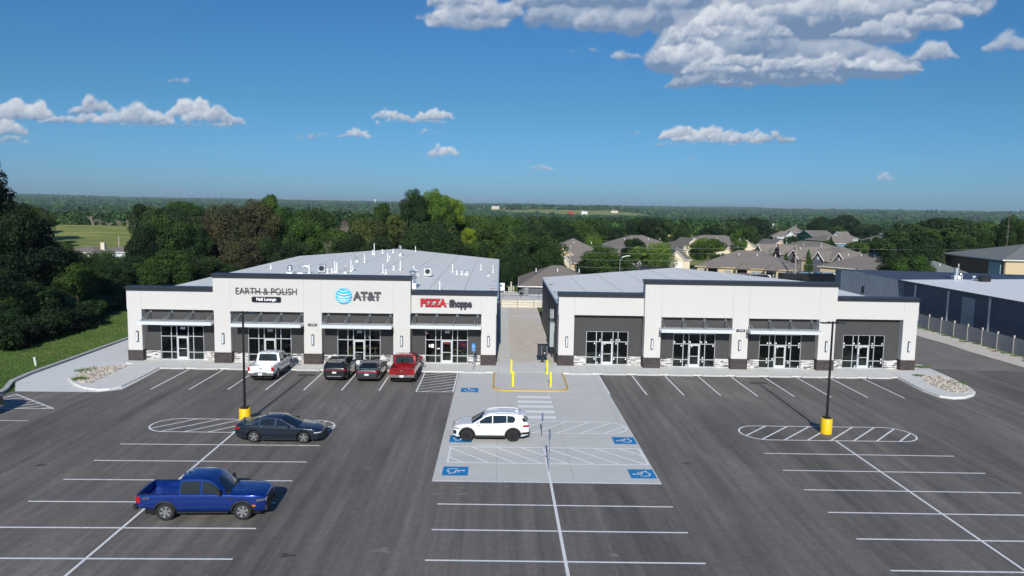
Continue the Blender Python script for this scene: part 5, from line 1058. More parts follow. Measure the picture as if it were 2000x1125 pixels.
def sedan(label, loc, rz, paint, rim, roofpaint=None):
    sp = dict(L=4.95, paint=paint, rim=rim, spokes=5, wr=.345, ax=(1.47, -1.36), crown=.05, wtrim='chrome', roofpaint=roofpaint or paint,
      top=[(-2.475, .84), (-2.44, .95), (-2.3, 1.0), (-1.9, .995), (-1.4, .975), (0, .935), (.9, .915), (1.2, .90), (1.9, .83), (2.25, .74), (2.4, .66), (2.475, .58)],
      plan=[(-2.475, .70), (-2.40, .80), (-2.2, .88), (-1.7, .925), (0, .93), (1.5, .925), (2.0, .89), (2.25, .82), (2.4, .71), (2.475, .58)], bot=[(-2.475, .36), (-2.2, .26), (-1.8, .22), (1.9, .20), (2.3, .22), (2.475, .27)],
      gh=[(1.22, .915), (.45, 1.27), (.15, 1.375), (-.2, 1.43), (-.6, 1.445), (-.95, 1.41), (-1.25, 1.33), (-1.65, 1.17), (-2.02, 1.01)], wind=(0, 2), rear=(6, 8), ghw=(.85, .60), rw=.86,
      win=[[(-.10, .98), (.84, .955), (.66, 1.04), (.30, 1.22), (.02, 1.325), (-.10, 1.345)], [(-.18, .98), (-.18, 1.355), (-.55, 1.36), (-.85, 1.32), (-1.02, 1.25), (-1.02, .995)], [(-1.08, 1.0), (-1.08, 1.22), (-1.25, 1.15), (-1.48, 1.04), (-1.38, 1.01)]])
    def ex(K):
        L2 = K['L2']; K['seam']([(-.14, .93), (-.14, .32)]); K['seam']([(.86, .9), (.95, .6), (.95, .32)]); K['seam']([(-1.05, .95), (-1.0, .75), (-.95, .6)]); K['handle'](-.85, .84); K['handle'](.08, .82); K['mirror'](.66, .99, None, .11)
        K['skin']('taillight', 'tail_red', -L2+.02, -L2+.34, .78, .90, .01); K['bx']('taillight_bar', 'tail_red', -L2-.012, -L2+.03, -.66, .66, .80, .87)
        K['skin']('headlight', 'head_lens', L2-.42, L2-.03, .60, .66, .012); K['bx']('grille', 'trim_black', L2-.03, L2+.02, -.5, .5, .42, .56); K['bx']('lower_intake', 'trim_black', L2-.04, L2+.012, -.55, .55, .27, .36)
        K['bx']('licence_plate', 'paper', -L2-.02, -L2-.005, -.16, .16, .60, .70) if 0 else K['bx']('licence_plate', 'paper', -L2-.03, -L2-.01, -.155, .155, .60, .73)
        K['bx']('rear_bumper', 'trim_black', -L2-.02, -L2+.05, -.62, .62, .38, .47); q = MB(); q.box(-2.40, -2.30, -.62, .62, 1.045, 1.06); q.build('spoiler', paint, K['t'])
        for s in (-1, 1): q = MB(); q.box(-1.0, 1.1, min(s*.88, s*.93), max(s*.88, s*.93), .20, .25); q.build('side_sill', 'trim_black', K['t'])
        q = MB(); q.add([(-.9, -.02, 1.43), (-.75, -.02, 1.445), (-.9, -.02, 1.50), (-.9, .02, 1.43), (-.75, .02, 1.445), (-.9, .02, 1.50)], [(0, 1, 2), (5, 4, 3), (0, 2, 5, 3), (1, 4, 5, 2)]); q.build('antenna', paint, K['t'])
    sp['extra'] = ex; return vehicle('sedan', label, 'car', loc, rz, sp)
sedan('dark blue grey sedan parked beside the left light pole', (-12.45, 42.3), R(-.8), 'paint_slate', 'rim_silver', 'paint_navy')
sedan('dark grey sedan nosed in between the black suv and the red pickup', (-10.05, 58.62), R(90), 'paint_grey', 'rim_silver')
def suv(label, loc, rz, paint, rim, L=4.48, low='trim_black', rails='rim_silver', cladding=1, plate=True, bump=None):
    a = L/4.48; X = lambda x: x*a
    sp = dict(L=L, paint=paint, rim=rim, spokes=5, wr=.365, ax=(X(1.38), X(1.38)-2.67), crown=.05, wtrim='trim_black', handle=paint,
      top=[(X(-2.24), .95), (X(-2.2), 1.06), (X(-1.9), 1.13), (X(-1.0), 1.09), (X(0), 1.06), (X(.95), 1.03), (X(1.2), 1.02), (X(1.75), .97), (X(2.0), .90), (X(2.15), .80), (X(2.24), .68)],
      plan=[(X(-2.24), .74), (X(-2.15), .84), (X(-1.9), .905), (X(-1.4), .93), (X(1.3), .93), (X(1.8), .895), (X(2.0), .84), (X(2.15), .74), (X(2.24), .62)], bot=[(X(-2.24), .42), (X(-1.9), .33), (X(-1.2), .27), (X(1.5), .27), (X(2.0), .27), (X(2.24), .34)],
      gh=[(X(1.2), 1.03), (X(.62), 1.40), (X(.38), 1.51), (X(0), 1.59), (X(-.6), 1.63), (X(-1.3), 1.61), (X(-1.80), 1.55), (X(-1.95), 1.48), (X(-2.17), 1.10)], wind=(0, 2), rear=(7, 8), ghw=(.86, .665), rw=.80,
      win=[[(X(-.06), 1.10), (X(.86), 1.08), (X(.62), 1.22), (X(.30), 1.42), (X(-.06), 1.50)], [(X(-.13), 1.10), (X(-.13), 1.505), (X(-.9), 1.50), (X(-.9), 1.13)], [(X(-.95), 1.135), (X(-.95), 1.50), (X(-1.30), 1.47), (X(-1.42), 1.34), (X(-1.36), 1.18), (X(-1.28), 1.14)], [(X(-1.86), 1.20), (X(-1.80), 1.36), (X(-1.93), 1.40), (X(-2.06), 1.20)]])
    def ex(K):
        L2 = K['L2']; K['seam']([(X(-.10), 1.04), (X(-.10), .42)]); K['seam']([(X(.86), 1.0), (X(.93), .42)]); K['seam']([(X(-.95), 1.05), (X(-.93), .8), (X(-.85), .6)]); K['handle'](X(-.75), .95); K['handle'](X(.12), .93); K['mirror'](X(.70), 1.10, None, .13)
        if cladding: K['arch']('wheel_arch', low, .065)
        for s in (-1, 1): q = MB(); q.box(X(1.38)-2.67+.43, X(1.38)-.43, min(s*.86, s*.94), max(s*.86, s*.94), .265, .385); q.build('side_sill', low, K['t'])
        K['skin']('taillight', 'tail_red', X(-2.22), X(-1.86), .88, 1.0, .012); K['bx']('tail_strip', 'tail_red', -L2-.012, -L2+.04, -.70, .70, .91, .95); K['skin']('rear_cladding', low, X(-2.23), X(-1.78), .44, .58, .014); K['bx']('rear_bumper', low, -L2-.05, -L2+.06, -.73, .73, .42, .60); K['bx']('skid_plate', bump or 'rim_silver', -L2-.065, -L2-.02, -.55, .55, .44, .51)
        K['skin']('headlight', 'head_lens', X(1.82), X(2.16), .77, .85, .014); K['skin']('headlight_trim', 'trim_black', X(1.80), X(2.2), .735, .765, .013); K['bx']('grille', 'trim_black', L2-.04, L2+.015, -.48, .48, .50, .66); K['skin']('fog_light', 'trim_black', X(2.0), X(2.2), .42, .64, .012); K['bx']('lower_intake', low, L2-.05, L2+.01, -.55, .55, .34, .44)
        K['bx']('licence_plate', 'paper', -L2-.03, -L2-.012, -.155, .155, .70, .82); K['bx']('wiper', 'trim_black', X(-2.15), X(-2.12), -.05, .32, 1.19, 1.21)
        for s in (-1, 1):
            q = MB(); q.path([(X(.25), s*.575, 1.52), (X(.0), s*.58, 1.60), (X(-.6), s*.58, 1.655), (X(-1.4), s*.58, 1.63), (X(-1.6), s*.57, 1.58)], .022, 6); q.build('roof_rail', rails, K['t'])
        q = MB(); q.add([(X(-1.78), -.55, 1.545), (X(-2.05), -.52, 1.50), (X(-2.05), .52, 1.50), (X(-1.78), .55, 1.545), (X(-1.78), -.55, 1.51), (X(-2.05), -.52, 1.48), (X(-2.05), .52, 1.48), (X(-1.78), .55, 1.51)], [(0, 3, 2, 1), (4, 5, 6, 7), (1, 2, 6, 5), (0, 1, 5, 4), (3, 7, 6, 2)]); q.build('spoiler', paint, K['t'])
        q = MB(); q.add([(X(-1.6), -.02, 1.58), (X(-1.4), -.02, 1.60), (X(-1.6), -.02, 1.68), (X(-1.6), .02, 1.58), (X(-1.4), .02, 1.60), (X(-1.6), .02, 1.68)], [(0, 1, 2), (5, 4, 3), (0, 2, 5, 3), (1, 4, 5, 2)]); q.build('antenna', paint, K['t'])
    sp['extra'] = ex; return vehicle('suv', label, 'suv', loc, rz, sp)
suv('white suv parked facing left on the pale accessible pad', (-.38, 43.05), R(180.6), 'paint_white', 'rim_black', rails='paint_white')
suv('black suv nosed in between the white pickup and the grey sedan', (-12.55, 58.6), R(90), 'paint_black', 'rim_black', L=4.6, cladding=0, low='paint_black')
suv('dark suv cut off by the left edge of the picture, by the hatched corner', (-33.75, 46.3), R(180), 'paint_navy', 'rim_silver', rails='trim_black', low='paint_navy', cladding=0)
HAZE = 0.00009
# ------------------------------------------------------------------ warehouse and fence on the right
wh = thing('warehouse', 'long low blue grey metal warehouse with a white roof behind the fence', 'warehouse', (0, 0, 0))
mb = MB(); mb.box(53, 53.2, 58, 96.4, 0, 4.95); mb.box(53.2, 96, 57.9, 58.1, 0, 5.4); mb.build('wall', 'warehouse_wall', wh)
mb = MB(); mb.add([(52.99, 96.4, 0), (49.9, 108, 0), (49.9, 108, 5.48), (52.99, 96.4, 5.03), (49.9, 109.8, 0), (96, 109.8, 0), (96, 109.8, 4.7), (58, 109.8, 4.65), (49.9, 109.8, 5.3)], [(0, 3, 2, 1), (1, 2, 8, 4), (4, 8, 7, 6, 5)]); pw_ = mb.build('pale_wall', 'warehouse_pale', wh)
mb = MB()
for i in range(40): u_ = (i+.5)/40; x_, y_ = 52.99-3.09*u_, 96.4+11.6*u_; mb.tube((x_-.005, y_, 0.05), (x_-.005, y_, 5.0+.44*u_), .03, n=4)
mb.build('wall_rib', 'warehouse_pale', pw_)
mb = MB(); y = 58
mb.add([(52.75, 57.6, 5.05), (96, 57.6, 5.9), (96, 97.2, 5.9), (52.75, 97.2, 5.05)], [(0, 1, 2, 3)]); rf = mb.build('roof', 'warehouse_roof', wh)
mb = MB()
for i in range(66): y = 58+i*.6; mb.box(52.68, 52.76, y, y+.34, 4.80, 5.04)
mb.box(52.72, 52.99, 57.6, 97.1, 4.97, 5.03); mb.build('eave_trim', 'warehouse_dark_roof', rf)
mb = MB(); mb.add([(52.8, 97.25, 5.07), (96, 97.25, 5.55), (96, 110, 4.8), (58, 110, 4.75), (49.75, 108.3, 5.54)], [(0, 1, 2, 3, 4)]); mb.build('dark_roof', 'warehouse_dark_roof', wh)
for y in (63.5, 71.2, 79, 86.5, 93.5): mb = MB(); mb.box(52.82, 52.98, y-.09, y+.09, .1, 4.95); mb.build('downspout', 'white_metal', wh)
mb = MB(); mb.box(52.93, 52.99, 81.6, 83.9, .2, 4.4); mb.build('pale_panel', mat('panel_pale', (.26, .33, .38), .4) and 'panel_pale', wh)  # opaque panel, paler than the wall around it
mb = MB(); mb.box(51.0, 51.35, 103.2, 103.8, 2.6, 3.5); mb.build('wall_vent', 'black_metal', wh)
def wroof(px, py):
    z = 5.4
    for k in range(8): x, y = g(px, py, z); z = 5.05+.85*(x-52.75)/43.25
    return x, y, z
x, y, z = wroof(1867, 545); t_ = thing('exhaust_stack', 'tall metal exhaust drum on the far edge of the white warehouse roof', 'roof vent', (x, y, z)); mb = MB(); mb.box(-.45, .45, -.4, .4, 0, .45); mb.build('curb', 'white_pvc', t_); mb = MB(); mb.lathe([(.3, .45), (.3, 1.35), (.36, 1.4), (.36, 1.5)], n=18); mb.build('drum', 'galvanised', t_)
x, y, z = wroof(1922, 550); mb = MB(); mb.box(-.6, .6, -.4, .4, 0, .75); mb.box(-.66, .66, -.46, .46, .75, .8); tag(mb.build('roof_unit', 'black_metal', loc=(x, y, z)), 'dark square rooftop unit on the white warehouse roof', 'roof unit')
x, y, z = wroof(1902, 548); mb = MB(); mb.lathe([(.14, 0), (.14, .5), (.2, .52), (.2, .6)], n=12); tag(mb.build('roof_pipe', 'white_pvc', loc=(x, y, z)), 'short white pipe left of the dark unit on the warehouse roof', 'roof vent')
x, y, z = wroof(1879, 547); mb = MB(); mb.path([(0, 0, 0), (0, 0, .7), (-.15, 0, .85), (-.3, 0, .7)], .06); tag(mb.build('roof_pipe', 'galvanised', loc=(x, y, z)), 'thin hooked metal pipe right of the exhaust drum on the warehouse roof', 'roof vent')
fn = thing('panel_fence', 'grey panel fence with tan posts along the warehouse', 'fence', (51.1, 60, 0)); k = 0; y = 60.
while y < 96:
    y2 = y+2.45; mb = MB(); mb.box(-.03, .03, y-60+.08, y2-60-.08, .05, 1.62)
    mb.build('fence_panel', 'fence_panel', fn)
    mb = MB(); mb.box(-.07, .07, y-60-.06, y-60+.06, 0, 1.82); mb.box(-.09, .09, y-60-.08, y-60+.08, 1.82, 1.86); mb.build('fence_post', 'fence_post', fn); y = y2
mb = MB(); mb.box(-.2, .2, -.3, .3, 0, .03); mb.add([(0, 0, 0)]*0, []); tag(mb.build('drain_cover', 'rust', loc=(50.0, 73.5, .014)), 'rusty drain cover in the gravel verge', 'drain cover')
# ------------------------------------------------------------------ houses
def rot2(x, y, a): return x*math.cos(a)-y*math.sin(a), x*math.sin(a)+y*math.cos(a)
def house(label, cx_, cy, rz, w_, d, eave, ridge, wall, roofm='shingles', kind='hip', base=-.1, windows=(), porches=(), gables=(), garage=None, chimney=None, vents=0, cat='house', group=None, ov=.45, inset=None, trim='trim_white'):
    h = thing('house', label, cat, (cx_, cy, base), rz, group); mb = MB(); mb.box(-w_/2, w_/2, -d/2, d/2, 0, eave); wl = mb.build('wall', wall, h)
    X, Y = w_/2+ov, d/2+ov; mb = MB(); z0 = eave-.02; q = inset if inset is not None else min(X, Y)
    if kind == 'hip':
        mb.add([(-X, -Y, z0), (X, -Y, z0), (X, Y, z0), (-X, Y, z0), (-X+q, 0, ridge), (X-q, 0, ridge)], [(0, 1, 5, 4), (1, 2, 5), (2, 3, 4, 5), (3, 0, 4)])
    elif kind == 'gable':
        mb.add([(-X, -Y, z0), (X, -Y, z0), (X, Y, z0), (-X, Y, z0), (-X, 0, ridge), (X, 0, ridge)], [(0, 1, 5, 4), (2, 3, 4, 5)])
        g_ = MB(); g_.add([(-w_/2, -d/2, eave), (-w_/2, d/2, eave), (-w_/2, 0, ridge-.2)], [(2, 1, 0)]); g_.build('gable_wall', wall, h); g_ = MB(); g_.add([(w_/2, -d/2, eave), (w_/2, d/2, eave), (w_/2, 0, ridge-.2)], [(0, 1, 2)]); g_.build('gable_wall', wall, h)
    elif kind == 'gable_y':
        mb.add([(-X, -Y, z0), (-X, Y, z0), (X, Y, z0), (X, -Y, z0), (0, -Y, ridge), (0, Y, ridge)], [(0, 4, 5, 1), (2, 5, 4, 3)])
        g_ = MB(); g_.add([(-w_/2, -d/2, eave), (w_/2, -d/2, eave), (0, -d/2, ridge-.2)], [(0, 1, 2)]); g_.build('gable_wall', wall, h); g_ = MB(); g_.add([(-w_/2, d/2, eave), (w_/2, d/2, eave), (0, d/2, ridge-.2)], [(2, 1, 0)]); g_.build('gable_wall', wall, h)
    r_ = mb.build('roof', roofm, h)
    mb = MB()
    if kind == 'gable_y':
        for s in (-1, 1): mb.path([(s*X, -Y-.03, z0-.02), (0, -Y-.03, ridge-.02)], .09, 4)
    else: mb.box(-X, X, -Y-.05, -Y, z0-.16, z0-.01); mb.box(-X-.05, -X, -Y, Y, z0-.16, z0-.01); mb.box(X, X+.05, -Y, Y, z0-.16, z0-.01)
    mb.build('fascia', trim, r_)
    mb = MB(); mb.box(-X, X, -Y, Y, z0-.14, z0-.02) if kind == 'hip' else mb.box(-X+.3, X-.3, -Y+.3, Y-.3, z0-.14, z0-.02); mb.build('soffit', trim, r_)
    for (x, z, ww, hh) in windows:
        f = MB(); f.box(x-ww/2-.08, x+ww/2+.08, -d/2-.05, -d/2+.02, z-.08, z+hh+.08); f_ = f.build('window', trim, h); f = MB(); f.box(x-ww/2, x-.03, -d/2-.07, -d/2-.051, z, z+hh); f.box(x+.03, x+ww/2, -d/2-.07, -d/2-.051, z, z+hh); f.build('pane', 'house_glass', f_)
    for (x, ww, pd) in porches:       # flat dark plate painting the porch's shade, under its own little hip roof
        f = MB(); f.box(x-ww/2, x+ww/2, -d/2-.03, -d/2+.03, 0, eave-.35); p_ = f.build('porch', 'porch_shade', h); f = MB()
        for s in (-1, 1): f.box(x+s*ww/2-.1, x+s*ww/2+.1, -d/2-pd, -d/2-pd+.2, 0, eave-.25)
        f.build('porch_post', trim if wall != 'wall_tan' else 'wall_tan', p_)
        f = MB(); a, b = x-ww/2-.35, x+ww/2+.35; y0 = -d/2-pd-.3; sl = (ridge-eave)/Y; yt = -d/2+1.6; zt = eave+(yt+Y)*sl
        f.add([(a, y0, eave-.22), (b, y0, eave-.22), (b, -d/2, eave-.22), (a, -d/2, eave-.22), (x, yt-1.1, zt-.15), (x, yt, zt+.1), (b, -d/2-.2, eave-.1), (a, -d/2-.2, eave-.1)], [(0, 1, 4), (1, 6, 5, 4), (0, 4, 5, 7)]); f.build('porch_roof', roofm, r_)
    for (x, ww, out, gh_, gm) in gables:    # front gable dormers or wings
        f = MB(); a, b = x-ww/2, x+ww/2; y0 = -d/2-out; f.box(a, b, y0, -d/2+.1, 0, eave); f.add([(a, y0, eave), (b, y0, eave), (x, y0, eave+gh_)], [(0, 1, 2)]); w__ = f.build('front_wing', gm, h)
        f = MB(); yb = 0; a -= .35; b += .35; f.add([(a, y0-.3, eave-.1), (x, y0-.3, eave+gh_+.12), (x, yb, eave+gh_+.12), (a, yb, eave-.1), (b, y0-.3, eave-.1), (b, yb, eave-.1)], [(0, 1, 2, 3), (1, 4, 5, 2)]); f.build('wing_roof', roofm, r_)
        f = MB(); f.path([(a, y0-.33, eave-.13), (x, y0-.33, eave+gh_+.06)], .10, 4); f.path([(b, y0-.33, eave-.13), (x, y0-.33, eave+gh_+.06)], .10, 4); f.build('barge_board', trim, r_)
        if gm in ('wall_slate', 'porch_shade'): f = MB(); f.box(x-.25, x+.25, y0-.04, y0-.005, eave+.15, eave+.8); f.build('gable_vent', 'wall_pale', w__)
        else: f = MB(); f.lathe([(.32, 0), (.32, .03)], (x, y0-.04, eave+gh_*.42), 12, 'Y'); f.build('gable_vent', trim, w__)
    if garage: x, ww, out = garage; f = MB(); f.box(x-ww/2, x+ww/2, -d/2-out-.06, -d/2-out-.01, 0, 2.15); f.build('garage_door', 'trim_white', h)
    if chimney: x, y, s, hh, cm = chimney; f = MB(); f.box(x-s/2, x+s/2, y-s/2, y+s/2, eave, ridge+hh); f.box(x-s/2-.08, x+s/2+.08, y-s/2-.08, y+s/2+.08, ridge+hh, ridge+hh+.12); f.build('chimney', cm, r_)
    for i in range(vents):
        x = -X*.55+i*X*1.1/max(1, vents-1); y = -Y*.3; z = z0+(ridge-z0)*(1-.3); f = MB(); f.tube((x, y, z-.1), (x, y, z+.45), .08, n=6); f.build('vent_pipe', 'white_pvc', r_)
    return h
def hp(pl_, pr_, z): a = g(*pl_, z); b = g(*pr_, z); return a, b, math.hypot(b[0]-a[0], b[1]-a[1]), math.atan2(b[1]-a[1], b[0]-a[0])
def house_px(label, pl_, pr_, eave, d, ridge, wall, **k):
    """left and right ends of the near eave as seen in the photograph, at eave height"""
    base = k.pop('base', -.1); a, b, w_, an = hp(pl_, pr_, eave+base)
    if 'rz' in k: an = k.pop('rz')
    c_ = np.array([(a[0]+b[0])/2, (a[1]+b[1])/2]); n = np.array([-math.sin(an), math.cos(an)]); c_ = c_+n*d/2
    return house(label, c_[0], c_[1], an, w_-.9, d-.9, eave, ridge, wall, base=base, **k)
house_px('tan fourplex with three dark porches behind the right shops', (1357, 519), (1557, 528), 2.8, 15.0, 5.9, 'wall_tan', windows=((-8.0, 1.0, 1.5, 1.2), (-3.2, 1.0, 1.2, 1.2), (2.2, 1.0, 1.8, 1.2), (6.0, 1, 1.2, 1.2), (8.2, 1, 1.4, 1.2)), porches=((-6.0, 2.1, 1.2), (-.4, 2.1, 1.2), (5.0, 2.1, 1.2)), vents=4, trim='wall_tan')
house_px('wide low brown hip roofed house just beyond the gravel court', (1012, 558), (1172, 561), 2.4, 15.5, 4.9, 'wall_slate', inset=5.2, vents=3)
house_px('small brown roof showing behind the far edge of the left shop roof', (880, 497), (932, 499), 2.6, 10, 4.8, 'wall_tan')
house_px('brown roofed house with white gable trim behind the wood pole', (1062, 498), (1190, 500), 2.8, 17, 6.6, 'wall_tan', gables=((-3.5, 5, 2.2, 2.2, 'wall_tan'),), vents=3)
house_px('brown roof between the wood pole and the two green trees', (1102, 512), (1135, 514), 2.6, 14, 5.0, 'wall_tan', gables=((-1.2, 2.4, 1.2, 1.2, 'wall_cream'),))
house_px('cream house with a white garage door left of the tan fourplex', (1310, 506), (1352, 507), 2.7, 22, 5.4, 'wall_cream', gables=((-1.2, 3.3, 1.6, 1.9, 'wall_cream'),), garage=(-1.2, 2.6, 1.6), vents=2)
house_px('long brown roof behind the pale green willow', (1218, 492), (1345, 490), 2.8, 18, 6.8, 'wall_tan', vents=4)
house_px('cream house with three white trimmed gables behind the bright green tree', (1332, 482), (1500, 484), 2.8, 20, 6.2, 'wall_cream', gables=((-11, 6, 3, 2.6, 'wall_cream'), (-6, 5, 5, 2.2, 'wall_cream'), (5, 6, 4, 2.4, 'wall_cream'), (17, 6, 2, 2.4, 'wall_tan')), windows=((9, 1, 2, 1.2),), vents=3)
house_px('tan townhouse row with pointed slate porches, left end', (1478, 492), (1598, 503), 2.9, 16, 6.4, 'wall_tan', gables=((-9.5, 3.0, 1.5, 2.2, 'wall_slate'), (-2.2, 3.0, 1.5, 2.2, 'wall_slate'), (6.5, 3.0, 1.5, 2.2, 'wall_slate')), vents=3)
house_px('tan townhouse row with pointed slate porches, right end', (1556, 505), (1652, 512), 2.9, 15, 6.2, 'wall_tan', gables=((-6.5, 2.8, 1.5, 2.0, 'wall_slate'), (0, 2.8, 1.5, 2.0, 'wall_slate'), (5.2, 2.8, 1.5, 2.0, 'wall_slate')))
house_px('long brown hip roofed house right behind the warehouse gable', (1596, 519), (1738, 530), 2.7, 17, 5.9, 'wall_tan', porches=((5.5, 3.2, 1.0),), windows=((1.5, .9, 1.4, 1.3),), vents=4)
far = [('grey sided house with dark porch on the far rise', (1508, 461), (1552, 462), 3.6, 11, 6.4, 'wall_slate', dict(gables=((3.5, 5, 2, 2.6, 'wall_pale'),), base=-2.5)),
       ('dark green gabled house on the far rise', (1555, 459), (1588, 462), 4.2, 12, 7.2, 'wall_green', dict(kind='gable_y', base=-2.5)),
       ('large brown hip roof left of the dark green house', (1530, 453), (1562, 454), 4.0, 12, 8.0, 'wall_slate', dict(base=-2.5)),
       ('brown roofed grey house right of the dark green house', (1572, 467), (1612, 470), 3.4, 12, 5.8, 'wall_slate', dict(base=-2)),
       ('pale blue gabled house with a front gable on the rise', (1610, 464), (1650, 466), 3.8, 11, 6.6, 'wall_pale', dict(gables=((3, 7, 2.5, 3.2, 'wall_pale'),), base=-2)),
       ('slate blue gabled house nearest the townhouse row', (1628, 475), (1668, 476), 3.6, 10, 6.4, 'wall_blue', dict(kind='gable', base=-1.6)),
       ('small pale green gabled house between two dark trees', (1664, 450), (1678, 451), 3.8, 9, 6.6, 'wall_pale', dict(kind='gable_y', base=-3)),
       ('bright blue gabled house among the far trees', (1682, 454), (1714, 456), 3.8, 9, 6.2, 'wall_blue', dict(gables=((2.6, 5, 2, 2.4, 'wall_blue'),), base=-3)),
       ('brown hip roof below the bright blue house', (1678, 468), (1722, 472), 3.0, 12, 5.4, 'wall_pale', dict(base=-2)),
       ('low brown roof at the left of the warehouse treeline', (1724, 461), (1762, 462), 3.0, 10, 5.2, 'wall_slate', dict(base=-2.5)),
       ('brown roof with a white chimney among the right hand trees', (1815, 466), (1845, 468), 3.2, 10, 5.8, 'wall_slate', dict(chimney=(3.2, 0, 1.6, 1.2, 'trim_white'), base=-2)),
       ('white walled house with a chimney high among the trees', (1492, 446), (1512, 447), 4.0, 9, 7.0, 'wall_white', dict(kind='gable_y', base=-3.5, chimney=(-1, 0, 1.2, 1, 'trim_white'))),
       ('small brown gable behind the white vent of the cream house', (1354, 456), (1372, 457), 3.0, 9, 6.0, 'wall_slate', dict(kind='hip', base=-2.5, chimney=(3.4, 0, 1.0, .8, 'trim_white'))),
       ('brown roof with a cream chimney under the meadow on the left', (118, 492), (190, 493), 3.0, 10, 4.0, 'wall_cream', dict(chimney=(2.6, 0, .8, .7, 'wall_cream'))),
       ('long brown roof right of the cream chimney under the meadow', (186, 491), (246, 492), 3.0, 10, 3.9, 'wall_pale', dict(roofm='shingles')),
       ('dark blue grey roof half hidden in the trees under the meadow', (268, 496), (300, 497), 3.0, 12, 5.0, 'wall_slate', dict(roofm='warehouse_dark_roof'))]
for lb, a, b, ev, d, rg, wl, k in far: house_px(lb, a, b, ev, d, rg, wl, **k)
# brick office on the far right and the low grey roofed wing before it
def zat(px, py, Y): return at(px, py, Y)
ba = g(1876, 496, 6.6); bb = g(1943, 505, 6.6)
bk = thing('brick_office', 'dark brick two storey office with tan panels at the right edge', 'office building', (0, 0, 0))
cxn, cyn = g(1962, 506, 6.2); W0 = 30
mb = MB(); mb.box(0, W0, 0, 19, 0, 6.2); o = mb.build('wall', 'wall_brown', bk); bk.location = (cxn, cyn, -.1); bk.rotation_euler[2] = R(-3)
mb = MB(); mb.add([(-.6, -.6, 6.2), (W0+.6, -.6, 6.2), (W0+.6, 19.6, 6.2), (-.6, 19.6, 6.2), (9.5, 9.5, 8.7), (20, 9.5, 8.7)], [(0, 1, 5, 4), (1, 2, 5), (2, 3, 4, 5), (3, 0, 4)]); r_ = mb.build('roof', 'grey_shingles', bk); mb = MB(); mb.box(-.6, W0+.6, -.66, -.6, 6.0, 6.2); mb.box(-.66, -.6, -.6, 19.6, 6.0, 6.2); mb.build('fascia', 'trim_white', r_)
for x0_, x1_, m_, nm in ((.2, 4.6, 'wall_tan', 'tan_panel'), (4.7, 6.0, 'wall_cream', 'corner_panel'), (6.0, 12, 'wall_cream', 'cream_panel')): mb = MB(); mb.box(x0_, x1_, -.12, -.003, 0, 5.9); mb.build(nm, m_, bk)
mb = MB(); mb.box(-.13, -.01, .8, 4.2, 0, 5.7); q = mb.build('glass_bay', mat('bay_blue', (.30, .48, .55), .2) and 'bay_blue', bk)
mb = MB(); mb.box(6.4, 9, -.16, -.121, 3.4, 5.2); mb.build('window', 'house_glass', bk)
house_px('low grey hip roofed wing between the warehouse and the brick office', (1795, 545), (1935, 548), 2.8, 15, 5.6, 'wall_brown', roofm='grey_shingles', inset=6, vents=3)
# yellow playground shelter, far farm buildings, water tower
x, z = at(1328, 459, 260); mb = MB()
for i in range(4): mb.box(x-4+i*2.6, x-3.8+i*2.6, 259.9, 260.1, -4, z)
mb.box(x-4.2, x+4.2, 259.5, 260.5, z-.5, z); mb.box(x-4.2, x+4.2, 260.3, 260.4, z-2.4, z-1.6); tag(mb.build('yellow_shelter', mat('shelter_yellow', (.55, .45, .14), .8) and 'shelter_yellow'), 'small yellow shelter frame at the foot of the wood', 'shelter')
FARMS = []
def farm_D(px, py, need, D0):
    best = min(np.arange(D0*.6, D0*2.2, 25.), key=lambda D: abs(at(px, py, D)[1]-tz(at(px, py, D)[0], D)-need)+abs(D-D0)*.001); return float(best)
def farm(label, px, py, D, w_, h_, m_, rm='shingles', cat='farm building', d=9):
    D = farm_D(px, py, h_+2, D); FARMS.append((at(px, py, D)[0], D, w_)); x, zt = at(px, py, D); zb_ = tz(x, D); t_ = thing('farm_building', label, cat, (x, D, zb_), random.uniform(-.3, .3)); top = max(zt-zb_, h_+1.5); mb = MB(); mb.box(-w_/2, w_/2, -d/2, d/2, 0, top-h_*.35); mb.add([(-w_/2, -d/2, top-h_*.35), (-w_/2, d/2, top-h_*.35), (-w_/2, 0, top)], [(2, 1, 0)]); mb.add([(w_/2, -d/2, top-h_*.35), (w_/2, d/2, top-h_*.35), (w_/2, 0, top)], [(0, 1, 2)]); mb.build('wall', m_, t_)
    X = w_/2+.5; Y = d/2+.6; mb = MB(); mb.add([(-X, -Y, top-h_*.42), (X, -Y, top-h_*.42), (X, 0, top+.1), (-X, 0, top+.1), (X, Y, top-h_*.42), (-X, Y, top-h_*.42)], [(0, 1, 2, 3), (3, 2, 4, 5)]); mb.build('roof', rm, t_)
farm('red barn in the far farmland', 1115, 413, 1250, 16, 9, 'barn_red', 'barn_red'); farm('white farmhouse right of the red barn', 1141, 413, 1230, 20, 9, 'wall_white', 'warehouse_roof')
farm('low white shed at the left of the row on the far ridge', 945, 403, 3300, 38, 9, 'wall_white', 'warehouse_roof'); farm('wide white shed on the far ridge right of centre', 993, 404, 3200, 44, 9, 'wall_white', 'warehouse_roof'); farm('white shed at the right of the row on the far ridge', 1012, 405, 3200, 30, 8, 'wall_white', 'warehouse_roof')
farm('pale shed left of the row on the far ridge', 968, 403, 3300, 30, 7, 'wall_cream', 'warehouse_roof'); farm('small white barn far behind the dead tree', 634, 401, 1900, 13, 10, 'wall_white', 'warehouse_roof'); farm('distant white buildings on the far right ridge', 1592, 414, 3400, 90, 12, 'wall_white', 'warehouse_roof'); farm('distant pale barn right of the red barn', 1200, 410, 2700, 24, 8, 'wall_cream')
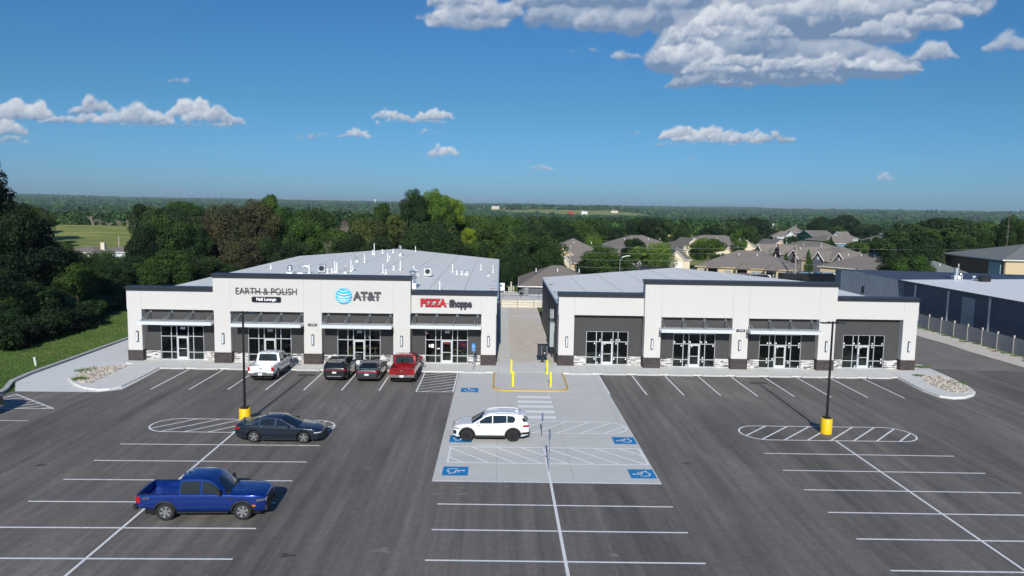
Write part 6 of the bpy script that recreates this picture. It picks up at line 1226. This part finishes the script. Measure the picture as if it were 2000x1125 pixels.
x, z = at(733, 392, 5200); t_ = thing('water_tower', 'tiny white water tower on the horizon', 'water tower', (x, 5200, z-40)); mb = MB(); mb.lathe([(1, 34), (7, 36), (9.5, 42), (7.5, 47), (1, 50)], n=16); mb.build('tank', 'wall_white', t_); mb = MB(); mb.tube((0, 0, 0), (0, 0, 36), 2, 1.4); mb.build('column', 'wall_white', t_)
# ------------------------------------------------------------------ recreational vehicles and far parked cars
def rv(label, px, py, ztop, L, h, body, swoosh='sign_black', rz=0, cap=None):
    x, y = g(px, py, ztop); t_ = thing('camper_trailer', label, 'camper trailer', (x, y, 0), rz, 'camper trailers parked behind the right shops')
    P = [(-L/2, .7), (L/2-1.3, .7), (L/2-.2, 1.3), (L/2, 2.1), (L/2-.35, ztop-.1), (L/2-.6, ztop), (-L/2, ztop)]
    mb = MB(); n = len(P); mb.add([(a, 0, b) for a, b in P]+[(a, 2.5, b) for a, b in P], [tuple(range(n)), tuple(range(2*n-1, n-1, -1))]+[(i, i+n, (i+1) % n+n, (i+1) % n) for i in range(n)]); b_ = mb.build('body', body, t_)
    for q0, q1 in ((-L/2+.8, -L/2+1.9), (0, 1.3)): mb = MB(); mb.box(q0, q1, -.02, -.004, 1.72, 2.4); mb.build('window', 'car_glass', b_)
    mb = MB(); mb.box(-L/2+.3, L/2-1.0, -.015, -.003, 1.05, 1.3); mb.build('stripe', swoosh, b_)
    if cap: mb = MB(); mb.path([(L/2-.2, -.03, 1.3), (L/2+.02, -.03, 2.1), (L/2-.33, -.03, ztop-.1), (L/2-.7, -.03, ztop-.02)], .12, 6); mb.path([(L/2-.2, -.03, 1.3), (L/2-1.4, -.03, 1.2)], .10, 6); mb.build('front_cap', cap, b_)
    mb = MB(); mb.box(-.3, .3, .9, 1.5, ztop, ztop+.14); mb.build('roof_vent', 'box_grey', b_)
    for q in (-.5, .45): mb = MB(); mb.lathe([(.36, .0), (.36, .24)], (q, .05, .36), 14, 'Y'); mb.build('wheel', 'tyre', t_)
rv('navy and white camper seen over the right roof ridge', 1470, 537, 3.1, 6.5, 2.4, 'paint_navy', 'sign_white', cap='white_pvc'); rv('grey camper at the left of the fleet, mostly hidden by the roof', 1443, 545, 2.6, 6.0, 2.0, 'box_grey', 'sign_white')
rv('dark open backed camper at the left of the right fleet', 1556, 535, 3.2, 4.5, 2.4, 'black_metal'); rv('grey camper beside the dark open backed one', 1568, 534, 3.2, 4.0, 2.4, 'box_grey'); rv('glossy black camper in the middle of the fleet', 1590, 534, 3.25, 4.0, 2.5, 'paint_black', 'sign_white'); rv('camper with a white framed nose', 1612, 534, 3.25, 4.2, 2.5, 'paint_black', 'sign_white', cap='white_pvc'); rv('grey green camper at the right of the fleet by the warehouse', 1640, 535, 3.2, 5.5, 2.4, 'box_grey', 'white_metal')
def far_car(label, px, py, m_, rz=0.):
    x, y = g(px, py, 0); t_ = thing('parked_car', label, 'car', (x, y, 0), rz); P = [(-2.2, .3), (2.2, .3), (2.25, .75), (1.2, .95), (.5, 1.42), (-1.1, 1.45), (-1.8, 1.0), (-2.25, .9)]; n = len(P)
    mb = MB(); mb.add([(a, -.88, b) for a, b in P]+[(a, .88, b) for a, b in P], [tuple(range(n)), tuple(range(2*n-1, n-1, -1))]+[(i, i+n, (i+1) % n+n, (i+1) % n) for i in range(n)]); b_ = mb.build('body', m_, t_)
    mb = MB(); mb.add([(-1.6, -.89, .98), (1.0, -.89, .98), (.45, -.89, 1.36), (-1.05, -.89, 1.38)], [(0, 1, 2, 3)]); mb.build('side_window', 'car_glass', b_)
    for a in (-1.35, 1.35):
        for s in (-1, 1): mb = MB(); mb.lathe([(.33, -.1), (.33, .1)], (a, s*.8, .33), 14, 'Y'); mb.build('wheel', 'tyre', t_)
far_car('white car in the street beyond the right roof ridge', 1247, 518, 'paint_white', .5); far_car('pale blue car on the drive right of the tall pole', 1567, 509, mat('paint_sky', (.25, .42, .6), .3, coat=1.) and 'paint_sky', .4); far_car('dark car just left of the pale blue car', 1548, 508, 'paint_black', 1.2); far_car('white car among the grey houses on the rise', 1525, 467, 'paint_white'); far_car('red car on the driveway of the cream garage', 1329, 521, 'paint_red', 1.4)
mb = MB(); mb.sheet([g(1180, 548), g(1400, 548), g(1400, 526), g(1230, 516), g(1180, 520)], .02); mb.sheet([g(1556, 545), g(1600, 548), g(1610, 520), g(1575, 500), g(1535, 505)], .02); struct('street', mb, 'drive_asphalt')
mb = MB(); mb.sheet([g(1560, 520), g(1605, 522), g(1640, 508), g(1575, 508)], .05); struct('verge', mb, 'meadow')
mb = MB(); mb.sheet([(20, 118), (85, 118), (100, 150), (110, 210), (60, 240), (20, 200)], -.03); struct('house_lots', mb, 'meadow')
# ------------------------------------------------------------------ poles, lamp and wires
def pole(label, px, ytop, Y, r=.14, arms=True, base=0.):
    x, zt = at(px, ytop, Y); t_ = thing('utility_pole', label, 'utility pole', (x, Y, base)); zt -= base; mb = MB(); mb.tube((0, 0, 0), (0, 0, zt), r, r*.7); mb.build('pole', 'dark_wood' if 'dark' in label.split()[:2] else 'pole_wood', t_)
    if arms:
        for k in (0.04, .2, .34): mb = MB(); mb.tube((-.3, 0, zt*(1-k)), (.3, 0, zt*(1-k)), .04); mb.build('insulator_arm', 'pole_wood', t_)
    return x, Y, zt+base
A = pole('bleached wood pole in front of the brown hip roof', 1114, 478, 122, .13); B_ = pole('bleached wood pole at the right end of the tan fourplex', 1556, 478, 138, .15)
DW = mat('dark_wood', (.09, .08, .07), .9)
pole('dark wood pole among the trees at the right edge', 1972, 415, 150, .13); pole('white banded pole below the meadow on the left', 232, 461, 190, .2); pole('thin dark pole above the cream house roofs', 1415, 424, 290, .12); pole('thin pole in front of the dark green house', 1555, 438, 230, .12)
def wire(a, b, sag, label):
    mb = MB(); pts = []
    for i in range(13): u_ = i/12; pts.append((a[0]+(b[0]-a[0])*u_, a[1]+(b[1]-a[1])*u_, a[2]+(b[2]-a[2])*u_-sag*4*u_*(1-u_)))
    mb.path(pts, .016, 4); tag(mb.build('power_line', 'wire'), label, 'power line', 'power lines between the bleached wood poles')
for k, nm in ((.15, 'top'), (1.1, 'second'), (2.3, 'third'), (3.6, 'fourth'), (4.8, 'lowest')): wire((A[0], A[1], A[2]-k), (B_[0], B_[1], B_[2]-k), .5, f'{nm} power line between the two bleached poles')
C_ = (B_[0]+45, B_[1]+14, B_[2]-.6)
for k, nm in ((.15, 'top'), (2.0, 'middle'), (3.6, 'lowest')): wire((B_[0], B_[1], B_[2]-k), (C_[0], C_[1], C_[2]-k), .5, f'{nm} power line running right from the fourplex pole')
x, zt = at(1211, 508, 128); t_ = thing('street_lamp', 'pale street lamp with a curved arm behind the right roof', 'street lamp', (x, 128, 0)); mb = MB(); mb.tube((0, 0, 0), (0, 0, zt), .08, .06); mb.build('pole', 'galvanised', t_); mb = MB(); mb.path([(0, 0, zt), (.4, 0, zt+.5), (1.1, 0, zt+.75)], .045); mb.build('arm', 'galvanised', t_); mb = MB(); mb.box(1.0, 1.65, -.12, .12, zt+.7, zt+.82); mb.build('lamp_head', 'white_pvc', t_)
# ------------------------------------------------------------------ trees
def crown_proto(seed, shape, nl, leaf, lobes=26):
    r = np.random.default_rng(seed); C_, Rr = [], []
    for i in range(lobes):
        if shape == 'cone':
            t = r.random()**.8; z = .05+t*.85; rad = (1-t)*.40; a = r.uniform(0, 6.283); C_.append((rad*math.cos(a)*.75, rad*math.sin(a)*.75, z)); Rr.append(.07+.15*(1-t))
        elif shape == 'willow':
            a = r.uniform(0, 6.283); q = r.random()**.5*.34; C_.append((q*math.cos(a), q*math.sin(a), r.uniform(.3, .75))); Rr.append(r.uniform(.15, .24))
        elif shape == 'tall':
            a = r.uniform(0, 6.283); t = r.random(); q = .33*math.sin(math.pi*min(1, t*.85+.12))**.7*r.random()**.4; C_.append((q*math.cos(a), q*math.sin(a), .12+t*.8)); Rr.append(r.uniform(.055, .17))
        elif shape == 'bush':
            a = r.uniform(0, 6.283); q = .36*r.random()**.5; C_.append((q*math.cos(a), q*math.sin(a), r.uniform(.1, .72)*(1-q*.8))); Rr.append(r.uniform(.14, .24))
        else:
            a = r.uniform(0, 6.283); ph = r.uniform(-.55, 1); q = .37*math.sqrt(max(0, 1-ph*ph))*r.uniform(.5, 1.18); C_.append((q*math.cos(a), q*math.sin(a), .50+.36*ph*r.uniform(.8, 1.1))); Rr.append(r.uniform(.06, .2))
    C_ = np.array(C_); Rr = np.array(Rr); w_ = Rr**2; idx = r.choice(lobes, nl, p=w_/w_.sum())
    d = r.normal(size=(nl, 3)); d[:, 2] += .15; d /= np.linalg.norm(d, axis=1)[:, None]
    sq = np.array([1, 1, .8 if shape != 'willow' else 1.25]); rr = Rr[idx]*(r.random(nl)**.28*1.08+r.normal(size=nl)*.05); c = C_[idx]+d*rr[:, None]*sq
    n = d+r.normal(size=(nl, 3))*.55; n /= np.linalg.norm(n, axis=1)[:, None]; u_ = np.cross(n, r.normal(size=(nl, 3))); u_ /= np.linalg.norm(u_, axis=1)[:, None]; v__ = np.cross(n, u_)
    s = leaf*r.uniform(.55, 1.35, nl)[:, None]; s2 = s*r.uniform(.5, 1., nl)[:, None]
    if shape == 'willow': u_ = u_*.5; v__[:, 2] -= .9
    V = np.stack([c-u_*s-v__*s2*.4, c+u_*s*.5-v__*s2, c+u_*s+v__*s2*.4, c-u_*s*.5+v__*s2], 1).reshape(-1, 3)
    V[:, 2] = np.maximum(V[:, 2], .02)
    me = bpy.data.meshes.new('crown'); F = np.arange(nl*4).reshape(-1, 4)
    me.vertices.add(nl*4); me.vertices.foreach_set('co', V.astype(np.float32).ravel()); me.loops.add(nl*4); me.loops.foreach_set('vertex_index', F.ravel().astype(np.int32)); me.polygons.add(nl); me.polygons.foreach_set('loop_start', (np.arange(nl)*4).astype(np.int32)); me.update(calc_edges=True)
    lt = r.random(lobes); ti = np.clip(lt[idx]*.7+r.random(nl)*.3+(c[:, 2]-.5)*.15, 0, 1); a = me.attributes.new('tint', 'FLOAT', 'FACE'); a.data.foreach_set('value', ti.astype(np.float32)); me.materials.append(MATS['foliage']); return me
def trunk_mesh(seed, dead=False, r0=None):
    r = random.Random(seed); mb = MB(); 
    def br(a, d, L, rad, lev):
        b = a+d*L; mb.tube(a, b, rad, rad*.66, 6, cap=False)
        if lev == 0: return
        for k in range(r.choice((2, 3)) if not dead else 3):
            nd = (d+Vector((r.uniform(-1, 1), r.uniform(-1, 1), r.uniform(-.1, .6)))*(.7 if not dead else .62)).normalized(); br(a+(b-a)*r.uniform(.6, 1), nd, L*r.uniform(.55, .85), rad*.55, lev-1)
    br(Vector((0, 0, -.03)), Vector((r.uniform(-.06, .06), r.uniform(-.06, .06), 1)).normalized(),   .30, r0 or .022, 3 if not dead else 5)
    me_o = mb.build('trunk', 'bark' if not dead else 'dead_wood'); me = me_o.data; bpy.data.objects.remove(me_o); return me
PRO = {'broad': [crown_proto(10+i, 'broad', 11000, .017, 30) for i in range(5)], 'tall': [crown_proto(30+i, 'tall', 11000, .015, 34) for i in range(3)], 'cone': [crown_proto(40+i, 'cone', 8000, .015, 40) for i in range(2)], 'willow': [crown_proto(50, 'willow', 11000, .018, 26)], 'bush': [crown_proto(60+i, 'bush', 6000, .026, 20) for i in range(3)],
       'near': [crown_proto(70+i, 'broad', 24000, .0135, 52) for i in range(3)], 'sparse': [crown_proto(80, 'tall', 2600, .014, 26)]}
TRK = [trunk_mesh(i) for i in range(4)]; DEAD = [trunk_mesh(20+i, True, .032) for i in range(4)]; DEADF = [trunk_mesh(30+i, True, .11) for i in range(4)]
PRO['sparse'].append(crown_proto(81, 'broad', 2200, .015, 24))
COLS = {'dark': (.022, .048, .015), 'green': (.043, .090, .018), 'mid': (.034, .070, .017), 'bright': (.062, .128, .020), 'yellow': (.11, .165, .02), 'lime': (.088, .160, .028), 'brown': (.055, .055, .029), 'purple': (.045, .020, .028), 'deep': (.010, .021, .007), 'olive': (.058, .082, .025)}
RT_ = random.Random(11)
def tree_at(x, y, h, w_, kind, colr, label, zb=None, group=None, name=None, depth=None):
    zb = tz(x, y) if zb is None else zb
    nm = name or {'cone': 'conifer', 'bush': 'shrub', 'dead': 'dead_tree', 'willow': 'willow_tree'}.get(kind, 'tree'); t_ = thing(nm, label, {'bush': 'shrub', 'dead': 'dead tree'}.get(kind, 'tree'), (x, y, zb), RT_.uniform(0, 6.28), group)
    o = bpy.data.objects.new('trunk', (DEADF if name == 'dead_tree' else DEAD if kind == 'dead' else TRK)[RT_.randrange(4)]); col.objects.link(o); o.parent = t_; o.scale = (h*.9 if kind != 'dead' else w_*1.1, h*.9 if kind != 'dead' else w_*1.1, h*.95 if kind != 'dead' else h*.95)
    if kind != 'dead':
        P = PRO[kind]; o = bpy.data.objects.new('crown', P[RT_.randrange(len(P))]); col.objects.link(o); o.parent = t_; ch = h if kind in ('bush', 'cone') else min(h*.97, max(1.45*w_, 5.)); o.scale = (w_, w_*(depth or RT_.uniform(.85, 1.1)), ch); o.location = (0, 0, h-ch)
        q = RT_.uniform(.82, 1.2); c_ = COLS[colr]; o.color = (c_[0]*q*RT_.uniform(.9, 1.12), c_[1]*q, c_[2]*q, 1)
    return t_
def tree(px, ytop, Y, wpx, kind, colr, label, **k):
    x, zt = at(px, ytop, Y); zb = tz(x, Y); return tree_at(x, Y, max(.8, (zt-zb)*1.05), wpx*Y/F_PX*1.12, kind, colr, label, zb, **k)
TL = [ # left wood beside the lawn
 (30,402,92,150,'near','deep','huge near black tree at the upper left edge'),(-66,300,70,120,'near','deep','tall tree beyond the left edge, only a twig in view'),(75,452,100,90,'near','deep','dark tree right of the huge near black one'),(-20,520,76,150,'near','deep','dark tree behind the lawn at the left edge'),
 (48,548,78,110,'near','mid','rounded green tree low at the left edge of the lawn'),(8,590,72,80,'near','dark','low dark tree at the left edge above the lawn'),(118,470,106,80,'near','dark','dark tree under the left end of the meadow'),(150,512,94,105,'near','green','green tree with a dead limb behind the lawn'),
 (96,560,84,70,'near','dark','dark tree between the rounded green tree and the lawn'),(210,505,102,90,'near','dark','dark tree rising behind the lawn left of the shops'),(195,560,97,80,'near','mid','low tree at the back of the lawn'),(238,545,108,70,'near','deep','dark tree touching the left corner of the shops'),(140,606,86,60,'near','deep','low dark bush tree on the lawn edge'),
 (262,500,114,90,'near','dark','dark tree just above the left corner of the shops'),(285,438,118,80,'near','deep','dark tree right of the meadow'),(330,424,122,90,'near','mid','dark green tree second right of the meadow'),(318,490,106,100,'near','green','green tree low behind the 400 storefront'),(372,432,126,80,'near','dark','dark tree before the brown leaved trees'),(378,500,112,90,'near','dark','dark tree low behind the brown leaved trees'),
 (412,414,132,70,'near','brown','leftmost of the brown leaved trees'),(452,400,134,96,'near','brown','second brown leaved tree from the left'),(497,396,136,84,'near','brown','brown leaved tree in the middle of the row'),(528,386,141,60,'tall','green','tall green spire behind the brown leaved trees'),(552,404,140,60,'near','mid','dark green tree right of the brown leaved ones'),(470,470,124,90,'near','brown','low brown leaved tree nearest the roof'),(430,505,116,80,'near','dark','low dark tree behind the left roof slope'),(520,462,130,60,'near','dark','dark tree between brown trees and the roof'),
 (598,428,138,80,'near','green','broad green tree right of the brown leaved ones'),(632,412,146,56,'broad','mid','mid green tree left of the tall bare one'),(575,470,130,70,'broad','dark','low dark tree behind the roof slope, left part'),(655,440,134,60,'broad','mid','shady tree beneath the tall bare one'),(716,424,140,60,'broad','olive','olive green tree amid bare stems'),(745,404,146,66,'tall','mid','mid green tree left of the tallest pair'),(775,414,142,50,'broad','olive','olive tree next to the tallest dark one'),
 (690,455,128,60,'broad','dark','low dark tree behind the roof right of the bare tree'),(745,460,128,70,'broad','dark','low dark tree left of the roof ridge'),
 (812,375,134,54,'near','dark','tallest dark tree behind the roof ridge'),(820,432,128,74,'near','dark','dark lower tree behind the roof ridge'),(852,377,142,62,'near','bright','tall bright green tree behind the roof ridge'),(858,432,130,90,'near','dark','dark tree in front of the tall bright one'),(886,392,146,40,'near','yellow','yellow green tree right of the tall bright one'),(907,424,150,30,'broad','bright','small yellow green tree above the roof edge'),(916,444,136,30,'broad','yellow','lowest yellow green bush tree right of the roof'),
 (890,470,128,70,'near','dark','dark tree filling the gap right of the ridge'),(935,470,130,50,'broad','mid','dark shrubby tree above the right roof edge'),(960,433,138,84,'near','mid','rounded dark green tree right of the yellow one'),(1000,468,128,70,'near','dark','dark tree above the white square sign'),(1046,460,136,110,'near','mid','broad green tree left of the wood pole'),(1075,480,130,60,'near','dark','dark right half of the clump left of the wood pole'),(980,500,122,60,'near','dark','low dark tree between the two shop roofs'),(1020,505,126,60,'near','dark','low dark tree behind the passage'),
 (112,488,118,50,'near','dark','small dark tree under the left end of the meadow roofs'),(148,494,116,50,'near','dark','dark tree below the cream chimney'),(185,492,120,46,'near','dark','dark tree under the middle of the meadow roofs'),(222,490,120,56,'near','mid','dark tree under the right end of the meadow roofs'),(255,496,120,40,'near','dark','dark tree below the dark blue grey roof'),
 # housing estate
 (1180,482,140,108,'near','green','large green tree right of the wood pole'),(1148,512,136,50,'broad','dark','low dark tree at the left foot of the large green one'),(1283,472,168,70,'willow','lime','pale green willow left of the cream garage'),(1250,480,166,50,'broad','lime','light green tree joined to the willow'),(1240,462,190,56,'broad','dark','dark tree behind the brown estate roof'),(1385,464,172,74,'broad','bright','bright green tree above the tan fourplex'),(1443,452,176,42,'tall','green','tall narrow green tree in the middle of the estate'),
 (1467,478,180,24,'bush','purple','dark purple tree behind the narrow green tree'),(1478,472,182,22,'bush','deep','dark small tree beside the purple one'),(1519,476,172,22,'cone','purple','purple conical tree on the townhouse lawn'),(1536,490,168,18,'cone','green','green conical shrub left of the purple townhouse tree'),(1551,487,170,14,'cone','purple','thin purple tree beside the townhouse drive'),(1580,484,166,20,'cone','green','green conical tree right of the pole'),(1489,482,178,10,'bush','lime','small light bush between townhouse porches'),
 (1667,513,132,32,'bush','green','round green bush before the long brown roof'),(1478,538,116,44,'bush','lime','left leafy shrub between campers and fourplex'),(1502,533,117,46,'bush','green','leafy shrub right of the navy camper'),(1530,538,116,36,'bush','green','right leafy shrub left of the dark campers'),
 (1780,450,150,112,'near','dark','big dark tree above the warehouse roof'),(1752,500,138,60,'near','dark','dark tree at the left foot of the big dark one'),(1785,500,126,82,'near','green','round sunlit tree right behind the warehouse'),(1835,525,122,60,'bush','green','low green bush before the grey wing'),(1905,449,196,84,'near','mid','wide tree left of the brick office'),(1985,425,190,60,'near','mid','tree at the right edge behind the brick office'),(1950,440,200,60,'near','dark','dark tree above the brick office roof'),
 (1843,440,230,90,'broad','mid','tree left of the white chimney'),(1850,424,300,120,'broad','dark','wide dark tree on the right skyline'),(1770,432,290,80,'broad','dark','dark tree above the big dark one'),(1915,428,260,90,'broad','mid','skyline tree above the wide tree'),(1710,462,200,50,'broad','mid','green tree above the long brown roof'),(1677,470,190,44,'broad','green','green tree right of the slate blue house'),(1740,458,210,50,'broad','mid','tree between brown roofs right of centre'),
 (1618,468,200,34,'broad','dark','dark small tree by the pale blue gable'),(1545,460,220,28,'broad','dark','dark tree between grey and green houses'),(1609,420,500,56,'broad','dark','tall dark tree behind the dark green house'),(1652,418,500,60,'broad','dark','tall dark tree behind the pale blue gable'),(1470,424,480,80,'broad','dark','dark tree left of the white walled house'),(1600,430,490,40,'broad','dark','smaller dark tree on the rise'),(1395,440,260,50,'broad','dark','dark rounded tree above the cream roofs'),(1700,438,480,60,'broad','dark','dark tree by the bright blue house'),(1640,437,470,30,'broad','mid','tree over the pale blue gable roof'),
 (1160,458,200,44,'willow','lime','weeping pale tree above the brown estate roofs'),(1330,440,260,50,'broad','mid','tree above the yellow shelter'),(1290,424,300,60,'broad','dark','tall dark tree left of the yellow shelter'),(1255,424,300,60,'broad','dark','second tall dark tree left of the shelter')]
for r_ in TL: tree(*r_)
for (px, yt, Y, wp, lb) in ((672, 386, 140, 60, 'tallest bare tree behind the left roof'), (640, 440, 132, 36, 'bare tree low behind the left roof slope'), (700, 440, 132, 40, 'bare pale stems right of the tallest bare tree'), (730, 438, 132, 40, 'leaning bare tree left of the ridge'), (758, 446, 130, 30, 'thin bare tree nearest the roof ridge')): tree(px, yt, Y, wp, 'dead', None, lb)
for i, (px, yt) in enumerate(((181, 418), (194, 422), (213, 428), (234, 424), (249, 424), (263, 420), (287, 412))): tree(px, yt, 336+3*(i % 3), 24, 'dead', None, name='dead_tree', label=['bare tree at the left of the dead row beyond the meadow', 'second dead tree from the left beyond the meadow', 'short dead tree third from the left beyond the meadow', 'dead tree in the middle of the row beyond the meadow', 'dead tree right of the middle beyond the meadow', 'sixth dead tree from the left beyond the meadow', 'bare tree at the right of the dead row beyond the meadow'][i])
for i, (px, Y, h) in enumerate(((4, 66.5, 3.4), (34, 68.5, 3.0), (64, 70.5, 3.6), (93, 73.5, 2.8), (121, 76.5, 3.4), (150, 80.5, 2.6), (178, 85.5, 3.2), (204, 90.5, 3.0), (228, 95.5, 3.6), (243, 101, 3.4))):
    x, _ = at(px, 700, Y+1.5); tree_at(x, Y+1.5, h, RT_.uniform(4.5, 6), 'bush', RT_.choice(('deep', 'dark', 'dark')), f"{['first', 'second', 'third', 'fourth', 'fifth', 'sixth', 'seventh', 'eighth', 'ninth', 'last'][i]} dark shrub from the left along the lawn edge", group='shrubs along the wood edge')
# wood in the middle distance: one tree each, nothing in the photograph tells them apart
used_ = []
def blocked(px, Y):
    if 95 < px < 262 and Y < 338: return True
    if 1040 < px < 1120 and 600 < Y: return False
    if 1180 < px < 1760 and Y < 300: return True
    if 1760 <= px and Y < 300: return True
    if 1480 < px < 1745 and Y < 480: return True
    return False
n_m = 0
bands = [(0, 950, 160, 340, 70, 'mid distance wood behind the left shops', 'dark green tree in the dense wood behind the left shops'), (930, 1400, 230, 420, 64, 'mid distance wood above the estate roofs', 'dark green tree in the dense wood above the brown estate roofs'), (1400, 2080, 310, 600, 90, 'mid distance wood on the right skyline', 'dark green tree in the wood beyond the houses on the right')]
for (p0, p1, Y0, Y1, n, grp, lb) in bands:
    k = 0
    while k < n:
        px = RT_.uniform(p0-30, p1); Y = RT_.uniform(Y0, Y1)
        if blocked(px, Y): continue
        k += 1; x = (px-1000)/F_PX*Y+.0168*Y; h = RT_.uniform(9, 13.5); tree_at(x, Y, h, RT_.uniform(8, 13), RT_.choice(('broad', 'broad', 'tall')), RT_.choice(('dark', 'mid', 'mid', 'green', 'olive', 'dark')), lb, group=grp)
# far woods: crowns merged into one mass, thinning into farmland
def far_wood():
    r = np.random.default_rng(9); Vs, Ti = [], []
    fields = [(-172, 300, 82, 72), (330, 1500, 120, 60), (-1500, 2600, 260, 130), (1100, 2400, 300, 110), (450, 2300, 260, 100), (-250, 2700, 260, 110), (900, 1300, 120, 50), (1500, 3300, 500, 130), (-60, 1900, 160, 70)]
    fields += [(x, y-.03*y, 1.0*w_+12, .045*y) for x, y, w_ in FARMS]+[(150, 2570, 200, 170), (400, 2510, 120, 150), (-420, 3050, 340, 190), (1750, 3250, 420, 190), (900, 2120, 240, 120), (-1250, 2400, 240, 140)]
    def put(n, r0, r1, wr, nq, qs, hh):
        th = r.uniform(R(-40), R(42), n); rr = np.sqrt(r.uniform(r0*r0, r1*r1, n)); x = rr*np.sin(th); y = rr*np.cos(th); keep = np.ones(n, bool)
        for fx, fy, a, b in fields: keep &= ((x-fx)/a)**2+((y-fy)/b)**2 > 1
        dens = np.sin(x/170+1.3)*np.sin(y/230)+.6*np.sin(x/61+y/97); keep &= (dens > -1.25) | (rr < 900)
        px_ = 1000+(np.tan(th)-.0168)*F_PX; keep &= ~((px_ > 1470) & (px_ < 1750) & (rr < 560)); x, y, rr = x[keep], y[keep], rr[keep]; m = len(x); z = terrain(x, y); w_ = r.uniform(*wr, m); h = r.uniform(*hh, m); base = r.random(m)
        d = r.normal(size=(m, nq, 3)); d[..., 2] = np.abs(d[..., 2])*1.0-.15; d /= np.linalg.norm(d, axis=2)[..., None]; q = .8+.28*r.random((m, nq, 1))
        c = np.stack([x, y, z+h*.45], 1)[:, None]+d*q*np.stack([w_*.5, w_*.5, h*.55], 1)[:, None]
        nrm = d+r.normal(size=d.shape)*.4; nrm /= np.linalg.norm(nrm, axis=2)[..., None]; u_ = np.cross(nrm, r.normal(size=d.shape)); u_ /= np.linalg.norm(u_, axis=2)[..., None]; v__ = np.cross(nrm, u_); s = (w_[:, None]*qs*r.uniform(.6, 1.3, (m, nq)))[..., None]
        V = np.stack([c-u_*s, c-v__*s*.8, c+u_*s, c+v__*s*.8], 2).reshape(-1, 3); Vs.append(V.astype(np.float32)); Ti.append(np.clip(base[:, None]*.75+r.random((m, nq))*.25, 0, 1).ravel())
    put(3600, 330, 760, (8, 13), 170, .07, (9, 14)); put(11000, 700, 1900, (10, 17), 44, .14, (9, 15)); put(17000, 1800, 4200, (17, 32), 16, .24, (9, 15)); put(16000, 4100, 9000, (32, 70), 10, .32, (9, 17))
    V = np.concatenate(Vs); ti = np.concatenate(Ti); nf = len(ti); me = bpy.data.meshes.new('far_woodland')
    me.vertices.add(nf*4); me.vertices.foreach_set('co', V.ravel()); me.loops.add(nf*4); me.loops.foreach_set('vertex_index', np.arange(nf*4, dtype=np.int32)); me.polygons.add(nf); me.polygons.foreach_set('loop_start', (np.arange(nf)*4).astype(np.int32)); me.update(calc_edges=True)
    a = me.attributes.new('tint', 'FLOAT', 'FACE'); a.data.foreach_set('value', ti.astype(np.float32)); me.materials.append(MATS['foliage']); o = bpy.data.objects.new('far_woodland', me); col.objects.link(o); o.color = (.040, .088, .026, 1); tag(o, 'rolling dark green woodland reaching to the horizon', 'woodland', kind='stuff')
far_wood()
# ------------------------------------------------------------------ air
hz = bpy.data.materials.new('haze_air'); hz.use_nodes = True; t = hz.node_tree; t.nodes.clear(); pv = N(t, 'ShaderNodeVolumePrincipled'); pv.inputs['Color'].default_value = (.70, .90, 1, 1); pv.inputs['Density'].default_value = HAZE; pv.inputs['Anisotropy'].default_value = .1
o_ = N(t, 'ShaderNodeOutputMaterial'); t.links.new(pv.outputs[0], o_.inputs['Volume']); MATS['haze_air'] = hz
mb = MB(); mb.box(-31000, 31000, -31000, 31000, -45, 125); o = mb.build('haze', 'haze_air'); tag(o, 'thin blue summer haze over the farmland', 'haze', kind='stuff')
